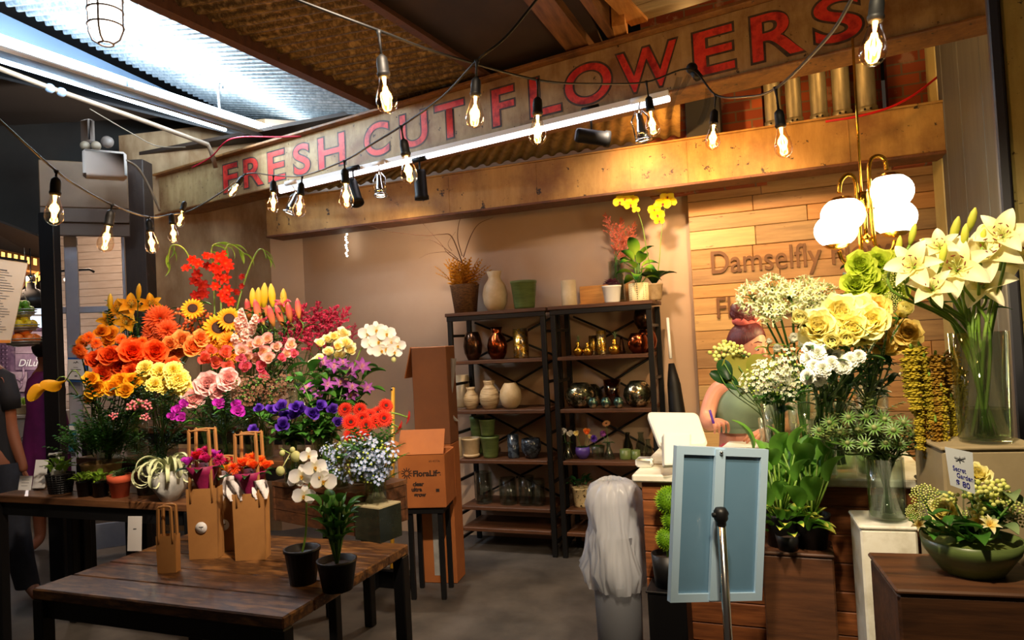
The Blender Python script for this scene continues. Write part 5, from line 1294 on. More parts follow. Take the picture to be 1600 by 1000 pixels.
t, a, c, u, n, h = card('card_stand', 28, 744, 48, 766, d_ - .12, 'small clear sign with printed lines at the very end of the table', m_paper); marks(t, a, c, u, n, h, [(.7, .2, .8, .002), (.5, .2, .8, .002), (.3, .2, .7, .002)])
c = ontab(62, 764); t = thing('soap_block', c, 'little pile of kraft cards at the end of the plank table', 'cards')
b = MB(); b.bbox(c - V((.03, .02, 0)), c + V((.035, .02, .055)), .006); b.build('card_box', mat('kraft_light', (180, 156, 120), .7), t)
c = atY(232, TY + .16, TZ)
t = thing('lattice_pot', c, 'dark lattice pot with a drooping fern on the plank table', 'pot')
b = MB(); b.lathe([(0, 0), (.05, 0), (.062, .14), (.065, .145), (.058, .145), (.054, .12), (0, .12)], 22, Matrix.Translation(c)); b.build('pot', mat('dark_lattice', (40, 40, 38), .5, c2=(78, 78, 72), sc=60, lo=.48, hi=.52), t)
leafy(t, c + V((0, 0, .13)), 24, 'fern', m_leafd, .13, .05, .05, 1)
b = MB(); cc = onz(208, 744, .852); b.bbox((cc.x - .03, cc.y, .851), (cc.x + .09, cc.y + .05, .88), .004); tag(b.build('wood_block', mat('pale_block', (150, 132, 96), .6), origin=cc), 'small pale wooden block lying behind the terracotta pot', 'block')
# air plant in a crumpled silver pouch
c = onz(266, 782, .85); c.z = TZ
m_pouch = mat('silver_pouch', (150, 150, 146), .4, c2=(186, 186, 182), sc=8, bmp=.7)
t = thing('air_plant', c, 'big curly silver green air plant in a white pouch at the table corner', 'air plant')
b = MB(); b.lathe([(0, 0), (.035, .0), (.075, .06), (.085, .11), (.075, .15), (.07, .15), (.078, .11), (.0, .1)], 28, Matrix.Translation(c), mod=lambda w, z: 1 + .06 * math.sin(5 * w + z * 40)); b.build('pouch', m_pouch, t)
inst('curly_leaves', bloom('airplant', petal_mat('airplant_leaf', [(0, (190, 200, 150)), (1, (214, 220, 180))], .15, .5)), t, Matrix.Translation(V((0, 0, .13))) @ Matrix.Scale(.19, 4))
# ---- paper bags with wrapped posies
m_kraft = mat('kraft_paper', (168, 118, 62), .75, c2=(150, 102, 52), sc=5, bmp=.12)
m_tissue = mat('white_tissue', (236, 228, 226), .6, bmp=.4, sc=10)
def paper_bag(px0, px1, pyt, d, lab, dark=False, hz=(745, 668), round_tag=True):
    zt_ = P((px0 + px1) / 2, pyt, d).z
    a, c = P(px0, pyt, d), P(px1, pyt, d); a.z = c.z = LZ + .001
    w = (c - a); w.z = 0; W_ = w.length; w.normalize(); n = w.cross(ZU).normalized(); H_ = zt_ - LZ; D_ = W_ * .5
    t = thing('paper_bag', (a + c) / 2, lab, 'bag')
    def bx(k, z): e = .94 + .06 * z / H_; return a.lerp(c, .5) + w * (W_ * .5 * e * k[0]) - n * (D_ * (.5 * k[1] + .5)) + ZU * z
    b = MB(); ks = [(-1, -1), (1, -1), (1.0, 0), (1, 1), (-1, 1), (-1, 0)]
    vs = []; zs = [0, H_ * .5, H_]
    for z in zs: vs += [bx((k[0] * (.90 if k[1] == 0 and z > .1 else 1), k[1]), z) for k in ks]
    fs = [(i * 6 + j, i * 6 + (j + 1) % 6, (i + 1) * 6 + (j + 1) % 6, (i + 1) * 6 + j) for i in range(2) for j in range(6)] + [(5, 4, 3, 2, 1, 0)]
    b.add(vs, fs); b.build('bag_body', m_kraft, t, smooth=False)
    hp = P((px0 + px1) / 2, hz[1], d).z
    for sy in (-1.02, 1.02):
        q = [bx((-.72, sy), H_ * .8), bx((-.62, sy), hp - LZ - .02), bx((-.5, sy), hp - LZ), bx((.5, sy), hp - LZ), bx((.62, sy), hp - LZ - .02), bx((.72, sy), H_ * .8)]
        b = MB(); q2 = crom(q, 4); b.grid(lambda u, v: q2[round(u * (len(q2) - 1))] + w * ((v - .5) * .014) + ZU * 0, len(q2) - 1, 1)
        b.tube(q2, .004, 5); b.build('handle', m_kraft, t)
    if round_tag:
        o = bx((-.05, -1), H_ * .45) + n * .004; b = MB(); b.lathe([(.0, .0), (.023, .0), (.023, .0015), (0, .0015)], 24, TRS(o, n)); tg = b.build('round_sticker', m_paper, t)
        b = MB(); wv = w * .009
        for sgn in (1, -1): b.slab(o + n * .002, o + n * .002 + wv * sgn + ZU * .001, o + n * .002 + wv * sgn + ZU * .005, o + n * .002 + ZU * .004, .0004)
        b.tube([o + n * .002 - ZU * .008, o + n * .002 + ZU * .006], .0009, 4); b.build('printed_dragonfly', m_ink, t)
    return t, bx, H_, w, n
def posy(bagf, cols, lab, wrapm, n=9):
    t0, bx, H_, w, nn = bagf
    c = bx((0, 0), H_ * .5); t = thing('wrapped_posy', c, lab, 'bouquet')
    b = MB(); b.lathe([(.012, 0), (.026, H_ * .5), (.05, H_ * .7), (.066, H_ * .82), (.061, H_ * .82), (.022, H_ * .5), (0, .01)], 24, Matrix.Translation(c), mod=lambda a, z: 1 + .1 * math.sin(6 * a + z * 30) * (z / H_)); b.build('wrapping', wrapm, t)
    for k in range(n):
        a = k * 2.4; q = math.sqrt((k + .5) / n) * .066; e = V((q * math.cos(a), q * math.sin(a), H_ * (.82 + .18 * (1 - q / .07))))
        ax = ZU + e * 3 + (CAM - c).normalized() * .5; kind, mm = cols[k % len(cols)]
        inst('bloom', bloom(kind, mm, k % 3), t, Matrix.Translation(e) @ rotz_to(ax, k) @ Matrix.Scale(.055, 4))
    for k in range(6):
        a = k * 1.05; inst('leaf', leaf_mesh('oval', m_leafd), t, Matrix.Translation(V((.05 * math.cos(a), .05 * math.sin(a), H_ * .76))) @ Matrix.Rotation(a, 4, 'Z') @ Matrix.Scale(.06, 4))
    return t
m_hot = petal_mat('posy_pink', [(0, (150, 10, 60)), (1, (226, 40, 130))]); m_rd = petal_mat('posy_red', [(0, (150, 10, 20)), (1, (226, 30, 40))])
m_wrapp = mat('plum_tissue', (140, 20, 76), .6, bmp=.4, sc=12)
d1 = 2.78
B1 = paper_bag(290, 338, 764, d1, 'kraft paper bag with a pink posy, nearest the air plant', hz=(0, 674))
posy(B1, [('mum', m_hot), ('cup', m_hot), ('cup', m_rd), ('cup', m_mg)], 'posy of hot pink flowers in plum tissue inside the first paper bag', m_wrapp)
B2 = paper_bag(332, 366, 770, d1 + .1, 'narrow kraft paper bag squeezed between the two wider bags', hz=(0, 716))
posy(B2, [('cup', m_rd), ('mum', m_zin), ('cup', m_gold)], 'posy of red and yellow flowers in white tissue in the middle bag', m_tissue, 7)
B3 = paper_bag(362, 412, 772, d1 - .05, 'wide kraft paper bag with an orange posy, nearest the crate', hz=(0, 680), round_tag=False)
posy(B3, [('mum', m_zin), ('mum', m_or), ('cup', m_or)], 'posy of orange flowers in plum and white tissue in the wide bag', m_wrapp)
for bg, k, s in ((B2, -.6, .05), (B3, -.75, .055), (B3, .8, .05), (B2, .6, .04)):
    t0, bx, H_, w, nn = bg; o = bx((k, -.8), H_ * 1.0); b = MB()
    b.grid(lambda u, v: o + w * ((u - .5) * s * (1 + .4 * v)) + ZU * ((v - .3) * s * 1.5) + nn * (.012 * math.sin(u * 9 + v * 5) + .015 * v), 7, 6); b.build('tissue', m_tissue, t0)
# small bag handles at the frame's lower edge and a leaning tag
B4 = paper_bag(243, 274, 838, 2.62, 'short paper bag on the low table in front of the plank table', hz=(0, 793), round_tag=False)
t, a, c, u, n, h = card('price_card', 199, 808, 221, 861, 2.9, 'white price card leaning below the plank table edge', m_paper, .1); marks(t, a, c, u, n, h, [(.62, .4, .62, .004)])
# strappy dark green plant at the low table
c = atY(528, TY - .55, LZ); c.z = LZ + .001
t = pot('green_pot', c, [(0, 0), (.05, 0), (.065, .09), (.068, .1), (.06, .1), (.058, .08), (0, .08)], m_black, 'black pot of upright glossy green plant before the crate', (.058, .08))
for k in range(7):
    a = k * 2.4; st_ = [(0, 0, .08), (.02 * math.cos(a), .02 * math.sin(a), .16), (.05 * math.cos(a), .05 * math.sin(a), .26 + .02 * (k % 3))]
    b = MB(); b.tube(st_, .005, 5); b.build('stalk', m_stem, t, origin=(0, 0, 0))
    for j in range(7):
        q = V(st_[1]).lerp(V(st_[2]), j / 6); inst('leaf', leaf_mesh('oval', m_leaf), t, Matrix.Translation(q) @ Matrix.Rotation(j * PI + a, 4, 'Z') @ Matrix.Rotation(-.5, 4, 'Y') @ Matrix.Scale(.07, 4))
# ------------------------------------------------------------------ steel and wood shelves against the taupe wall, and what stands on them
YS, YR = 4.70, 5.07
SZS = [ony(950, y, YS).z for y in (473, 555, 639, 722, 800)] + [.18]
SZS = [z - .0 for z in SZS]
def shelf_unit(pxl, pxr, lab):
    xl, xr = atY(pxl, YS, 1.2).x, atY(pxr, YS, 1.2).x; top = SZS[0]
    t = thing('shelf_unit', ((xl + xr) / 2, (YS + YR) / 2, 0), lab, 'shelf')
    for x in (xl, xr):
        for y in (YS, YR - .03):
            b = MB(); b.bbox((x - .018, y, 0), (x + .018, y + .03, top - .035), .003); b.build('post', m_black, t, smooth=False)
        for z in [.08] + [(SZS[i] + SZS[i + 1]) / 2 for i in range(5)]:
            b = MB(); b.box((x - .008, YS + .03, z), (x + .008, YR - .03, z + .02)); b.build('side_rung', m_black, t, smooth=False)
    b = MB(); b.bbox((xl - .02, YS - .005, top - .062), (xr + .02, YS + .025, top - .026), .003); b.build('top_rail', m_black, t, smooth=False)
    for i, z in enumerate(SZS):
        b = MB(); b.bbox((xl + (.0 if i == 0 else .02) - (.03 if i == 0 else 0), YS - (.01 if i == 0 else 0), z - .026), (xr - (.0 if i == 0 else .02) + (.03 if i == 0 else 0), YR, z), .003)
        b.build('board', m_brown, t, smooth=False)
    for z0, z1 in ((SZS[2] + .01, SZS[1] - .03), (SZS[3] + .01, SZS[2] - .03), (SZS[4] + .01, SZS[3] - .03), (SZS[1] + .01, SZS[0] - .07)):
        for a, c in ((xl + .05, xr - .05), (xr - .05, xl + .05)):
            b = MB(); b.tube([(a, YR - .012, z0), (c, YR - .012, z1)], .009, 6); b.build('brace', m_black, t)
    return t
shelf_unit(707, 853, 'black steel shelf with brown boards nearest the cardboard boxes')
shelf_unit(869, 1020, 'black steel shelf with brown boards beside the plank wall')
VP = {
 'gourd': [(0, 0), (.6, 0), (.92, .2), (1, .42), (.85, .64), (.5, .8), (.46, .86), (.6, 1), (.52, 1), (.4, .86)],
 'globe': [(0, 0), (.45, 0), (.8, .14), (1, .45), (.92, .7), (.62, .93), (.5, 1), (.46, 1)],
 'pot': [(0, 0), (.7, 0), (.78, .1), (.96, .9), (1, .92), (1, 1), (.92, 1), (.88, .85), (0, .85)],
 'cyl': [(0, 0), (.96, 0), (1, .05), (1, 1), (.9, 1), (.9, .1), (0, .1)],
 'egg': [(0, 0), (.55, 0), (.9, .25), (1, .5), (.9, .75), (.66, .98), (.6, 1), (.55, .98), (.7, .75), (0, .3)],
 'bud': [(0, 0), (.6, 0), (1, .28), (.9, .5), (.4, .66), (.3, .8), (.42, 1), (.3, 1), (.2, .8)],
 'cone': [(0, 0), (1, 0), (.9, .2), (.4, .8), (.32, 1), (.2, 1)],
 'flask': [(0, 0), (1, 0), (1, .05), (.35, .65), (.28, .72), (.28, .95), (.36, 1), (.25, 1), (.22, .7), (.85, .08), (0, .08)],
 'pear': [(0, 0), (.7, 0), (1, .25), (.85, .5), (.42, .8), (.42, .92), (.55, 1), (.46, 1), (.36, .8), (.8, .45), (0, .05)],
 'bowl': [(0, 0), (.55, 0), (.95, .4), (1, .7), (.9, 1), (.82, 1), (.9, .68), (0, .2)],
 'tumbler': [(0, 0), (.7, 0), (1, 1), (.92, 1), (.64, .08), (0, .08)],
}
m_cream = mat('cream_ceramic', (214, 190, 150), .5, c2=(196, 170, 128), sc=14, bmp=.2)
m_ribbed = mat('banded_ceramic', (206, 182, 142), .6, c2=(150, 122, 86), sc=9, stretch=(1, 1, 9), bmp=.4, lo=.42, hi=.62)
m_gold = mat('gold_glaze', (196, 140, 40), .22, 1, c2=(226, 176, 70), sc=12)
m_copper = mat('copper_glaze', (150, 76, 40), .2, 1, c2=(110, 56, 34), sc=4)
m_bronze = mat('bronze_glaze', (64, 44, 34), .2, .9, c2=(92, 64, 44), sc=5)
def mercury(key, a, b_, sc=26):
    if key in MATS: return MATS[key]
    m, nt, bs, o = newmat(key); v = coords(nt)
    n = noise(nt, v, sc, 5, .7); nt.links.new(ramp(nt, n, [(.38, lin(a)), (.5, lin(b_)), (.62, lin((250, 240, 200)))]), bs.inputs['Base Color'])
    bs.inputs['Metallic'].default_value = .95; nt.links.new(ramp(nt, n, [(.4, (.5, .5, .5, 1)), (.6, (.06, .06, .06, 1))]), bs.inputs['Roughness']); bump(nt, bs, n, .25, .004); return m
m_merc = mercury('mercury_gold', (60, 46, 16), (180, 134, 44)); m_mercg = mercury('mercury_smoke', (20, 22, 16), (70, 70, 50), 16); m_mercb = mercury('mercury_green', (30, 46, 44), (96, 130, 120), 20)
m_greenp = mat('sage_ceramic', (104, 122, 66), .35, c2=(84, 100, 54), sc=8, stretch=(1, 1, 8)); m_inkp = mat('ink_ceramic', (36, 42, 50), .2, c2=(70, 80, 92), sc=30, lo=.5, hi=.56)
m_whitep = mat('white_ceramic', (232, 228, 220), .25); m_purp = mat('purple_glaze', (84, 64, 150), .25); m_olive_g = glass_mat('olive_glass', (150, 160, 60), .08, .03, .6); m_amb = glass_mat('amber_glass', (200, 150, 50), .12, .03, .6)
def vessel(name, px, zi_, prof, wpx, hpx, m, lab, cat='vase', Y=None, rib=0, dz=0.001, group=None, parts=None):
    Y = Y or YS + .12
    c = atY(px, Y, SZS[zi_]); c.z = SZS[zi_] + dz; k = m_per_px(depth(c)); R_, H_ = wpx / 2 * k, hpx * k
    b = MB(); b.lathe([(r * R_, z * H_) for r, z in VP[prof]], 26, mod=(lambda w, z: 1 + .05 * math.cos(rib * w)) if rib else None)
    if parts is None:
        o = b.build(name, m); o.location = c
        if lab: tag(o, lab, cat, group)
        return o, c, R_, H_
    t = thing(name, c, lab, cat, group); o = b.build(parts, m, t, origin=(0, 0, 0)); return t, c, R_, H_
# second shelf: gilt and copper
vessel('bud_vase', 904, 1, 'bud', 17, 22, m_gold, 'small gold bud vase with a tuft, nearest the shelf post'); vessel('bud_vase', 919, 1, 'bud', 16, 20, m_gold, 'small round gold bud vase beside the mercury cylinders')
vessel('mercury_cylinder', 925 + 3, 1, 'cyl', 14, 30, m_merc, 'shorter mottled gold cylinder vase', Y=YS + .2); vessel('mercury_cylinder', 941, 1, 'cyl', 15, 38, m_merc, 'taller mottled gold cylinder vase')
vessel('bud_vase', 961, 1, 'bud', 20, 24, m_gold, 'round gold bud vase holding an air plant'); vessel('cone_vase', 972, 1, 'cone', 12, 26, m_bronze, 'narrow bronze cone vase behind the gold bud vase', Y=YS + .22)
vessel('copper_vase', 998, 1, 'egg', 33, 32, m_copper, 'round copper vase at the bottom of the stack')
c = atY(1006, YS + .25, SZS[1]); o, c_, r_, h_ = vessel('copper_vase', 1012, 1, 'egg', 32, 36, m_copper, 'copper vase carrying the dark bronze one', Y=YS + .27)
vessel('bronze_vase', 1008, 1, 'egg', 30, 36, m_bronze, 'dark bronze egg vase stacked on top of a copper one', Y=YS + .27, dz=h_ + .002)
for px, h in ((904, 20), (961, 23)):
    c = atY(px, YS + .12, SZS[1] + h * m_per_px(4.85)); t = thing('tiny_air_plant', c, ('spiky tuft' if px < 950 else 'pink tinged tuft') + ' of air plant in a gold bud vase', 'air plant')
    for k in range(9): inst('leaf', leaf_mesh('strap', m_leaf_g), t, Matrix.Rotation(k * 2.4, 4, 'Z') @ Matrix.Rotation(-.3 - .07 * k, 4, 'Y') @ Matrix.Scale(.07, 4))
# third shelf
vessel('ribbed_vase', 737, 2, 'gourd', 25, 34, m_ribbed, 'banded cream gourd vase nearest the cardboard boxes'); vessel('ribbed_vase', 766, 2, 'gourd', 32, 44, m_ribbed, 'taller banded cream gourd vase in the middle'); vessel('ribbed_vase', 799, 2, 'globe', 34, 40, m_cream, 'round cream vase with upright ribs', rib=14)
vessel('cream_jar', 722, 2, 'cyl', 26, 50, m_cream, 'pale cylinder jar behind the banded gourd vase', Y=YS + .27)
vessel('globe_vase', 908, 2, 'globe', 50, 38, m_mercg, 'large smoky mirrored globe vase, next to the mini globes'); vessel('globe_vase', 998, 2, 'globe', 46, 40, m_mercg, 'large smoky mirrored globe vase beside the steel post'); vessel('globe_vase', 926, 2, 'globe', 34, 32, m_mercg, 'mirrored globe vase tucked behind the first large one', Y=YS + .27)
for px, l in ((927, 'small green mirrored votive beside the first globe'), (947, 'small green mirrored votive in the middle of three'), (967, 'small green mirrored votive nearest the second globe')): vessel('votive', px, 2, 'globe', 16, 17, m_mercb, l, Y=YS + .05)
vessel('amber_tumbler', 958, 2, 'tumbler', 28, 40, m_amb, 'amber glass tumbler behind the green votives', Y=YS + .24)
# fourth shelf
vessel('saucer_pot', 737, 3, 'pot', 31, 30, m_cream, 'cream pot on its own saucer', 'pot'); vessel('saucer', 737, 3, 'bowl', 27, 6, m_cream, 'cream saucer under the cream pot', 'saucer', Y=YS + .1)
o, c, R_, H_ = vessel('sage_pot', 767, 3, 'pot', 30, 33, m_greenp, 'sage green pot at the bottom of the stack', 'pot'); vessel('sage_pot', 764, 3, 'pot', 26, 26, m_greenp, 'tilted sage green pot on top of the stack', 'pot', dz=H_ + .003)
vessel('sage_pot', 748, 3, 'pot', 24, 58, m_greenp, 'tall sage green pot behind the stacked pair', 'pot', Y=YS + .28)
vessel('ink_cup', 803, 3, 'cyl', 18, 36, m_inkp, 'tall dark patterned cup between the pots and the bowl', 'cup'); vessel('ink_bowl', 831, 3, 'bowl', 32, 30, m_inkp, 'dark patterned bowl beside the tall cup', 'bowl'); vessel('tin', 717, 3, 'cyl', 12, 30, m_cream, 'small pale tin at the end of the board', 'tin')
m_cg = glass_mat('thin_glass', (222, 230, 226), .06, .03, .6)
_, c, R_, H_ = vessel('flask_vase', 888, 3, 'flask', 18, 25, m_cg, 'clear conical flask holding white flowers')
def posylet(c, h, items, lab):
    t = thing('small_posy', c, lab, 'flowers')
    for dx, dz, s, kd, mm in items:
        e = V((dx, -.01, h + dz)); b = MB(); b.tube([(0, 0, .012), (dx * .3, 0, h * .6), e], .0018, 5); b.build('stem', m_stem, t, origin=(0, 0, 0))
        inst('bloom', bloom(kd, mm, 0), t, Matrix.Translation(e) @ rotz_to((dx * 4, -.5, .7)) @ Matrix.Scale(s, 4))
    for k in range(4): inst('leaf', leaf_mesh('oval', m_leafd), t, Matrix.Translation((0, 0, h * .9)) @ Matrix.Rotation(k * 1.7, 4, 'Z') @ Matrix.Scale(.05, 4))
posylet(c, H_, [(-.02, .06, .06, 'rose', m_wo), (.03, .05, .05, 'rose', m_wo)], 'white flowers in the conical flask')
_, c, R_, H_ = vessel('purple_bowl', 911, 3, 'bowl', 24, 18, m_purp, 'small purple glazed bowl of yellow blooms', 'bowl'); posylet(c, H_, [(-.03, .08, .06, 'cup', m_cr), (.04, .09, .07, 'cup', m_pe), (.06, .06, .05, 'cup', m_cr)], 'cream and peach blooms in the purple bowl')
_, c, R_, H_ = vessel('thin_vase', 935, 3, 'tumbler', 24, 20, m_cg, 'clear tumbler with a blue thistle'); posylet(c, H_, [(-.02, .04, .06, 'mum', m_vi)], 'blue thistle in the clear tumbler')
_, c, R_, H_ = vessel('thin_vase', 952, 3, 'flask', 20, 26, m_cg, 'clear flask with a tall peach daisy'); posylet(c, H_, [(-.005, .13, .065, 'daisy', petal_mat('peach_daisy', [(0, (250, 210, 160)), (1, (250, 190, 140))])), (-.03, .05, .05, 'mum', m_als)], 'tall peach daisy in the clear flask')
vessel('olive_bottle', 982, 3, 'pear', 17, 38, m_olive_g, 'olive green glass bottle with a slim neck', 'bottle', Y=YS + .2); vessel('olive_cup', 978, 3, 'cyl', 18, 15, m_greenp, 'short sage cup before the olive bottle', 'cup'); vessel('olive_cup', 994, 3, 'cyl', 14, 14, m_greenp, 'short sage cup nearest the pear bottles', 'cup')
vessel('pear_bottle', 1003, 3, 'pear', 20, 38, m_cg, 'clear pear bottle between the sage cup and the tablet', 'bottle', Y=YS + .22); vessel('pear_bottle', 1014, 3, 'pear', 17, 32, m_cg, 'clear pear bottle close to the steel post', 'bottle', Y=YS + .1)
# fifth shelf
vs5 = [vessel('cylinder_vase', px, 4, 'cyl', w, h, m_cg, None) for px, w, h in ((757, 27, 48), (795, 28, 40), (824, 26, 44), (842, 22, 40))]
for v, l in zip(vs5, ('tallest clear cylinder vase on the low board', 'clear cylinder vase second from the cardboard box', 'clear cylinder vase third from the cardboard box', 'slim clear cylinder vase next to the shelf post')): tag(v[0], l, 'vase')
m_latt = mat('lattice_ceramic', (224, 206, 160), .5, c2=(40, 30, 22), sc=55, lo=.56, hi=.6)
t, c, R_, H_ = vessel('lattice_planter', 909, 4, 'pot', 28, 30, m_latt, 'cream lattice planter with a green plant on the low board', 'planter', parts='pot'); leafy(t, c + V((0, 0, H_)), 24, 'oval', m_leafd, .06, .07, .06, 1)
# top shelf
t, c, R_, H_ = vessel('succulent_pot', 957, 0, 'pot', 31, 27, m_whitep, 'white fluted pot of purple succulent on the top shelf', 'pot', parts='pot', rib=0)
m_pur = petal_mat('succulent_purple', [(0, (70, 60, 56)), (.5, (92, 48, 70)), (1, (122, 66, 90))], .1)
for k in range(22): inst('leaf', leaf_mesh('oval', m_pur), t, Matrix.Translation((0, 0, H_ * .95)) @ Matrix.Rotation(k * 2.4, 4, 'Z') @ Matrix.Rotation(-.9 + .04 * k, 4, 'Y') @ Matrix.Scale(.075, 4))
def lattice_mat():
    m, nt, bs, o = newmat('square_lattice'); v = coords(nt, 'Object')
    b_ = nt.nodes.new('ShaderNodeTexVoronoi'); b_.distance = 'CHEBYCHEV'; b_.inputs['Scale'].default_value = 70; b_.inputs['Randomness'].default_value = .1; nt.links.new(v, b_.inputs['Vector'])
    nt.links.new(ramp(nt, b_.outputs['Distance'], [(.22, lin((52, 36, 22))), (.28, lin((232, 214, 164)))]), bs.inputs['Base Color']); return m
t, c, R_, H_ = vessel('lattice_planter', 999, 0, 'cyl', 31, 28, lattice_mat(), 'cream lattice planter with a striped leafy plant on the top shelf', 'planter', parts='pot')
m_dief = petal_mat('dieffenbachia', [(0, (180, 206, 70)), (.55, (120, 176, 50)), (.8, (30, 90, 34)), (1, (24, 74, 28))], .25, .4)
for k in range(16):
    a = k * 2.4; h = H_ + .03 + .011 * k; q_ = .05 - .002 * k; b = MB(); b.tube([(0, 0, H_ * .8), (q_ * math.cos(a), q_ * math.sin(a), h)], .004, 5); b.build('stalk', m_stem, t, origin=(0, 0, 0))
    inst('leaf', leaf_mesh('oval', m_dief), t, Matrix.Translation((q_ * math.cos(a), q_ * math.sin(a), h)) @ Matrix.Rotation(a, 4, 'Z') @ Matrix.Rotation(.25 - .07 * k + .12 * (k % 3), 4, 'Y') @ Matrix.Rotation(.5 * math.sin(k * 1.7), 4, 'X') @ Matrix.Scale(.12 + .014 * (k % 4), 4))
t, c, R_, H_ = vessel('orchid_planter', 1024, 0, 'pot', 26, 26, mat('pebbled_tan', (176, 150, 110), .8, c2=(150, 124, 88), sc=30, bmp=.3), 'pebbled tan planter of the yellow orchid on the top shelf', 'planter', parts='pot', Y=YS + .16)
for k in range(5): inst('leaf', leaf_mesh('oval', m_leafd), t, Matrix.Translation((0, 0, H_)) @ Matrix.Rotation(k * 1.3 + .3, 4, 'Z') @ Matrix.Rotation(-.35, 4, 'Y') @ Matrix.Scale((.2, .13, .2), 4) if False else Matrix.Translation((0, 0, H_)) @ Matrix.Rotation(k * 1.3 + .3, 4, 'Z') @ Matrix.Rotation(-.35, 4, 'Y') @ Matrix.Scale(.18, 4))
m_yo = petal_mat('orchid_yellow', [(0, (250, 210, 40)), (.5, (252, 226, 30)), (1, (246, 230, 60))], .3); m_ylip = mat('orchid_lip_plum', (170, 60, 70), .5)
od = depth(c)
orchid('yellow_orchid', [(1012, 400), (1003, 350), (990, 322), (968, 308)], od - .05, [(975, 311, 24), (985, 320, 20), (994, 328, 12), (968, 316, 20), (989, 312, 18), (980, 302, 18)], [], c + V((0, 0, H_)), 'yellow orchid stem arching toward the inner beam', m_yo, m3=m_ylip)
orchid('yellow_orchid', [(1030, 410), (1033, 370), (1038, 330), (1042, 306)], od - .05, [(1027, 336, 22), (1036, 318, 24), (1042, 308, 22), (1022, 328, 20), (1048, 316, 18), (1030, 345, 16)], [], c + V((.01, 0, H_)), 'yellow orchid stem standing upright beside the plank wall', m_yo, m3=m_ylip)
# glass of pink heather, wooden crate behind
_, c, R_, H_ = vessel('thin_vase', 966, 0, 'cyl', 26, 66, m_cg, 'tall clear vase of dried pink heather on the top shelf', Y=YS + .24)
m_hea = petal_mat('heather_pink', [(0, (214, 120, 70)), (1, (226, 130, 120))], .15)
hl = []
for px, py, s in ((952, 352, 34), (968, 362, 38), (982, 368, 40), (990, 385, 34), (974, 392, 40), (962, 380, 34)):
    d = depth(c); hl.append(flower('dried_heather', 'plume', m_hea, px, py, d, s, c + V((0, 0, .02)), c + V((0, 0, H_)), cat='dried flower', leaves=0, face=.05, zsc=1.3))
order_labels(hl, 'dusty pink heather sprays on the top shelf', [952, 968.1, 982, 990, 974, 962])
c = atY(960, YR - .06, SZS[0]); x0, x1 = atY(905, YR - .06, SZS[0]).x, atY(1004, YR - .06, SZS[0]).x
t = thing('wooden_tray', c, 'honey coloured wooden tray leaning against the wall on the top shelf', 'tray')
b = MB(); b.bbox((x0, YR - .03, SZS[0] + .001), (x1, YR - .005, SZS[0] + .15), .004); b.build('tray_back', wood('honey_wood', (170, 104, 40), (214, 150, 70)), t, smooth=False)
b = MB(); b.bbox((x0, YR - .07, SZS[0] + .001), (x1, YR - .035, SZS[0] + .02), .004); b.build('tray_edge', MATS['honey_wood'], t, smooth=False)
# dried branches and a golden grass clump in a basket at the far end of the top shelf
c = atY(728, YS + .18, SZS[0]); c.z += .001; k_ = m_per_px(5.0)
t = pot('basket_planter', c, [(0, 0), (.085, 0), (.11, .2), (.115, .22), (.1, .22), (.09, .17), (0, .17)], mat('wicker', (130, 90, 48), .8, c2=(80, 52, 28), sc=40, stretch=(1, 1, 3), bmp=.4), 'wicker basket of golden dried grass on the top shelf', (.09, .17), 'planter')
m_gold2 = petal_mat('dried_gold', [(0, (150, 84, 20)), (1, (236, 164, 40))], .2)
for k in range(40): inst('leaf', leaf_mesh('fern' if k % 3 else 'strap', m_gold2), t, Matrix.Translation((RND.uniform(-.05, .05), RND.uniform(-.05, .05), .18)) @ Matrix.Rotation(k * 2.4, 4, 'Z') @ Matrix.Rotation(-1.25 + .03 * k * .6, 4, 'Y') @ Matrix.Scale(.26, 4))
dd_ = depth(c) - .08
bt = thing('dried_branch', c + V((0, 0, .19)), 'bare curved twigs reaching out from the wicker basket toward the icicle light', 'branch')
base_ = P(724, 410, dd_)
for pts, r in (([(724, 412), (700, 396), (690, 382), (655, 343)], .004), ([(722, 410), (706, 370), (690, 366), (665, 368), (610, 362), (582, 354), (572, 351)], .005), ([(716, 405), (690, 384), (670, 374), (653, 377)], .003), ([(712, 402), (700, 394), (672, 396), (655, 404)], .003), ([(722, 400), (715, 372), (718, 345), (728, 330)], .004), ([(724, 402), (735, 370), (748, 350), (770, 340)], .004), ([(706, 392), (700, 380), (712, 362)], .002)):
    b = MB(); q = crom([P(x, y, dd_) for x, y in pts], 5); b.tube(q, [r * (1 - .75 * i / len(q)) for i in range(len(q))], 5); b.build('twig', mat('twig_brown', (96, 62, 40), .8), bt)
# what the shelves carry on where the view is only guessed: plain pots
vessel('cream_jar', 775, 0, 'gourd', 40, 62, m_cream, 'cream gourd jar on the top shelf behind the wicker basket', 'jar'); vessel('sage_pot', 820, 0, 'pot', 42, 44, m_greenp, 'wide sage green pot alone on the top shelf', 'pot')
vessel('bronze_vase', 740, 1, 'egg', 30, 44, m_bronze, 'dark bronze vase nearest the boxes on the second board'); vessel('copper_vase', 778, 1, 'gourd', 32, 50, m_copper, 'copper gourd vase on the second board'); vessel('mercury_cylinder', 815, 1, 'cyl', 24, 46, m_merc, 'broad mottled gold cylinder on the second board'); vessel('cream_jar', 890, 0, 'cyl', 24, 40, m_cream, 'pale straight jar beside the honey coloured tray', 'jar')
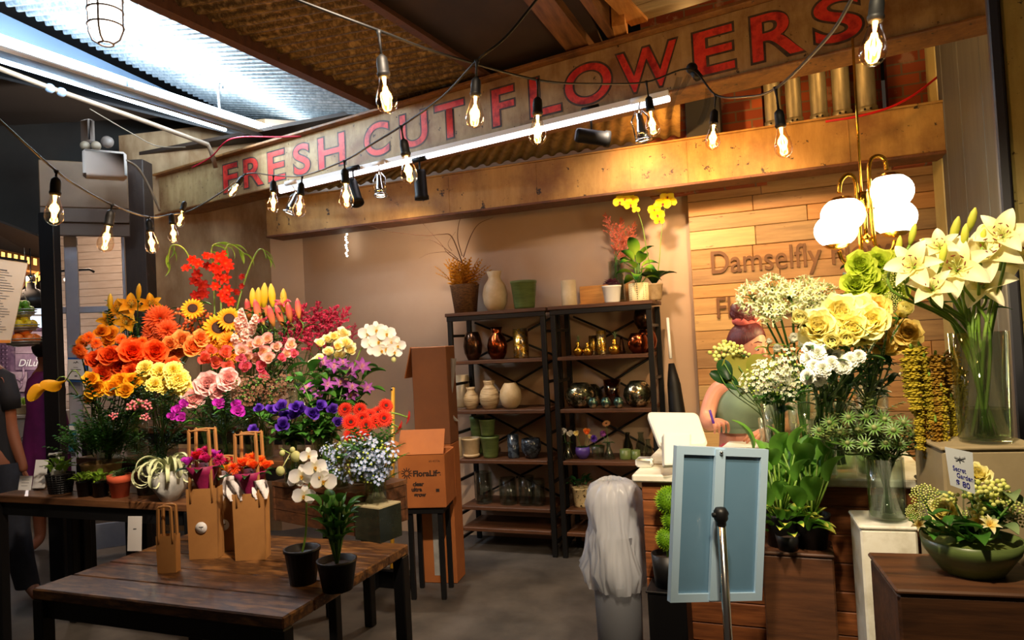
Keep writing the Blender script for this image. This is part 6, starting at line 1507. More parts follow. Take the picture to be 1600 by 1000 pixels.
# ---- cardboard boxes
m_card = mat('cardboard', (176, 104, 48), .8, c2=(160, 92, 42), sc=4, bmp=.05)
m_cardd = mat('cardboard_print', (40, 26, 18), .8)
def obox(name, px0, px1, py1, d, hpx, dep, lab, rot, m=m_card, lift=0):
    a, c = P(px0, py1, d), P(px1, py1, d); W_ = (c - a).length; H_ = hpx * m_per_px(d)
    o = (a + c) / 2; o.z = min(a.z, c.z) if not lift else lift
    t = thing(name, o, lab, 'box'); t.rotation_euler[2] = rot; return t, W_, H_, dep
def boxpart(nm, lo, hi, m, t, r=.004): b = MB(); b.bbox(lo, hi, r); return b.build(nm, m, t, smooth=False, origin=(0, 0, 0))
bz = onz(670, 800, .1)
t, W_, H_, D_ = obox('cardboard_box', 634, 706, 783, 4.35, 80, .3, 'brown cardboard shipping box with a black sunburst print, flaps open', math.radians(14))
h_ = W_ / 2
boxpart('front_panel', (-h_, -D_ / 2, 0), (h_, -D_ / 2 + .008, H_), m_card, t); boxpart('back_panel', (-h_, D_ / 2 - .008, 0), (h_, D_ / 2, H_), m_card, t)
boxpart('side_panel', (-h_, -D_ / 2 + .009, 0), (-h_ + .008, D_ / 2 - .009, H_), m_card, t); boxpart('side_panel', (h_ - .008, -D_ / 2 + .009, 0), (h_, D_ / 2 - .009, H_), m_card, t); boxpart('base_panel', (-h_ + .009, -D_ / 2 + .009, 0), (h_ - .009, D_ / 2 - .009, .008), m_card, t)
b = MB(); b.slab((-h_, -D_ / 2, H_ + .001), (h_, -D_ / 2, H_ + .001), (h_ * .97, -D_ / 2 + .09, H_ + .14), (-h_ * .97, -D_ / 2 + .09, H_ + .14), .006); b.build('flap', m_card, t, smooth=False, origin=(0, 0, 0))
b = MB(); b.slab((-h_, -D_ / 2 + .01, H_ + .001), (-h_, D_ / 2 - .01, H_ + .001), (-h_ - .1, D_ / 2 - .03, H_ + .05), (-h_ - .1, -D_ / 2 + .03, H_ + .05), .006); b.build('flap', m_card, t, smooth=False, origin=(0, 0, 0))
def printed(txt, size, x, z, par, m, y, nm='printed_text', wid=None):
    me = text_mesh(txt, size, 0, .002 if size > .03 else 0); me.materials.clear(); me.materials.append(m)
    o = inst(nm, me, par); o.rotation_euler = (PI / 2, 0, 0); o.location = (x, y, z)
    if wid: w = max(v.co.x for v in me.vertices); o.scale = (wid / w, wid / w, 1)
    return o
yf = -D_ / 2 - .001
printed('FloraLife', .05, -h_ * .36, H_ * .60, t, m_cardd, yf, wid=W_ * .6)
b = MB()
for k in range(12):
    a = k * PI / 6; u = V((math.cos(a), 0, math.sin(a))); v_ = V((-u.z, 0, u.x)); o = V((-h_ * .62, yf, H_ * .66)); b.add([o + u * .012 - v_ * .004, o + u * .012 + v_ * .004, o + u * .036 + v_ * .002, o + u * .036 - v_ * .002], [(0, 1, 2, 3)])
b.build('sunburst_print', m_cardd, t, smooth=False, origin=(0, 0, 0))
for k, (s, dx) in enumerate((('clear', -.05), ('ultra', -.06), ('grow', -.045))): printed(s, .034, dx - h_ * .1 + .01, H_ * (.42 - .10 * k), t, m_cardd, yf)
printed('65-42736', .018, h_ * .35, H_ * .86, t, m_cardd, yf); boxpart('printed_mark', (h_ * .6, yf - .0004, H_ * .3), (h_ * .75, yf, H_ * .36), m_cardd, t, .0001)
box1 = t
t2, W2, H2, D2 = obox('cardboard_box', 655, 712, 690, 4.62, 150, .18, 'tall brown carton standing upright behind the printed box', math.radians(8))
boxpart('carton_body', (-W2 / 2, -D2 / 2, 0), (W2 / 2, D2 / 2, H2), mat('cardboard_dark', (124, 76, 40), .8, c2=(110, 66, 34), sc=3), t2); b = MB(); b.slab((-W2 / 2, -D2 / 2, H2 + .001), (-W2 / 2, D2 / 2, H2 + .001), (-W2 / 2 - .05, D2 / 2, H2 - .2), (-W2 / 2 - .05, -D2 / 2, H2 - .2), .006); b.build('flap', m_card, t2, smooth=False, origin=(0, 0, 0))
# the carton and box stand on a low black trolley / stool
zb1, zb2 = box1.location.z, t2.location.z
b_ = thing('stool', (box1.location.x, box1.location.y, 0), 'low black stool under the printed cardboard box', 'stool'); b_.rotation_euler[2] = math.radians(14)
boxpart('seat', (-W_ / 2 + .02, -D_ / 2 + .02, zb1 - .04), (W_ / 2 - .02, D_ / 2 - .02, zb1 - .001), m_black, b_)
for sx in (-1, 1):
    for sy in (-1, 1): boxpart('leg', (sx * (W_ / 2 - .05) - .015, sy * (D_ / 2 - .05) - .015, 0), (sx * (W_ / 2 - .05) + .015, sy * (D_ / 2 - .05) + .015, zb1 - .041), m_black, b_)
c_ = thing('carton_stand', (t2.location.x, t2.location.y, 0), 'plain brown carton under the upright carton', 'box'); c_.rotation_euler[2] = math.radians(8)
boxpart('carton_body', (-W2 / 2, -D2 / 2, .001), (W2 / 2, D2 / 2, zb2 - .001), m_card, c_); boxpart('tape', (-.03, -D2 / 2 - .001, .05), (.03, -D2 / 2, zb2 - .03), m_pouch, c_, .0002)
# white plastic sheet hanging at the shelf post, broom handle, dark long handled mop by the wall
b = MB(); q = [P(699, 560, 4.6), P(695, 600, 4.6), P(690, 640, 4.6), P(704, 658, 4.6)]; q = crom(q, 4)
b.grid(lambda u, v: q[round(u * 12)] + CR * (v * .06) + CF * (.01 * math.sin(v * 6)), 12, 4); tag(b.build('plastic_sheet', mat('grey_film', (130, 122, 112), .35)), 'grey plastic film hanging from the shelf post over the carton', 'plastic sheet')
t = thing('broom', P(612, 625, 4.6) * 1, 'gold broom handle leaning against the taupe wall', 'broom'); e0 = P(604, 700, 4.5); e0.z = .12
b = MB(); b.tube([e0, P(614, 606, 4.95)], .014, 10); b.build('handle', mat('gold_handle', (190, 140, 40), .35), t); b = MB(); b.tube([P(613, 611, 4.94), P(614, 605, 4.955)], .015, 10); b.build('tip', m_chrome, t); b = MB(); b.bbox(e0 - V((.14, .03, .12)), e0 + V((.14, .03, 0)), .01); b.build('brush_head', m_black, t)
t = thing('mop', P(1050, 600, 4.7), 'white tipped pole with a black cloth leaning beside the steel shelf', 'mop'); f0, f1 = P(1057, 640, 4.75), P(1043, 497, 4.95)
f2 = f0 + (f0 - f1).normalized() * ((f0.z - .02) / ((f1 - f0).normalized().z)); f2.z = .02
b = MB(); b.tube([f2, P(1049, 570, 4.85)], .012, 8); b.build('pole', m_black, t); b = MB(); b.tube([P(1048, 560, 4.84), f1], .011, 8); b.build('upper_pole', m_white, t)
b = MB(); b.tube([P(1049, 568, 4.83), P(1053, 600, 4.8), P(1058, 645, 4.75), P(1062, 700, 4.68)], [.02, .045, .055, .06], 10); b.build('cloth', m_blk, t)
# ------------------------------------------------------------------ counter, till, person, sign frame and the white and green flowers
CTZ = 1.0
cf = onz(1020, 742, CTZ); CY0 = cf.y; CY1 = CY0 + .66
cxl, cxr = onz(986, 742, CTZ).x, onz(1452, 740, CTZ).x
m_marble = mat('marble', (226, 222, 204), .25, c2=(240, 238, 226), c3=(196, 190, 170), sc=5)
m_cplank = wood('counter_wood', (82, 42, 20), (164, 96, 48), stretch=(1, 10, 12), sc=4)
t = thing('shop_counter', ((cxl + cxr) / 2, (CY0 + CY1) / 2, 0), 'plank fronted counter with a white marble top', 'counter')
b = MB(); b.bbox((cxl, CY0, CTZ - .03), (cxr, CY1, CTZ), .006); b.build('marble_top', m_marble, t, smooth=False)
rr = random.Random(3); z = .03
while z < CTZ - .06:
    h = min(rr.choice([.07, .085, .1]), CTZ - .032 - z); b = MB(); x = cxl + .03
    b.bbox((x, CY0 + .03 + rr.uniform(0, .006), z), (cxr - .03, CY0 + .06, z + h - .003), .003); b.build('plank', m_cplank, t, smooth=False); z += h
for x in (cxl + .03, cxr - .06): b = MB(); b.bbox((x, CY0 + .065, .0), (x + .03, CY1 - .03, CTZ - .032), .003); b.build('side_panel', m_cplank, t, smooth=False)
# ---- tablet till, back towards the street
m_tab = mat('till_white', (236, 234, 224), .3, c2=(240, 240, 232), sc=2)
fz = onz(1068, 731, CTZ); td = depth(fz) + .05
t = thing('tablet_till', onz(1062, 728, CTZ) + ZU * .001, 'white tablet till on its stand with its back turned, on the marble counter', 'till')
q = [P(1010, 644, td), P(1090, 645, td), P(1107, 697, td - .12), P(1032, 701, td - .12)]
n = (q[1] - q[0]).cross(q[3] - q[0]).normalized()
b = MB()
def rq(u, v): return q[0].lerp(q[1], u).lerp(q[3].lerp(q[2], u), v)
ring = []
for cu, cv, a0 in ((.1, .14, PI), (.9, .14, -PI / 2), (.9, .86, 0), (.1, .86, PI / 2)):
    for k in range(5):
        a = a0 + k * PI / 8; ring.append((cu + .1 * math.cos(a), cv + .14 * math.sin(a)))
L_ = len(ring); off = n * (-.016 if n.dot(CF) > 0 else .016)
vs = [rq(u, v) for u, v in ring] + [rq(u, v) - off for u, v in ring] + [rq(.5 + (u - .5) * .93, .5 + (v - .5) * .9) + off * .5 for u, v in ring]
b.add(vs, [tuple(range(2 * L_, 3 * L_)), tuple(range(L_, 2 * L_))[::-1]] + [(i, (i + 1) % L_, L_ + (i + 1) % L_, L_ + i) for i in range(L_)] + [(i, (i + 1) % L_, 2 * L_ + (i + 1) % L_, 2 * L_ + i) for i in range(L_)])
auto_sharp(b.build('tablet', m_tab, t), 35)
s0 = t.location
b = MB(); k = td - .14; a = [P(1033, 681, k), P(1076, 681, k), P(1076, 731, k - .05), P(1034, 732, k - .05)]
b.slab(a[0], a[1], a[2], a[3], -.05); o = b.build('stand', m_tab, t, smooth=False); mod = o.modifiers.new('bevel', 'BEVEL'); mod.width = .008; mod.segments = 2
b = MB(); c_ = P(1052, 706, k - .045)
for u0, u1, v0, v1 in ((-6, 6, -6, -5), (-6, 6, 5, 6), (-6, -5, -6, 6), (5, 6, -6, 6), (-2, 2, -2, 2)):
    e = [P(1052 + u, 706 + v, k - .047) for u, v in ((u0, v0), (u1, v0), (u1, v1), (u0, v1))]; b.slab(e[0], e[1], e[2], e[3], .001)
b.build('square_emblem', mat('emblem_grey', (170, 168, 160), .5), t, smooth=False)
c = onz(1008, 729, CTZ); c.z = CTZ + .001; t = thing('card_reader', c, 'small white card reader block beside the till', 'card reader')
b = MB(); b.bbox(c + V((-.035, -.03, 0)), c + V((.035, .03, .036)), .008); b.build('reader_body', m_tab, t); b = MB(); b.tube(crom([c + V((.036, 0, .01)), c + V((.07, .02, .006)), c + V((.1, .04, .006))], 5), .003, 6); b.build('cable', mat('grey_cable', (0, 0, 0)), t)
# ---- bin with a clear bag
c = onz(958, 850, .52); c.z = 0.001; m_bag = mat('clear_bag', (214, 218, 228), .3); m_bag.node_tree.nodes['Principled BSDF'].inputs['Alpha'].default_value = .5
d_ = depth(c); rb = 34 * m_per_px(2.95)
c = P(958, 790, 2.98); c.z = .001
t = thing('waste_bin', c, 'grey bin lined with a crumpled clear plastic bag beside the counter', 'bin')
b = MB(); b.lathe([(0, 0), (.09, 0), (.105, .7), (.1, .7), (.085, .02), (0, .02)], 24, Matrix.Translation(c)); b.build('bin_body', mat('grey_bin', (96, 98, 104), .5), t)
b = MB(); zt = P(958, 748, 2.98).z
b.lathe([(.12, .48), (.15, .56), (.13, .63), (.122, .70), (.108, .74), (.118, zt - .1), (.108, zt - .05), (.09, zt - .02), (.055, zt), (.05, zt - .03), (.08, zt - .07), (.09, .72), (.09, .5)], 110, Matrix.Translation(c), mod=lambda w, z: 1 + .12 * math.sin(3 * w + 1 + z * 8) + .07 * math.sin(9 * w + z * 25) + .045 * math.sin(17 * w - z * 40) + .03 * math.sin(31 * w + z * 90)); b.build('bag_liner', m_bag, t)
# ---- sign frame: back of a poster stand with its pole
m_frame = mat('blue_grey_metal', (172, 202, 228), .35, .2, c2=(180, 208, 230), sc=3)
m_fback = mat('slate_panel', (88, 122, 148), .25, c2=(96, 130, 156), sc=2, coat=.4)
q = [P(1055, 696, 2.02), P(1199, 702, 2.10), None, None]
fx = (q[1] - q[0]); fx.z = 0; W_ = fx.length; fx.normalize(); fn = fx.cross(ZU).normalized(); _bl = P(1045, 940, 2.03); fu = (q[0] - _bl).normalized(); HF = (q[0] - _bl).length
t = thing('sign_frame', q[0].lerp(q[1], .5) - fu * HF, 'blue grey poster frame on a pole seen from its back, before the counter', 'sign stand')
sl = (q[1].z - q[0].z) / W_; fx2 = (fx + ZU * sl).normalized()
def FP(u, v, n=0): return q[0] + fx2 * u - fu * v + fn * n
bw = .024
def bar4(u0, u1, v0, v1, th, n0, nm, m, tr=None):
    b = MB(); e = [FP(*k, n0) for k in (tr or ((u0, v0), (u1, v0), (u1, v1), (u0, v1)))]; b.slab(e[0], e[1], e[2], e[3], th if True else 0); o = b.build(nm, m, t, smooth=False); return o
for tr in (((0, 0), (W_, 0), (W_ - bw, bw), (bw, bw)), ((0, 0), (bw, bw), (bw, HF - bw), (0, HF)), ((W_ - bw, bw), (W_, 0), (W_, HF), (W_ - bw, HF - bw)), ((bw, HF - bw), (W_ - bw, HF - bw), (W_, HF), (0, HF))): 
    e = [FP(u, v, .010) for u, v in tr]; b = MB(); b.add(e + [p - fn * .02 for p in e], [(0, 1, 2, 3), (7, 6, 5, 4), (0, 4, 5, 1), (1, 5, 6, 2), (2, 6, 7, 3), (3, 7, 4, 0)]); b.build('frame_rail', m_frame, t, smooth=False)
e = [FP(u, v, .001) for u, v in ((bw, bw), (W_ - bw, bw), (W_ - bw, HF - bw), (bw, HF - bw))]; b = MB(); b.add(e + [p - fn * .008 for p in e], [(0, 1, 2, 3), (7, 6, 5, 4)]); b.build('back_panel', m_fback, t, smooth=False)
mu = W_ * .46; e = [FP(u, v, .016) for u, v in ((mu - .016, .004), (mu + .016, .004), (mu + .016, HF - .005), (mu - .016, HF - .005))]; b = MB(); b.add(e + [p - fn * .012 for p in e], [(0, 1, 2, 3), (7, 6, 5, 4), (0, 4, 5, 1), (1, 5, 6, 2), (2, 6, 7, 3), (3, 7, 4, 0)]); b.build('centre_bar', m_frame, t, smooth=False)
b = MB(); b.ball(FP(mu, .014, .018), .006, 10, 6); b.build('screw', m_chrome, t)
hd = FP(mu - .02, .185, .06); gx = V((hd.x, hd.y, 0))
b = MB(); b.lathe([(.0, .02), (.014, .018), (.02, .008), (.02, -.014), (.014, -.022), (.014, -.032)], 20, Matrix.Translation(hd)); b.tube([hd - fx * .026, hd + fx * .022], .007, 8); b.build('pole_head', m_black, t)
b = MB(); b.tube([hd, FP(mu, .19, .014)], .012, 10); b.build('bracket', m_black, t)
b = MB(); b.tube([gx + V((0, 0, .02)), hd - ZU * .03], .0125, 14); b.build('pole', m_chrome, t)
b = MB(); b.lathe([(0, 0), (.16, 0), (.16, .012), (.03, .02), (0, .02)], 28, Matrix.Translation(gx)); b.build('base', m_black, t)
# ---- plinths and stands for the vases
m_conc = mat('concrete_block', (168, 150, 116), .85, c2=(146, 130, 100), sc=4, bmp=.25)
def plinth(name, px, py, z, w, dp, lab, m, rot=0, cat='plinth'):
    """top front edge centre at the pixel"""
    c = onz(px, py, z); t = thing(name, (c.x, c.y, 0), lab, cat); t.rotation_euler[2] = rot
    boxpart('block', (-w / 2, 0, .0), (w / 2, dp, z - .012), m, t, .006); boxpart('top', (-w / 2 - .004, -.004, z - .0115), (w / 2 + .004, dp + .004, z), m, t, .004); return t
plinth('concrete_plinth', 1548, 697, 1.22, .22, .22, 'tall concrete block under the lily vase', m_conc, math.radians(8))
plinth('white_plinth', 1388, 822, .95, .15, .18, 'pale stone plinth under the thistle vase', m_marble, math.radians(4))
plinth('wood_plinth', 1528, 925, .98, .30, .25, 'low wooden plinth carrying the price tagged arrangement', m_brown, math.radians(6))
plinth('wood_plinth', 1245, 864, .80, .22, .16, 'dark wooden plinth holding the pots of broad leaves', m_brown, 0)
plinth('black_stand', 1466, 752, 1.02, .10, .10, 'slim black stand under the hanging amaranth vase', m_black, 0, 'stand')
# ---- vases on the counter edge
def cvase(px, dY, rb, rt, h, lab, z=CTZ, fill=.45):
    c = atY(px, CY0 + dY, z); o = MB(); th = .004
    o.lathe([(0, 0), (rb, 0), (rb + (rt - rb) * .4, h * .4), (rt, h), (rt - th, h), (rb + (rt - rb) * .4 - th, h * .4), (rb - th, .012), (0, .012)], 26)
    ob = o.build('glass_vase', m_glass); ob.location = c + ZU * .001; tag(ob, lab, 'vase')
    w = MB(); f = fill; r2 = rb + (rt - rb) * f; w.lathe([(0, .013), (rb - th - .001, .013), (r2 - th - .001, h * f), (0, h * f)], 26); q = w.build('water', m_water); q.parent = ob
    return V(ob.location), rb, rt, h
RV = {}
RV['bouv'] = cvase(1224, .08, .05, .065, .26, 'flared glass vase of small white bouvardia on the counter edge')
RV['aga'] = cvase(1262, .30, .055, .065, .27, 'glass vase of agapanthus stems behind the white sprays')
RV['rose'] = cvase(1312, .16, .06, .07, .26, 'glass vase of cream roses in the middle of the counter')
RV['dian'] = cvase(1288, .06, .045, .05, .2, 'glass vase of white dianthus before the cream roses')
RV['green'] = cvase(1368, .34, .055, .06, .3, 'glass vase of lime green blooms at the back of the counter')
RV['ver'] = cvase(1362, .06, .045, .06, .24, 'glass vase of dark veronica spikes on the counter edge')
RV['gal'] = cvase(1205, .28, .035, .04, .18, 'slim glass vase of green berries and round leaves')
c = onz(1540, 690, 1.22); c.z = 1.2205
o = MB(); h = .285; o.lathe([(0, 0), (.058, 0), (.06, .01), (.068, h), (.064, h), (.056, .014), (0, .014)], 32); ob = o.build('glass_vase', m_glass); ob.location = c; tag(ob, 'tall straight glass vase of lilies on the concrete block', 'vase')
w = MB(); w.lathe([(0, .015), (.0545, .015), (.0575, h * .3), (0, h * .3)], 28); q_ = w.build('water', m_water); q_.parent = ob
RV['lily'] = (c, .055, .062, h)
c = onz(1388, 812, .95); c.z = .951
o = MB(); h = .185; o.lathe([(0, 0), (.05, 0), (.052, .01), (.052, h), (.048, h), (.048, .012), (0, .012)], 30); ob = o.build('glass_vase', m_glass); ob.location = c; tag(ob, 'straight glass vase of green thistles on the pale plinth', 'vase'); w = MB(); w.lathe([(0, .013), (.047, .013), (.047, h * .35), (0, h * .35)], 28); q_ = w.build('water', m_water); q_.parent = ob
RV['ery'] = (c, .046, .05, h)
c = onz(1466, 744, 1.02); c.z = 1.0205
o = MB(); h = .22; o.lathe([(0, 0), (.035, 0), (.042, h), (.038, h), (.031, .012), (0, .012)], 26); ob = o.build('glass_vase', m_glass); ob.location = c; tag(ob, 'slim glass vase of drooping amaranth on the black stand', 'vase'); w = MB(); w.lathe([(0, .013), (.031, .013), (.033, h * .5), (0, h * .5)], 24); q_ = w.build('water', m_water); q_.parent = ob
RV['ama'] = (c, .033, .04, h)
# blue pebble tumbler
c = atY(1253, CY0 + .03, CTZ); t = thing('pebble_tumbler', c, 'small glass tumbler of blue pebbles beside the bouvardia vase', 'tumbler'); b = MB(); b.lathe([(0, .001), (.028, .001), (.03, .09), (.027, .09), (.026, .01), (0, .01)], 22, Matrix.Translation(c)); b.build('tumbler', m_cg, t); b = MB(); b.lathe([(0, .011), (.025, .011), (.026, .07), (0, .074)], 18, Matrix.Translation(c)); b.build('pebbles', mat('blue_pebbles', (40, 66, 110), .4, c2=(140, 150, 160), sc=60, lo=.5, hi=.6, bmp=.6), t)
# ---- white and lime petals
m_aga = petal_mat('agapanthus_white', [(0, (214, 222, 120)), (.5, (240, 242, 190)), (1, (252, 252, 236))], .3)
m_crr = petal_mat('rose_cream', [(0, (206, 170, 40)), (.4, (244, 226, 110)), (1, (255, 252, 196))])
m_crr2 = petal_mat('rose_butter', [(0, (230, 180, 60)), (.5, (248, 216, 110)), (1, (250, 226, 140))])
m_lim = petal_mat('lime_petal', [(0, (110, 140, 16)), (.4, (180, 204, 40)), (1, (222, 236, 96))])
m_lw = petal_mat('lily_ivory', [(0, (206, 214, 110)), (.35, (250, 240, 180)), (1, (255, 250, 226))], .3, .5, .06)
m_lg = petal_mat('lily_green', [(0, (150, 176, 50)), (.5, (206, 210, 80)), (1, (230, 226, 120))])
m_bv = petal_mat('bouvardia_white', [(0, (220, 226, 160)), (1, (254, 254, 246))], .25, var=.05)
m_ver = petal_mat('veronica_white', [(0, (230, 236, 210)), (1, (244, 246, 236))]); m_verg = mat('veronica_green', (66, 92, 50), .5)
m_ama = petal_mat('amaranth_gold', [(0, (160, 146, 30)), (.5, (206, 186, 60)), (1, (180, 156, 44))], .2, .8)
m_amao = petal_mat('amaranth_amber', [(0, (160, 124, 34)), (.5, (196, 152, 56)), (1, (160, 116, 36))], .2, .8)
m_ery = petal_mat('eryngium_green', [(0, (120, 130, 80)), (1, (190, 196, 130))], .1); m_eryg = petal_mat('eryngium_bract', [(0, (60, 80, 36)), (1, (134, 144, 76))], .2)
m_gb = petal_mat('berry_cream', [(0, (190, 200, 90)), (.5, (228, 226, 140)), (1, (210, 214, 120))], .1, .35)
m_sed = petal_mat('sedum_green', [(0, (160, 176, 70)), (1, (226, 228, 150))], .1); m_tri = petal_mat('green_trick', [(0, (90, 140, 20)), (1, (166, 206, 40))], .2)
bunch('agapanthus', 'umbel', m_aga, [(1176, 466, 62), (1206, 452, 60), (1204, 484, 58), (1232, 466, 62), (1258, 456, 60), (1262, 480, 54), (1284, 462, 54)], 2.42, RV['aga'], 'white agapanthus globes before the lower wall letters', leaves=0, sr=.0045, stemm=m_stem)
bunch('cream_rose', 'rose', m_crr, [(1250, 500, 48, 1.98, 'rosebud'), (1278, 512, 58), (1312, 490, 62), (1294, 516, 58), (1330, 512, 54), (1344, 492, 58), (1362, 502, 52), (1322, 532, 54, 1.95, 'rosebud'), (1300, 536, 50, 1.95, 'rosebud'), (1350, 522, 50), (1412, 486, 46, 2.0, 'rosebud')], 2.02, RV['rose'], 'cream roses under the lime green blooms', leaves=2, ll=.06, sr=.0035, face=.8)
bunch('butter_rose', 'rose', m_crr2, [(1382, 512, 50), (1398, 534, 50), (1372, 534, 48), (1416, 520, 44), (1368, 482, 44)], 2.1, RV['rose'], 'butter yellow roses beside the hanging amaranth', leaves=1, sr=.0035)
bunch('lime_lisianthus', 'rose', m_lim, [(1344, 414, 44), (1372, 412, 48), (1392, 408, 36), (1336, 444, 42), (1366, 452, 54), (1396, 456, 44), (1340, 466, 36), (1352, 432, 40)], 2.22, RV['green'], 'lime green blooms under the pendant lamp', leaves=3, leafm=m_leafd, face=.8)
bunch('green_celosia', 'sedum', m_sed, [(1401, 432, 40), (1396, 470, 34)], 2.12, RV['green'], 'pale green celosia beside the lilies', leaves=0)
bunch('white_lily', 'lily', m_lw, [(1422, 410, 76), (1494, 412, 92), (1534, 436, 84), (1546, 386, 92), (1456, 444, 66), (1468, 380, 54), (1588, 396, 84), (1564, 360, 76)], 1.76, RV['lily'], 'big ivory lilies over the concrete block', leaves=1, leafk='lance', leafm=m_leaf, ll=.08, face=1.15, sr=.0042, stemm=m_stem2, dj=.1)
bunch('lily_bud', 'lilybud', m_lg, [(1426, 366, 34), (1518, 344, 40), (1492, 360, 44), (1404, 384, 32), (1456, 388, 40), (1536, 368, 34), (1474, 398, 36), (1438, 390, 36), (1580, 354, 34), (1508, 368, 38)], 1.78, RV['lily'], 'green lily buds among the ivory lilies', leaves=0, axis=(.1, -.2, 1), sr=.004, stemm=m_stem2)
bunch('bouvardia', 'spray', m_bv, [(1174, 594, 44), (1194, 580, 46), (1212, 574, 50), (1230, 562, 50), (1186, 602, 42), (1216, 594, 50), (1238, 584, 46), (1200, 606, 44), (1232, 606, 42), (1250, 596, 40)], 2.35, RV['bouv'], 'white bouvardia heads before the green top', leaves=3, leafk='oval', ll=.06, m3=MATS['bud_green'], stemm=m_stem2)
bunch('dianthus', 'carnation', m_bv, [(1262, 560, 24), (1278, 552, 26), (1294, 548, 26), (1308, 556, 24), (1272, 572, 24), (1286, 576, 26), (1330, 562, 26), (1318, 572, 26), (1262, 588, 24), (1280, 592, 24), (1342, 556, 22), (1266, 545, 24), (1300, 566, 22)], 1.9, RV['dian'], 'small white dianthus in front of the cream roses', leaves=3, leafk='lance', leafm=m_leafd)
bunch('white_tulip', 'rosebud', m_bv, [(1214, 546, 24), (1240, 530, 30), (1254, 538, 28), (1202, 534, 16)], 2.3, RV['aga'], 'white tulip buds between the agapanthus stems', leaves=2, leafk='lance', leafm=m_leaf_y)
bunch('veronica', 'veronica', m_ver, [(1330, 530, 36), (1342, 524, 40), (1356, 520, 44), (1372, 522, 44), (1384, 526, 40), (1398, 516, 44), (1320, 540, 34), (1364, 540, 38)], 2.05, RV['ver'], 'dark veronica spikes curling before the butter roses', leaves=3, leafk='lance', leafm=m_leafd, zsc=1.7, face=.05)
bunch('hypericum', 'berry', m_gb, [(1122, 552, 34), (1138, 546, 34), (1150, 546, 28), (1160, 553, 28), (1132, 538, 28)], 2.55, RV['gal'], 'cream green berry sprigs hiding the florist', 'berries', leaves=2, leafm=m_leafd, ll=.08)
glx = []
for px, py, s, mm, k in ((1154, 572, .13, petal_mat('galax_olive', [(0, (120, 130, 40)), (1, (150, 140, 60))], .35), 'round'), (1132, 568, .10, m_leafd, 'oval'), (1140, 588, .09, m_leafd, 'oval'), (1186, 566, .10, MATS['galax_olive'], 'round'), (1122, 580, .08, m_leafd, 'oval')):
    e = P(px, py, 2.5); b0, mo = in_vase(RV['gal'], e); t = thing('leaf_stem', b0, None, 'leaf'); b = MB(); b.tube(stem_path(b0, mo, e, V((-.3, -.2, .6))), .0022, 5); b.build('stem', m_stem, t)
    ax = (CAM - e).normalized() + V((0, 0, .25)); inst('leaf', leaf_mesh(k, mm), t, Matrix.Translation(e - b0 - ZU * .02) @ rotz_to(ax, RND.random() * 6) @ Matrix.Translation((-.4 * s, 0, 0)) @ Matrix.Rotation(.45, 4, 'Y') @ Matrix.Scale(s, 4)); glx.append((t, px))
order_labels([g[0] for g in glx], 'broad leaves on thin stems before the florist', [g[1] for g in glx])
bunch('eryngium', 'thistle', m_ery, [(1280, 672, 27), (1296, 660, 28), (1312, 676, 31), (1326, 652, 28), (1340, 672, 31), (1354, 650, 28), (1366, 668, 30), (1382, 655, 28), (1396, 672, 30), (1412, 660, 27), (1428, 676, 27), (1352, 694, 28), (1324, 692, 27), (1384, 692, 27), (1406, 694, 25), (1440, 692, 23)], 1.95, RV['ery'], 'green thistles in the vase on the pale plinth', leaves=4, leafk='sprig', leafm=m_eryg, ll=.06)
greens([(1290, 690), (1310, 660), (1336, 690), (1360, 680), (1400, 684), (1424, 690), (1270, 684), (1448, 680), (1376, 640), (1340, 640)], RV['ery'], 'spiny green branches among the thistles', 1.97, kind='sprig', m=m_eryg, ll=.07, n=8)
greens([(1190, 622), (1224, 626), (1246, 618), (1176, 612), (1206, 630)], RV['bouv'], 'leafy stems under the bouvardia', 2.37, kind='oval', m=m_leaf, ll=.06)
greens([(1300, 590), (1325, 600), (1345, 585), (1280, 606), (1310, 560)], RV['rose'], 'dark leafy stems under the cream roses', 2.1, kind='oval', ll=.07)
greens([(1370, 560), (1390, 572), (1355, 575), (1395, 595)], RV['ver'], 'dark lance leaves around the veronica', 2.1, kind='lance', ll=.08)
greens([(1366, 476), (1346, 480), (1390, 478), (1376, 440)], RV['green'], 'dark leaves under the lime green blooms', 2.2, kind='oval', ll=.07)
# hanging amaranth: stem arches out of the vase and the tassel hangs
tas = [(1424, 546, 640, 26, m_ama), (1444, 560, 650, 24, m_ama), (1436, 542, 600, 28, m_ama), (1462, 556, 655, 24, m_amao), (1476, 566, 640, 24, m_amao), (1500, 580, 690, 20, m_ama), (1462, 660, 718, 20, m_amao), (1452, 590, 672, 22, m_ama), (1488, 550, 600, 24, m_amao), (1416, 560, 620, 22, m_ama), (1432, 600, 702, 20, m_ama), (1470, 606, 714, 20, m_ama), (1444, 636, 716, 18, m_amao), (1486, 622, 700, 18, m_ama)]
tl = []
for px, y0, y1, w, mm in tas:
    d = 1.9 + RND.uniform(-.05, .05); top = P(px, y0, d); b0, mo = in_vase(RV['ama'], top); t = thing('amaranth', b0, None, 'flower'); sp = crom([b0, mo, mo.lerp(top, .6) + ZU * .05, top + ZU * .012, top], 5)
    b = MB(); b.tube(sp, .0032, 6); b.build('stem', m_stem2, t); L = (y1 - y0) * m_per_px(d); inst('tassel', bloom('tassel', mm, px % 3), t, Matrix.Translation(top - b0) @ Matrix.Rotation(RND.random() * 6, 4, 'Z') @ Matrix.Diagonal((w * m_per_px(d) / .27, w * m_per_px(d) / .27, L, 1))); tl.append(t)
order_labels(tl, 'golden amaranth tassels hanging beside the lily vase', [a[0] + .001 * i for i, a in enumerate(tas)])
m_leafb = petal_mat('leaf_bright', [(0, (96, 150, 50)), (1, (120, 176, 70))], .3, .4, .2)
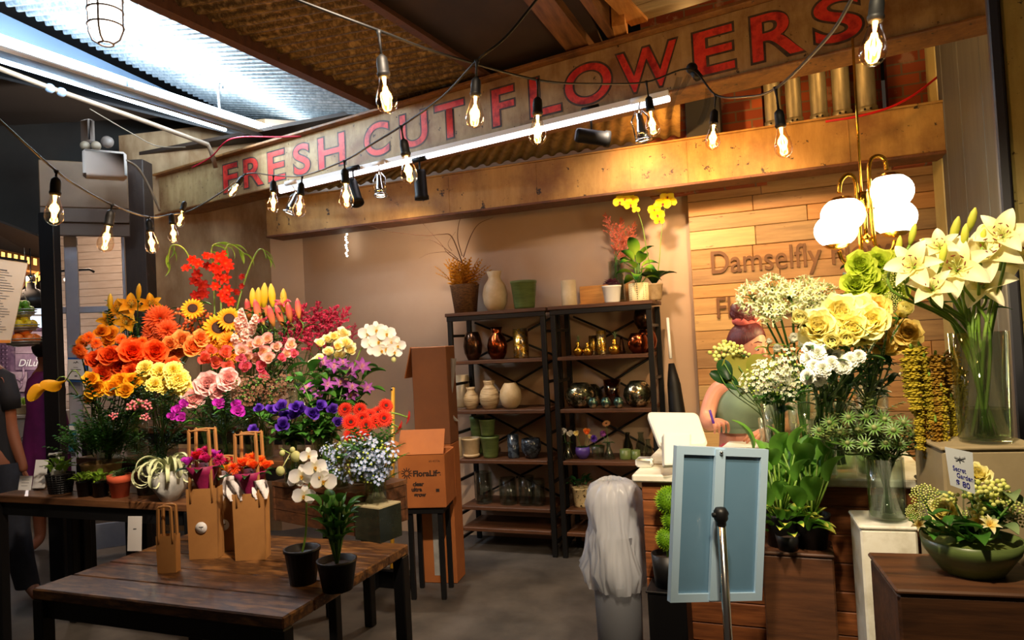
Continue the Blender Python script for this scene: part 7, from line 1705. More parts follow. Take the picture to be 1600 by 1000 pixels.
# broad leaf plants on the wooden plinth
for px, lab, mm, sc_ in ((1222, 'black pot of bright broad leaves nearest the sign frame', m_leafb, .115), (1270, 'black pot of darker broad leaves in front of the counter', m_leafb, .125)):
    c = atY(px, onz(1245, 864, .80).y + .08, .80); c.z = .801
    t = pot('green_pot', c, [(0, 0), (.045, 0), (.06, .1), (.063, .11), (.055, .11), (.052, .09), (0, .09)], m_black, lab, (.053, .09))
    for k in range(20):
        a = k * 2.4; r_ = .015 + .075 * math.sqrt((k % 10) / 10); h_ = .13 + .017 * (k * 7 % 12); e = V((r_ * math.cos(a), r_ * math.sin(a), h_)); b = MB(); b.tube([(0, 0, .09), e * .6 + V((0, 0, .03)), e], .003, 5); b.build('stalk', m_stem2, t, origin=(0, 0, 0))
        inst('leaf', leaf_mesh('oval', mm), t, Matrix.Translation(e) @ Matrix.Rotation(a, 4, 'Z') @ Matrix.Rotation(-1.15 + .6 * (k % 4) / 4, 4, 'Y') @ Matrix.Scale(sc_ * RND.uniform(.8, 1.15), 4))
c = atY(1232, onz(1245, 864, .80).y + .03, .80); c.z = .801; t = pot('green_pot', c, [(0, 0), (.03, 0), (.04, .05), (.038, .05), (.036, .04), (0, .04)], m_black, 'small pot of yellow edged trailing leaves below the broad leaves', (.036, .04))
m_varg = petal_mat('variegated', [(0, (60, 110, 30)), (.6, (90, 140, 40)), (.8, (220, 220, 90)), (1, (236, 230, 120))], .25); leafy(t, c + V((0, 0, .05)), 40, 'oval', m_varg, .07, .10, .08, 1)
# green trick balls between counter and sign
bz_ = onz(1040, 822, .82); t = pot('green_pot', V((bz_.x, bz_.y, .6)), [(0, 0), (.05, 0), (.06, .12), (.055, .12), (.05, .1), (0, .1)], m_black, 'dark pot of round green dianthus tucked behind the sign frame', (.05, .1)); 
for i, (px, py, s) in enumerate(((1046, 782, 46), (1053, 812, 40), (1042, 842, 36))):
    d = depth(bz_); c = P(px, py, d); inst('bloom', bloom('ball', m_tri), t, Matrix.Translation(c - t.location - V((0, 0, .45 * s * m_per_px(d)))) @ Matrix.Scale(s * m_per_px(d), 4)); b = MB(); b.tube([t.location + V((0, 0, .1)), c], .003, 5); b.build('stem', m_stem, t)
st_ = thing('green_stand', (bz_.x, bz_.y, 0), 'short black stand below the round green dianthus', 'stand'); boxpart('block', (-.07, -.07, 0), (.07, .07, .59), m_black, st_); boxpart('top', (-.075, -.075, .5905), (.075, .075, .599), m_black, st_, .002)
# ---- the price tagged arrangement
ac = onz(1520, 893, .98); ac.z = .981
t = thing('flower_bowl', ac, 'green bowl under the price tagged arrangement', 'bowl'); b = MB(); b.lathe([(0, 0), (.06, 0), (.095, .05), (.1, .075), (.095, .075), (.088, .05), (0, .03)], 26, Matrix.Translation(ac)); b.build('bowl', m_greenp, t); b = MB(); b.lathe([(.088, .06), (0, .075)], 18, Matrix.Translation(ac)); b.build('moss', m_eryg, t)
AV = (ac + V((0, 0, .05)), .04, .055, .03)
bunch('arrangement_rose', 'rose', m_crr, [(1476, 800, 46), (1528, 742, 36)], 1.56, AV, 'cream roses in the price tagged arrangement', leaves=2, face=1.0)
bunch('sedum_head', 'sedum', m_sed, [(1446, 776, 44), (1502, 816, 46), (1578, 802, 54), (1430, 800, 30)], 1.56, AV, 'flat green sedum heads in the arrangement', leaves=1)
bunch('arrangement_berry', 'berry', m_gb, [(1520, 770, 36), (1542, 764, 38), (1560, 758, 36), (1538, 788, 38), (1558, 780, 36), (1528, 800, 34), (1568, 770, 30), (1486, 776, 30)], 1.56, AV, 'cream berries in the price tagged arrangement', 'berries', leaves=2, leafm=m_leaf_g)
bunch('arrangement_yellow', 'alstro', m_cr, [(1530, 812, 36), (1548, 818, 30), (1436, 818, 24)], 1.54, AV, 'pale yellow blooms low in the arrangement', leaves=2)
greens([(1450, 800), (1476, 822), (1570, 784), (1590, 776), (1516, 800), (1546, 800), (1420, 812)], AV, 'grey green leaves around the arrangement', 1.56, kind='oval', m=m_leaf, ll=.045, n=5)
# price card on a clear fork
m_cardw = mat('card_white', (226, 232, 240), .5)
q = [P(1476, 698, 1.5), P(1519, 707, 1.5), P(1523, 772, 1.5), P(1485, 758, 1.5)]
t = thing('price_card', q[3].lerp(q[2], .5), 'white handwritten price card standing in the arrangement', 'card')
b = MB(); b.slab(q[0], q[1], q[2], q[3], -.0015); b.build('card', m_cardw, t, smooth=False)
b = MB(); b.tube([q[3].lerp(q[2], .55) + CF * .002, P(1506, 808, 1.52)], .0016, 5); b.build('card_fork', m_cg, t)
def card_text(s, u0, u1, v, h):
    me = text_mesh(s, 1, 0, .012); lo = min(x.co.x for x in me.vertices); hi = max(x.co.x for x in me.vertices)
    def cp(u, v_): return q[0].lerp(q[1], u).lerp(q[3].lerp(q[2], u), v_)
    nn = (q[1] - q[0]).cross(q[3] - q[0]).normalized(); nn = nn if nn.dot(CF) < 0 else -nn
    for x in me.vertices:
        U = u0 + (x.co.x - lo) / (hi - lo) * (u1 - u0); x.co = cp(U, v - x.co.y * h) + nn * .0022 - t.location
    me.materials.clear(); me.materials.append(m_blueink); inst('handwriting', me, t)
card_text('Secret', .18, .68, .56, .17); card_text('Garden', .30, .94, .72, .17); card_text('$ 80', .24, .80, .92, .20)
b = MB(); cc = q[0].lerp(q[1], .48).lerp(q[3].lerp(q[2], .48), .22) - CF * .003
for dx, dy in ((-8, -3), (8, -2), (-6, 2), (6, 3)): b.tube([cc, cc + (CR * dx - CU * dy) * m_per_px(1.6)], .0006, 4)
b.tube([cc + CU * .005, cc - CU * .007], .0008, 4); b.build('printed_dragonfly', m_ink, t)
# ------------------------------------------------------------------ people
def skin_body(name, chains, m, parent=None, root=0, sub=2):
    """chains: lists of (point, radius) or index of an earlier vertex to start from"""
    vs, rs, es = [], [], []
    for ch in chains:
        prev = None
        for it in ch:
            if isinstance(it, int): prev = it; continue
            p, r = it; vs.append(V(p)); rs.append(r if isinstance(r, tuple) else (r, r))
            if prev is not None: es.append((prev, len(vs) - 1))
            prev = len(vs) - 1
    me = bpy.data.meshes.new(name); me.from_pydata([tuple(v - (parent.location if parent else V((0, 0, 0)))) for v in vs], es, [])
    me.materials.append(m); ob = bpy.data.objects.new(name, me); COL.objects.link(ob)
    if parent: ob.parent = parent
    md = ob.modifiers.new('skin', 'SKIN'); md.use_smooth_shade = True
    for i, sv in enumerate(me.skin_vertices[0].data): sv.radius = rs[i]; sv.use_root = (i == root)
    s = ob.modifiers.new('sub', 'SUBSURF'); s.levels = s.render_levels = sub
    return ob
def bake(ob):
    dg = bpy.context.evaluated_depsgraph_get(); dg.update()
    me = bpy.data.meshes.new_from_object(ob.evaluated_get(dg)); ob.modifiers.clear(); ob.data = me
    me.polygons.foreach_set('use_smooth', [True] * len(me.polygons)); return ob
def ellipse_shell(name, rings, m, parent, n=28, cap=False):
    """rings: (centre, right axis, front axis) - garment or flesh built as stacked ellipses"""
    b = MB(); vs = []
    for c, ax, fx_ in rings:
        for j in range(n):
            a = 2 * PI * j / n; vs.append(V(c) + V(ax) * math.cos(a) + V(fx_) * math.sin(a))
    k = len(rings); b.add(vs, [(i * n + j, i * n + (j + 1) % n, (i + 1) * n + (j + 1) % n, (i + 1) * n + j) for i in range(k - 1) for j in range(n)])
    return b.build(name, m, parent)
m_skin = mat('skin_fair', (214, 150, 122), .5, c2=(204, 136, 110), sc=6); m_skin.node_tree.nodes['Principled BSDF'].inputs['Subsurface Weight'].default_value = .12
m_skin.node_tree.nodes['Principled BSDF'].inputs['Subsurface Radius'].default_value = (.02, .008, .005)
m_hair = mat('hair_auburn', (70, 22, 26), .4, c2=(104, 36, 36), sc=30, stretch=(6, 6, 1), bmp=.3)
m_top = mat('sage_jersey', (118, 142, 116), .75, c2=(108, 130, 106), sc=8); m_pants = mat('coral_leggings', (206, 74, 84), .65, c2=(216, 90, 100), sc=4)
m_scr = mat('rose_scrunchie', (200, 92, 84), .8, bmp=.4, sc=30)
pdp = 3.48
def W(x, y, d=pdp): return P(x, y, d)
hips = W(1172, 718); feet = V((hips.x, hips.y, 0))
per = thing('person', feet, 'person in sage crop top with auburn bun writing behind the counter', 'person')
fr = -V((CF.x, CF.y, 0)).normalized(); rt = V((CR.x, CR.y, 0)).normalized()        # towards the street, towards image right
fr = (fr * .96 + rt * .28).normalized(); rt = V((fr.y * -1, fr.x, 0)); rt = rt if rt.dot(CR) > 0 else -rt
neck = W(1166, 590, 3.44); head = W(1166, 536, 3.36)
sR, sL = W(1120, 606, 3.46), W(1218, 606, 3.42)
chains = [
 [(hips, (.178, .135)), (W(1170, 690, 3.46), (.156, .122)), (W(1168, 665, 3.45), (.142, .112)), (W(1167, 635, 3.44), (.135, .10)), (W(1167, 608, 3.45), (.11, .075)), (W(1166, 588, 3.44), (.056, .056)), (W(1166, 570, 3.41), (.054, .054)), (W(1166, 552, 3.39), (.05, .05))],
 [4, (sR, .052), (W(1109, 632, 3.44), .044), (W(1104, 655, 3.40), .040), (W(1108, 663, 3.28), .034), (W(1115, 664, 3.18), .026), (W(1122, 661, 3.10), (.034, .018))],
 [4, (sL, .052), (W(1232, 634, 3.38), .044), (W(1240, 660, 3.30), .040), (W(1222, 668, 3.18), .034), (W(1202, 674, 3.10), .026), (W(1192, 677, 3.06), (.034, .016))],
 [0, (feet + rt * -.10 + ZU * .78, .098), (feet + rt * -.10 + ZU * .48, .062), (feet + rt * -.10 + ZU * .09, .042), (feet + rt * -.11 + fr * .12 + ZU * .035, (.04, .03))],
 [0, (feet + rt * .10 + ZU * .78, .098), (feet + rt * .10 + ZU * .48, .062), (feet + rt * .10 + ZU * .09, .042), (feet + rt * .11 + fr * .12 + ZU * .035, (.04, .03))],
]
n0 = sum(len([q for q in c if not isinstance(q, int)]) for c in chains[:1]); hR = n0 + 5; hL = n0 + 6 + 5
hr, hl = V(chains[1][-1][0]), V(chains[2][-1][0])
def finger(c, pts, r): return [c] + [(p, r * (1 - .12 * i)) for i, p in enumerate(pts)]
# right hand (with the pen): fingers curl; left hand: fingers splayed on the counter paper
dR = (hr - V(chains[1][-2][0])).normalized(); sdR = dR.cross(ZU).normalized()
for k, o in enumerate((-.030, -.010, .010, .029)):
    p0 = hr + sdR * o + dR * .022 ; chains.append(finger(hR, [p0, p0 + dR * .028 - ZU * .012, p0 + dR * .034 - ZU * .036, p0 + dR * .018 - ZU * .05], .0092))
chains.append(finger(hR, [hr - sdR * .03 + dR * .0, hr - sdR * .03 + dR * .025 - ZU * .022, hr - sdR * .016 + dR * .036 - ZU * .034], .0105))
dL = (W(1170, 690, 2.98) - hl).normalized(); sdL = dL.cross(ZU).normalized()
for k, (o, L_) in enumerate(((-.028, .062), (-.010, .074), (.010, .072), (.028, .058))):
    p0 = hl + sdL * o + dL * .026; dd = (dL + sdL * o * 7).normalized(); chains.append(finger(hL, [p0, p0 + dd * L_ * .5 + ZU * .006, p0 + dd * L_ - ZU * .004, p0 + dd * L_ * 1.25 - ZU * .012], .0092))
chains.append(finger(hL, [hl + sdL * .032, hl + sdL * .05 + dL * .02 - ZU * .004, hl + sdL * .058 + dL * .045 - ZU * .01], .0105))
# head: an egg with jaw, brow, nose and ears, fused with the body into one surface
fd = (fr * .92 + rt * .30 - ZU * .26).normalized(); fu_ = (ZU - fd * ZU.dot(fd)).normalized(); fs = fd.cross(fu_); fs = fs if fs.dot(rt) > 0 else -fs
hc = W(1167, 540, 3.37)
def HP(x, y, z): return hc + fs * x + fu_ * y + fd * z
def hd_(sx, sy, sz, k=1.0, o=0.0):
    lo = max(0.0, -sy)
    return HP(sx * (.074 * (1 - .30 * lo ** 1.3) * k + o), sy * (.112 * k + o), sz * ((.094 if sz > 0 else .098) * (1 - .12 * lo) * k + o) + .012 * lo)
def face_z(x, y):
    sy = y / .112; lo = max(0.0, -sy); sx = x / (.074 * (1 - .30 * lo ** 1.3)); return math.sqrt(max(0, 1 - sy * sy - sx * sx)) * .094 * (1 - .12 * lo) + .012 * lo
def fuse(ob, parts, vox=.003):
    me = ob.data; b = MB(); L0 = ob.parent.location
    b.add([v.co + L0 for v in me.vertices], [tuple(q.vertices) for q in me.polygons])
    for q in parts: b.add(q.v, q.f)
    m2 = b.mesh('body', m_skin, origin=L0); ob.data = m2
    r = ob.modifiers.new('r', 'REMESH'); r.mode = 'VOXEL'; r.voxel_size = vox; sm = ob.modifiers.new('s', 'SMOOTH'); sm.factor = .5; sm.iterations = 5
    return bake(ob)
hm = MB(); vs = []
NV = 32
for i in range(1, 24):
    th = PI * i / 24
    for k in range(NV): a = 2 * PI * k / NV; vs.append(hd_(math.sin(th) * math.sin(a), math.cos(th), math.sin(th) * math.cos(a)))
hm.add(vs + [hd_(0, 1, 0), hd_(0, -1, 0)], [(i * NV + k, i * NV + (k + 1) % NV, (i + 1) * NV + (k + 1) % NV, (i + 1) * NV + k) for i in range(22) for k in range(NV)] + [(736, (k + 1) % NV, k) for k in range(NV)] + [(737, 22 * NV + k, 22 * NV + (k + 1) % NV) for k in range(NV)])
nz = face_z(0, 0)
hm.tube([HP(0, .022, nz - .008), HP(0, -.004, nz + .006), HP(0, -.022, nz + .014), HP(0, -.030, nz + .001)], [.008, .010, .0135, .010], 10)
hm.tube([HP(-.018, -.028, face_z(.018, -.028) - .002), HP(0, -.027, nz + .004), HP(.018, -.028, face_z(.018, -.028) - .002)], [.006, .009, .006], 8)
for q in (-1, 1):
    hm.ball(HP(.072 * q, -.004, -.004), .020, 12, 8, sq=(.6, .6, 1.4)); hm.tube([HP(.012 * q, .030, face_z(.012, .03) - .004), HP(.032 * q, .033, face_z(.032, .033) - .004), HP(.05 * q, .024, face_z(.05, .024) - .004)], .007, 8)
hm.tube([HP(-.02, -.056, face_z(.02, -.056) - .004), HP(0, -.056, face_z(0, -.056)), HP(.02, -.056, face_z(.02, -.056) - .004)], [.006, .009, .006], 8)
body = fuse(bake(skin_body('body', chains, m_skin, per)), [hm])
for q in (-1, 1):
    ez = face_z(.031, .008)
    b = MB(); b.ball(HP(.031 * q, .008, ez - .006), .0125, 12, 8); b.build('eye', mat('eye_white', (220, 210, 204), .3), per)
    b = MB(); b.ball(HP(.032 * q, .004, ez + .0025), .0058, 10, 6); b.build('iris', mat('iris_dark', (50, 34, 26), .3), per)
    b = MB(); b.ball(HP(.031 * q, .0125, ez - .006), .0132, 12, 8); b.build('eyelid', m_skin, per)
    b = MB(); b.tube([HP(.014 * q, .037, face_z(.014, .037) + .002), HP(.032 * q, .040, face_z(.032, .04) + .002), HP(.05 * q, .028, face_z(.05, .028) + .001)], [.003, .0038, .002], 6); b.build('eyebrow', m_hair, per)
b = MB(); b.tube([HP(-.022, -.055, face_z(.022, -.055) + .001), HP(-.007, -.053, face_z(.007, -.053) + .006), HP(0, -.055, face_z(0, -.055) + .006), HP(.007, -.053, face_z(.007, -.053) + .006), HP(.022, -.055, face_z(.022, -.055) + .001)], [.002, .005, .0048, .005, .002], 8); b.build('mouth', mat('lips', (176, 84, 80), .45), per)
# hair drawn back over the skull, bun and scrunchie
b = MB(); vs = []; NU, NV = 16, 36
for i in range(NU + 1):
    for k in range(NV):
        a = 2 * PI * k / NV; th = (rd_(50) + rd_(72) * (.5 - .5 * math.cos(a)) + rd_(10) * math.sin(a) ** 2) * i / NU
        vs.append(hd_(math.sin(th) * math.sin(a), math.cos(th), math.sin(th) * math.cos(a), 1.0, .010 - .007 * (i / NU) ** 4))
b.add(vs, [(i * NV + k, i * NV + (k + 1) % NV, (i + 1) * NV + (k + 1) % NV, (i + 1) * NV + k) for i in range(NU) for k in range(NV)]); b.build('hair', m_hair, per)
bn = W(1159, 494, 3.40)
b = MB()
for k in range(3): b.tube([bn + (fs * math.cos(a * PI / 8 + k) * .038 + fd * math.sin(a * PI / 8 + k) * .034) + fu_ * (.012 * math.sin(a * PI / 4 + k * 2) + .012 * k) for a in range(17)], .026, 8)
b.ball(bn + fu_ * .02, .045, 12, 8); q = b.build('bun', m_hair, per)
b = MB(); sc_ = W(1165, 503, 3.38); b.tube([sc_ + (fs * math.cos(a * PI / 12) * .052 + fd * math.sin(a * PI / 12) * .046) + fu_ * .006 * math.sin(a * 2.1) for a in range(25)], [.016 + .004 * math.sin(a * 2.7) for a in range(25)], 8); b.build('scrunchie', m_scr, per)
# crop top
def ring(x, y, d, wx, fz, tilt=0): return (W(x, y, d), rt * wx, fr * fz)
ellipse_shell('crop_top', [ring(1169, 667, 3.45, .148, .116), ring(1168, 661, 3.45, .150, .124), ring(1168, 649, 3.44, .158, .140), ring(1168, 636, 3.43, .160, .150), ring(1168, 622, 3.44, .150, .132), ring(1168, 610, 3.45, .134, .108), ring(1168, 601, 3.455, .112, .094), ring(1168, 597, 3.46, .108, .09)], m_top, per)
for s in (-1, 1):
    a = W(1168, 603, 3.455) + rt * .075 * s + fr * (.092 if s < 0 else .135); c = W(1166, 587, 3.45) + rt * .088 * s + ZU * (.0 if s < 0 else .02) + fr * (0 if s < 0 else .045); e = W(1168, 604, 3.455) + rt * .08 * s - fr * .09
    b = MB(); q = crom([a, a.lerp(c, .5) + fr * .014, c + ZU * .01, e], 5); b.grid(lambda u, v: q[round(u * (len(q) - 1))] + rt * (v - .5) * .05, len(q) - 1, 4); b.build('strap', m_top, per)
ellipse_shell('hem_band', [ring(1169, 672, 3.45, .144, .112), ring(1169, 667, 3.45, .152, .122), ring(1168, 664, 3.45, .153, .125)], m_top, per)
# leggings
b_ = [ring(1171, 689, 3.46, .140, .112), ring(1172, 700, 3.47, .165, .128), ring(1172, 718, 3.48, .182, .138)]
ellipse_shell('leggings', b_ + [(feet + ZU * .80, rt * .19, fr * .13), (feet + ZU * .72, rt * .18, fr * .12)], m_pants, per)
for s in (-1, 1): ellipse_shell('legging_leg', [(feet + rt * .10 * s + ZU * z, rt * r, fr * r) for z, r in ((.80, .10), (.6, .082), (.48, .068), (.3, .06), (.13, .047))], m_pants, per, 18)
# pen and paper
pn_ = thing('pen', hr, 'purple pen held by the person behind the counter', 'pen')
b = MB(); b.tube([W(1109, 641, 3.09), W(1117, 668, 3.05)], .0055, 8); b.build('barrel', mat('purple_pen', (86, 40, 160), .3), pn_); b = MB(); b.tube([W(1117, 668, 3.05), W(1118, 672, 3.045)], [.004, .001], 8); b.build('tip', m_chrome, pn_)
pp_ = onz(1172, 697, CTZ); b = MB(); b.slab(pp_ + V((-.12, -.05, .002)), pp_ + V((.12, -.08, .002)), pp_ + V((.14, .1, .002)), pp_ + V((-.1, .12, .002)), .0015); tag(b.build('paper_sheet', m_paper, smooth=False, origin=pp_), 'white sheet of paper on the marble under the resting hand', 'paper')
# ---- passer-by at the far left edge: dark shirt, bare arm
m_skd = mat('skin_brown', (150, 92, 66), .55); m_shirt = mat('black_shirt', (22, 22, 30), .8); m_jean = mat('dark_jeans', (30, 34, 46), .8, c2=(38, 42, 56), sc=20)  # one even brown skin tone for both passers-by
D2_ = 4.55
def Q(x, y, d=D2_): return P(x, y, d)
hp = Q(-14, 722); f2 = V((hp.x, hp.y, 0)); per2 = thing('person', f2, 'person in black shirt and dark jeans walking past the plank table', 'person')
r2 = V((CR.x, CR.y, 0)).normalized(); g2 = r2.cross(ZU)
ch2 = [[(hp, (.15, .11)), (Q(-22, 670), (.13, .10)), (Q(-28, 610), (.16, .11)), (Q(-32, 582), (.12, .08)), (Q(-34, 560), (.05, .05)), (Q(-34, 540), (.06, .07)), (Q(-34, 510), (.08, .095)), (Q(-34, 485), (.06, .07))],
 [3, (Q(2, 590), .06), (Q(12, 630), .048), (Q(16, 668), .042), (Q(26, 700), .036), (Q(36, 728), .028), (Q(38, 738), (.036, .02))],
 [3, (Q(-66, 590), .06), (Q(-72, 650), .046), (Q(-70, 700), .036), (Q(-66, 735), .028), (Q(-66, 750), (.034, .02))],
 [0, (f2 + r2 * .10 + ZU * .82, .10), (f2 + r2 * .14 + ZU * .48, .066), (f2 + r2 * .16 + g2 * -.1 + ZU * .09, .045), (f2 + r2 * .28 + ZU * .035, (.04, .03))],
 [0, (f2 - r2 * .10 + ZU * .82, .10), (f2 - r2 * .06 + ZU * .48, .066), (f2 - r2 * .1 + ZU * .09, .045), (f2 + r2 * .04 + ZU * .035, (.04, .03))]]
h0 = 8 + 5; hc2 = Q(38, 738)
dn2 = (Q(40, 770) - hc2).normalized()
for k, o in enumerate((-.022, -.007, .008, .022)): p0 = hc2 + r2 * o + dn2 * .03; ch2.append([h0 + 1, (p0, .0092), (p0 + dn2 * .035, .0085), (p0 + dn2 * .062 - r2 * .012, .007)])
ch2.append([h0 + 1, (hc2 - r2 * .032, .0105), (hc2 - r2 * .04 + dn2 * .04, .009)])
bake(skin_body('body', ch2, m_skd, per2))
def ring2(x, y, wx, fz): return (Q(x, y), r2 * wx, g2 * fz)
ellipse_shell('shirt', [ring2(-12, 730, .17, .13), ring2(-20, 680, .165, .125), ring2(-28, 620, .185, .13), ring2(-31, 592, .17, .11), ring2(-33, 574, .10, .085), ring2(-34, 566, .062, .062)], m_shirt, per2)
b = MB(); b.tube([Q(-14, 582), Q(4, 594), Q(13, 622), Q(16, 640)], [.06, .074, .068, .06], 14); b.build('sleeve', m_shirt, per2)
b = MB(); b.tube([Q(-52, 582), Q(-68, 598), Q(-73, 640)], [.06, .074, .064], 14); b.build('sleeve', m_shirt, per2)
for s, off in ((1, .12), (-1, -.10)):
    ellipse_shell('trouser_leg', [(f2 + r2 * (off * z_) + g2 * gz + ZU * z, r2 * r, g2 * r) for z, r, z_, gz in ((.92, .115, .7, 0), (.7, .105, 1, 0), (.48, .088, 1.15, 0), (.25, .075, 1.2, -.05 if s > 0 else 0), (.08, .07, 1.25, -.09 if s > 0 else 0))], m_jean, per2, 18)
b = MB(); b.ball(Q(-34, 505), .112, 16, 10); b.build('hair', m_black, per2)
# ---- second passer-by in magenta, half behind the black post
D3 = 5.9
def Q3(x, y): return P(x, y, D3)
hp = Q3(74, 668); f3 = V((hp.x, hp.y, 0)); per3 = thing('person', f3, 'person in a magenta top standing behind the black post', 'person')
m_mag = mat('magenta_top', (120, 22, 96), .7, c2=(96, 16, 80), sc=5)
ch3 = [[(hp, (.13, .11)), (Q3(72, 640), (.12, .1)), (Q3(71, 606), (.13, .1)), (Q3(71, 586), (.1, .08)), (Q3(71, 572), (.045, .045)), (Q3(71, 560), (.06, .07)), (Q3(71, 545), (.078, .09)), (Q3(71, 530), (.05, .06))],
 [3, (Q3(56, 594), .05), (Q3(50, 622), .042), (Q3(53, 648), .036), (Q3(49, 664), .032), (Q3(43, 680), .028), (Q3(41, 688), (.032, .02))],
 [3, (Q3(88, 594), .05), (Q3(92, 630), .042), (Q3(92, 670), .034), (Q3(92, 690), (.032, .02))],
 [0, (f3 + r2 * .09 + ZU * .8, .1), (f3 + r2 * .09 + ZU * .46, .062), (f3 + r2 * .09 + ZU * .08, .044), (f3 + r2 * .09 + g2 * .12 + ZU * .035, (.04, .03))],
 [0, (f3 - r2 * .09 + ZU * .8, .1), (f3 - r2 * .09 + ZU * .46, .062), (f3 - r2 * .09 + ZU * .08, .044), (f3 - r2 * .09 + g2 * .12 + ZU * .035, (.04, .03))]]
hc3 = Q3(41, 688); 
for o in (-.02, -.007, .007, .02): p0 = hc3 + r2 * o - ZU * .025; ch3.append([13, (p0, .009), (p0 - ZU * .03, .0085), (p0 - ZU * .05 + r2 * .01, .007)])
ch3.append([13, (hc3 + r2 * .03, .01), (hc3 + r2 * .034 - ZU * .04, .009)])
bake(skin_body('body', ch3, m_skd, per3))
def ring3(x, y, wx, fz): return (Q3(x, y), r2 * wx, g2 * fz)
ellipse_shell('dress', [(f3 + ZU * .45, r2 * .26, g2 * .2), (f3 + ZU * .75, r2 * .21, g2 * .17), ring3(73, 660, .165, .135), ring3(72, 640, .145, .125), ring3(71, 610, .155, .125), ring3(71, 592, .14, .1), ring3(71, 580, .07, .07)], m_mag, per3)
b = MB(); b.tube([Q3(62, 588), Q3(54, 600), Q3(50, 622), Q3(53, 648), Q3(49, 664)], [.05, .062, .052, .046, .04], 12); b.build('sleeve', m_mag, per3); b = MB(); b.ball(Q3(71, 543), .1, 14, 8); b.build('hair', m_black, per3)
# ------------------------------------------------------------------ the neighbouring stall and what hangs at the far left
# menu board, tilted, with unreadable printed rows
mq = [P(-60, 396, 4.4), P(44, 411, 4.5), P(17, 536, 4.45), P(-80, 536, 4.35)]
t = thing('menu_board', mq[0].lerp(mq[2], .5), 'tilted white menu board with an orange lower edge under copper lamps', 'menu')
m_menu = mat('menu_paper', (222, 212, 196), .5)
b = MB(); b.slab(mq[0], mq[1], mq[2], mq[3], -.01); b.build('panel', m_menu, t, smooth=False)
def MQ(u, v, o=.0125):
    n = (mq[1] - mq[0]).cross(mq[3] - mq[0]).normalized(); n = n if n.dot(CF) < 0 else -n
    return mq[0].lerp(mq[1], u).lerp(mq[3].lerp(mq[2], u), v) + n * o
rr = random.Random(4); b = MB()
for k in range(26):
    v = .12 + k * .031; x0 = .5 if k % 3 == 0 else .56; x1 = x0 + rr.uniform(.18, .36); h = .012 if k == 0 else .005
    b.slab(MQ(x0, v + h), MQ(x1, v + h), MQ(x1, v), MQ(x0, v), .0004)
b.build('printed_line', m_ink, t, smooth=False)
b = MB(); b.slab(MQ(0, 1), MQ(1, 1), MQ(1, .965), MQ(0, .965), .002); b.build('edge_strip', mat('orange_edge', (230, 150, 70), .5), t, smooth=False)
b = MB(); b.slab(MQ(0, .0), MQ(1, .0), MQ(1, -.03), MQ(0, -.03), .002); b.build('edge_strip', m_black, t, smooth=False)
# copper awning with lit cells
m_cop = mat('hammered_copper', (210, 120, 50), .4, .6, c2=(220, 150, 80), sc=14, bmp=.5)
t = thing('copper_canopy', P(30, 420, 6.4), 'glowing hammered copper canopy with square light cells above the menu board', 'canopy')
b = MB(); b.slab(P(-60, 376, 6.3), P(66, 404, 6.5), P(66, 426, 6.2), P(-60, 402, 6.0), .02); b.build('copper_sheet', m_cop, t, smooth=False)
b = MB(); b.slab(P(66, 404, 6.5), P(66, 404, 6.5) + V((0, 0, -.0)) + (P(36, 450, 6.4) - P(66, 404, 6.5)), P(20, 470, 6.2), P(40, 412, 6.3), .02); b.build('copper_sheet', m_cop, t, smooth=False)
m_cell = emit_mat('warm_cell', (255, 190, 90), 3)
for k in range(7):
    x = 2 + k * 10; b = MB(); b.slab(P(x, 393 + x * .2, 5.98), P(x + 5, 394 + x * .2, 5.98), P(x + 5, 404 + x * .2, 5.96), P(x, 403 + x * .2, 5.96), .005); b.build('light_cell', m_cell, t, smooth=False)
for x, y in ((40, 441), (47, 434), (55, 428), (43, 450), (52, 440), (60, 432)):
    b = MB(); b.slab(P(x, y, 6.12), P(x + 5, y - 4, 6.14), P(x + 5, y + 4, 6.14), P(x, y + 8, 6.12), .005); b.build('light_cell', m_cell, t, smooth=False)
# dark sloping fascia above it
b = MB(); b.slab(P(-80, 318, 6.2), P(66, 372, 6.4), P(66, 408, 6.6), P(-80, 372, 6.4), .03); struct(b.build('ceiling_canopy', mat('umber_canopy', (62, 52, 44), .6), smooth=False))
b = MB(); b.slab(P(-80, 240, 7.5), P(66, 300, 7.6), P(66, 380, 7.7), P(-80, 380, 7.6), .03); struct(b.build('ceiling_void', m_dark, smooth=False))
for px, py in ((15, 296), (10, 320), (40, 312)):
    b = MB(); c = P(px, py, 7.0); b.lathe([(.0, .1), (.09, .1), (.1, -.08), (.07, -.08)], 18, Matrix.Translation(c)); o = b.build('downlight', m_black, origin=c); tag(o, None, 'lamp')
    b = MB(); b.lathe([(.07, -.075), (0, -.075)], 16, Matrix.Translation(c)); q = b.build('lens', emit_mat('dim_lens', (240, 230, 210), .6), o); q.location = (0, 0, 0)
dl = [o for o in COL.objects if o.name.startswith('downlight')]; order_labels(dl, 'black spots in the void over the menu', [15, 10, 40])
# black dome pendant
c = P(49, 462, 5.9); t = thing('dome_pendant', c, 'black dome pendant lamp hanging beyond the black post', 'pendant lamp')
b = MB(); b.lathe([(0, .13), (.03, .13), (.035, .08), (.08, .06), (.14, .0), (.155, -.08), (.15, -.08), (.13, .0), (0, .06)], 26, Matrix.Translation(c - ZU * .02)); b.build('shade', m_black, t); b = MB(); b.tube([c + ZU * .1, c + ZU * .4], .005, 6); b.build('cord', m_black, t); b = MB(); b.lathe([(.03, .12), (.035, .12), (.035, .17), (.02, .18)], 16, Matrix.Translation(c)); b.build('cap', m_chrome, t)
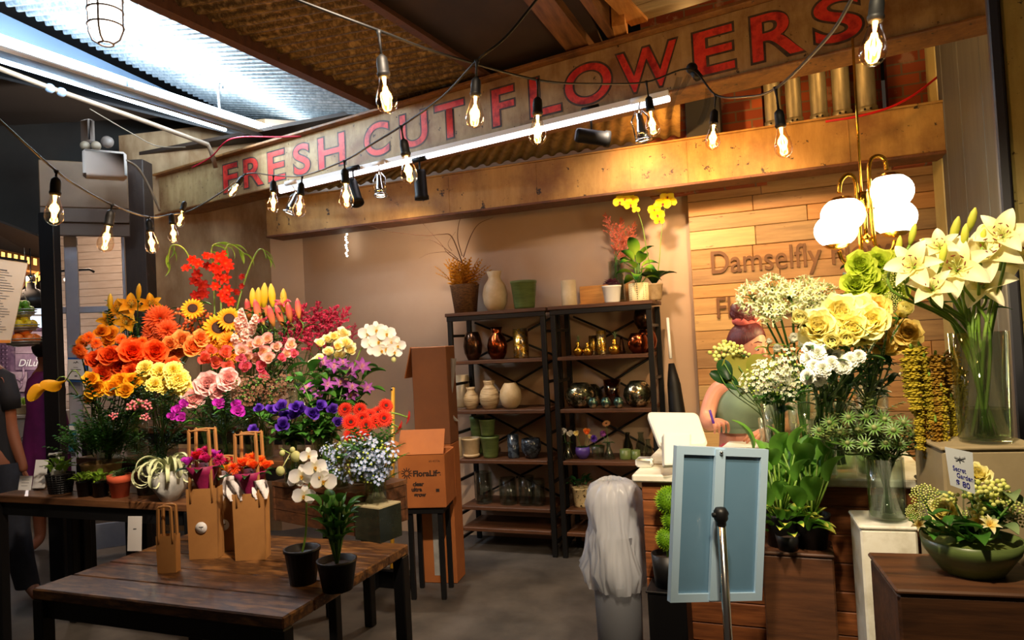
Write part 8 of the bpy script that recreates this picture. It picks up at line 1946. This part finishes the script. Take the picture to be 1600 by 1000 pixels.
# hanging fruit baskets
m_bw = mat('basket_wire', (190, 190, 180), .4, .8); m_orf = mat('orange_skin', (240, 120, 24), .45, bmp=.1, sc=60); m_lem = mat('lemon_skin', (240, 200, 30), .4); m_lime = mat('lime_skin', (110, 160, 40), .4)
bt_ = thing('fruit_basket', P(44, 500, 5.6), 'three tier hanging wire basket of fruit beyond the black post', 'basket')
top = P(40, 455, 5.6)
for (px, py, r, fm, nm, lb, n, fr_) in ((37, 484, .09, m_lime, 'lime', 'limes in the top tier of the hanging basket', 6, .032), (36, 508, .11, m_lem, 'lemon', 'lemons in the middle tier of the hanging basket', 8, .036), (36, 530, .135, m_orf, 'orange', 'oranges in the bottom tier of the hanging basket', 8, .042)):
    c = P(px, py, 5.6)
    for z, q in ((0, r), (-.02, r * .96), (-.04, r * .8), (-.055, r * .5)):
        b = MB(); b.tube([c + V((q * math.cos(a * PI / 10), q * math.sin(a * PI / 10), z)) for a in range(21)], .004, 5); b.build('basket_ring', m_bw, bt_)
    b = MB(); b.lathe([(r * .9, -.025), (r * .5, -.058), (0, -.06)], 16, Matrix.Translation(c)); b.build('basket_bowl', m_bw, bt_)
    for a in range(3):
        b = MB(); b.tube([c + V((r * math.cos(a * 2.1), r * math.sin(a * 2.1), 0)), c + ZU * .14], .002, 4); b.build('chain', m_bw, bt_)
    fs_ = []
    for k in range(n):
        a = 2 * PI * k / (n - 2) if k < n - 2 else k * PI; q = r * .58 if k < n - 2 else fr_ * .7; cc = c + V((q * math.cos(a), q * math.sin(a), .002 if k < n - 2 else fr_ * 1.4))
        b = MB(); b.ball((0, 0, 0), fr_, 12, 8, sq=(1, 1, 1.15 if nm == 'lemon' else 1)); o = b.build(nm, fm); o.location = cc; tag(o, 'ripe ' + lb, 'fruit', lb); fs_.append(o)
b = MB(); b.tube([top, top + ZU * .35], .003, 4); b.build('chain', m_bw, bt_)
# purple photo collage panel with script lettering
m_pst = mat('poster_violet', (132, 104, 128), .6, c2=(96, 70, 98), c3=(168, 140, 150), sc=5)
p0, p1 = P(-60, 700, 8.2), P(70, 700, 8.2); a = P(-60, 525, 8.2); c = P(66, 511, 8.2)
t = thing('collage_panel', p0.lerp(p1, .5), 'mauve photo collage panel with white script lettering behind the fruit', 'poster')
e = [P(-70, 640, 8.2), P(70, 640, 8.2), P(70, 512, 8.2), P(-70, 520, 8.2)]
b = MB(); b.slab(e[0], e[1], e[2], e[3], -.03); b.build('panel', m_pst, t, smooth=False)
def patch(x0, y0, x1, y1, m, d=8.17):
    b = MB(); b.slab(P(x0, y1, d), P(x1, y1, d), P(x1, y0, d), P(x0, y0, d), -.004); b.build('photo_tile', m, t, smooth=False)
m_t1 = mat('tile_mauve', (166, 140, 156), .6, c2=(128, 104, 126), sc=9); m_t2 = mat('tile_plum', (92, 66, 92), .6, c2=(120, 94, 118), sc=9); m_t3 = mat('tile_pale', (184, 162, 170), .6, c2=(150, 126, 140), sc=7)
patch(24, 518, 66, 552, m_t3); patch(-40, 536, 16, 578, m_t2); patch(24, 553, 66, 578, m_t1); patch(5, 581, 42, 612, m_t3); patch(44, 581, 66, 612, m_t2)
b = MB()
for j in range(6):
    for i in range(5): b.ball(P(-14 + i * 6.2, 541 + j * 6.4, 8.15), .016, 6, 4)
b.build('bead_pattern', m_t2, t)
b = MB(); cc = P(24, 600, 8.15); b.tube([cc + CR * (.075 * math.cos(q * PI / 12)) + CU * (.06 * math.sin(q * PI / 12)) for q in range(25)], .01, 6); b.tube([cc + CR * .06 + CU * .03, cc + CR * .1 + CU * .1, cc + CR * .09 + CU * .2], .012, 6); b.build('spoon_picture', m_t1, t)
def flat_text(s, px, py, d, h, m, par, shear=0, nm='script_letters'):
    me = text_mesh(s, 1, 0, .01); o_ = P(px, py, d)
    for v in me.vertices: v.co = o_ + (CR * (v.co.x + shear * v.co.y) + CU * v.co.y) * h - par.location
    me.materials.clear(); me.materials.append(m); return inst(nm, me, par)
flat_text('DiLuc', 28, 572, 8.14, .115, m_paper, t, .3); flat_text('CRO', 56, 563, 8.14, .06, m_paper, t); flat_text('TI', 59, 572, 8.14, .05, m_paper, t)
# bright window strip over the panel
t = thing('lit_shelf', P(50, 495, 8.6), 'bright white shop window strip above the mauve collage', 'lit window'); b = MB(); b.slab(P(22, 512, 8.6), P(68, 512, 8.6), P(68, 478, 8.6), P(22, 478, 8.6), -.03); b.build('glow_panel', emit_mat('window_glow', (214, 232, 255), 1.5), t, smooth=False)
for k, (y0, y1) in enumerate(((476, 480), (491, 494))): b = MB(); b.slab(P(26, y1, 8.5), P(68, y1, 8.5), P(68, y0, 8.5), P(26, y0, 8.5), -.02); b.build('rail', m_white, t, smooth=False)
# white counter with planters and a sandwich board
t = thing('white_counter', P(40, 800, 7.4) * 1, 'white counter of the neighbouring stall carrying two grass planters', 'counter'); zc_ = P(40, 648, 7.2).z
a, c = P(-60, 640, 7.2), P(75, 640, 7.2); t.location = (a + c) / 2; t.location.z = 0; n = V((-(c - a).y, (c - a).x, 0)).normalized()
for nm, z0, z1, ex in (('counter_body', 0, zc_ - .031, 0), ('counter_top', zc_ - .03, zc_, .03)):
    lo = V((a.x, a.y, z0)) - n * ex; hi = V((c.x, c.y, z0)) - n * ex; b = MB(); b.slab(lo, hi, hi + n * .5, lo + n * .5, z1 - z0); b.build(nm, mat('counter_white', (206, 204, 200), .5), t, smooth=False)
flat_text('OPEN', 32, 690, 7.15, .07, m_ink, t, 0, 'painted_letters'); flat_text('LATE', 34, 706, 7.15, .07, m_ink, t, 0, 'painted_letters')
for px, w, lb in ((28, 24, 'grass planter on the neighbouring white counter, open in view'), (52, 14, 'pale pot of grass next to the magenta clad person')):
    c = P(px, 641, 7.15) + n * .12; c.z = zc_ + .001; k = m_per_px(7.3); t = thing('grass_planter', c, lb, 'planter'); b = MB(); b.bbox(c + V((-w * k / 2, -.05, 0)), c + V((w * k / 2, .05, .10)), .006); b.build('planter_box', mat('pale_block', (0, 0, 0)), t, smooth=False)
    for q in range(26): inst('leaf', leaf_mesh('strap', m_leaf_y), t, Matrix.Translation((RND.uniform(-.4, .4) * w * k, RND.uniform(-.03, .03), .09)) @ Matrix.Rotation(q * 2.4, 4, 'Z') @ Matrix.Rotation(-.35, 4, 'Y') @ Matrix.Scale(.13, 4))
# pale floor tiles
b = MB(); b.slab(V((P(-100, 780, 6).x - 1, 5.2, .001)), V((-3.0, 5.2, .001)), V((-3.0, 9, .001)), V((P(-100, 780, 6).x - 2, 9, .001)), .004); struct(b.build('floor_tiles', mat('pale_tiles', (186, 180, 172), .45, c2=(166, 160, 150), sc=3), smooth=False))
# things seen through the glazed door
t = thing('wall_lamp_arm', P(120, 424, 6.9), 'swing arm lamp on the pale brick wall behind the glazed door', 'wall lamp')
b = MB(); b.tube([P(88, 424, 7.0), P(140, 421, 6.9), P(147, 425, 6.9)], .012, 8); b.build('arm', m_black, t); b = MB(); b.tube([P(118, 421, 6.9), P(118, 366, 6.95)], .004, 5); b.build('rod', m_black, t); b = MB(); b.tube([P(103, 439, 6.85), P(110, 433, 6.85)], .028, 10); b.build('shade', emit_mat('small_shade', (255, 244, 220), 4), t)
c = P(110, 468, 6.7); t = thing('edison_pendant', c, 'amber bulb on a black cord behind the glazed door', 'pendant lamp'); b = MB(); b.tube([P(109, 430, 6.7), P(110, 456, 6.7)], .004, 5); b.build('cord', m_black, t); b = MB(); b.tube([P(110, 456, 6.7), P(110, 462, 6.7)], .016, 10); b.build('socket', m_black, t); b = MB(); b.lathe([(.012, .05), (.026, .03), (.03, -.02), (.02, -.05), (0, -.055)], 16, Matrix.Translation(c)); b.build('bulb', emit_mat('amber_bulb', (255, 190, 90), 6), t)
# certificate in a blue frame hanging on the door
q = [P(107, 560, 5.45), P(137, 560, 5.47), P(135, 596, 5.47), P(106, 595, 5.45)]
t = thing('certificate', q[0].lerp(q[2], .5), 'white certificate in a bright blue frame on the glazed door', 'certificate')
def CQ(u, v, o): return q[0].lerp(q[1], u).lerp(q[3].lerp(q[2], u), v) - CF * o
b = MB(); b.slab(CQ(-.04, 1.04, 0), CQ(1.04, 1.04, 0), CQ(1.04, -.04, 0), CQ(-.04, -.04, 0), -.01); b.build('frame', mat('blue_frame', (40, 92, 168), .4), t, smooth=False)
b = MB(); b.slab(CQ(.03, .92, .012), CQ(.9, .92, .012), CQ(.9, .04, .012), CQ(.03, .04, .012), .002); b.build('sheet', m_paper, t, smooth=False)
b = MB(); 
for u0, u1, v0, v1 in ((.34, .58, .38, .40), (.2, .74, .47, .5), (.3, .64, .56, .58), (.42, .56, .74, .8)): b.slab(CQ(u0, v1, .016), CQ(u1, v1, .016), CQ(u1, v0, .016), CQ(u0, v0, .016), .0008)
b.build('printed_line', m_ink, t, smooth=False)
b = MB(); b.add([CQ(.30, .22, .017), CQ(.38, .14, .017), CQ(.44, .19, .017), CQ(.50, .11, .017), CQ(.64, .22, .017), CQ(.5, .16, .017), CQ(.46, .22, .017), CQ(.38, .18, .017)], [(0, 1, 7), (1, 2, 6, 7), (2, 3, 5, 6), (3, 4, 5)]); b.build('emblem', m_black, t, smooth=False)
t = thing('payment_sign', P(112, 672, 5.4), 'small teal and white notice low on the glazed door', 'notice'); b = MB(); b.slab(P(107, 706, 5.42), P(119, 706, 5.42), P(119, 663, 5.42), P(107, 663, 5.42), -.004); b.build('sheet', mat('teal_sheet', (40, 110, 130), .5), t, smooth=False); b = MB(); b.slab(P(108, 672, 5.40), P(118, 672, 5.40), P(118, 665, 5.40), P(108, 665, 5.40), -.003); b.build('white_strip', m_paper, t, smooth=False)
# ------------------------------------------------------------------ light
WD = bpy.data.worlds.new('world'); SC.world = WD; WD.use_nodes = True
WD.node_tree.nodes['Background'].inputs[0].default_value = lin((255, 226, 196)); WD.node_tree.nodes['Background'].inputs[1].default_value = .035
def lamp(name, kind, loc, power, col, size=.1, aim=None, angle=60, blend=.6):
    l = bpy.data.lights.new(name, kind); l.energy = power; l.color = lin(col)[:3]
    if kind in ('POINT', 'SPOT'): l.shadow_soft_size = size
    if kind == 'SPOT': l.spot_size = math.radians(angle); l.spot_blend = blend
    if kind == 'AREA': l.size = size
    o = bpy.data.objects.new(name, l); COL.objects.link(o); o.location = loc
    if aim is not None: o.rotation_euler = (V(aim) - V(loc)).to_track_quat('-Z', 'Y').to_euler()
    return o
WARM, NEUT, COOL = (255, 190, 110), (255, 230, 200), (214, 236, 255)
for c, s in LIGHTS: lamp('bulb_light', 'POINT', c, 2.6, WARM, .02)
for c, a, on in SPOTS:
    if on: lamp('track_beam', 'SPOT', c + a * .12, 60 if depth(c) < 4.55 else 18, NEUT, .03, c + a, 90, .8)
# added unseen spots brightening each display from the street side of the beam
lamp('display_fill', 'SPOT', P(330, -200, 1.9), 330, NEUT, .05, P(330, 580, 3.6), 48, .9)
lamp('display_fill', 'SPOT', P(650, -420, 1.4), 330, NEUT, .05, P(530, 640, 3.2), 48, .9)
lamp('display_fill', 'SPOT', P(1240, -420, 1.0), 130, (255, 232, 190), .05, P(1360, 580, 2.0), 75, .8)
lamp('display_fill', 'SPOT', P(1090, -260, 1.3), 130, NEUT, .05, P(1130, 720, 2.6), 50, .8)
lamp('display_fill', 'SPOT', P(520, -260, 1.6), 70, NEUT, .05, P(455, 715, 3.0), 32, .9)
# shop lamps behind the beam
lamp('shop_spot', 'SPOT', P(925, 214, 3.95) + V((.1, .06, 0)), 70, (255, 190, 110), .04, ony(1080, 260, YI), 95, .8)
lamp('shop_spot', 'SPOT', (ony(1180, 300, 4).x, 3.65, 2.7), 120, (255, 210, 150), .06, ony(1150, 470, YP), 80, .9)
lamp('shop_spot', 'SPOT', (ony(980, 300, 4).x, 3.75, 2.75), 80, NEUT, .06, ony(990, 400, YB), 70, .8)
lamp('shop_spot', 'SPOT', (ony(620, 300, 4).x, 4.25, 2.32), 30, NEUT, .06, ony(640, 420, YB), 85, .9)
lamp('pendant_light', 'POINT', P(1350, 350, 3.05) - CF * .0 - ZU * .28, 25, (255, 226, 160), .12)
for k in range(4): lamp('tube_light', 'POINT', LED_AXIS[0].lerp(LED_AXIS[1], 0.02 + .2 * k) + ZU * .06, 42, COOL, .04)
lamp('flue_light', 'POINT', (ony(1300, 150, YI).x, YI - .3, zi + HI + .35), 5, WARM, .05)
lamp('soffit_fill', 'POINT', oncan(1040, 40) + V((.1, .3, -.0)), 6, WARM, .05)  # added unseen point light to brighten the soffit boards
lamp('neighbour_light', 'POINT', P(150, 380, 7.2), 50, (255, 224, 196), .2)
lamp('neighbour_light', 'POINT', P(30, 440, 5.85), 14, (255, 214, 180), .2)  # added point light that lifts the copper canopy
lamp('menu_fill', 'SPOT', P(70, 230, 3.7), 45, (255, 224, 196), .04, P(5, 470, 4.4), 42, .8)  # added unseen spot to brighten the menu board
lamp('neighbour_light', 'POINT', P(30, 560, 7.6), 16, (255, 236, 226), .2)
SC.view_settings.exposure = 0.1
SC.cycles.transparent_max_bounces = 24
SC.cycles.max_bounces = 6
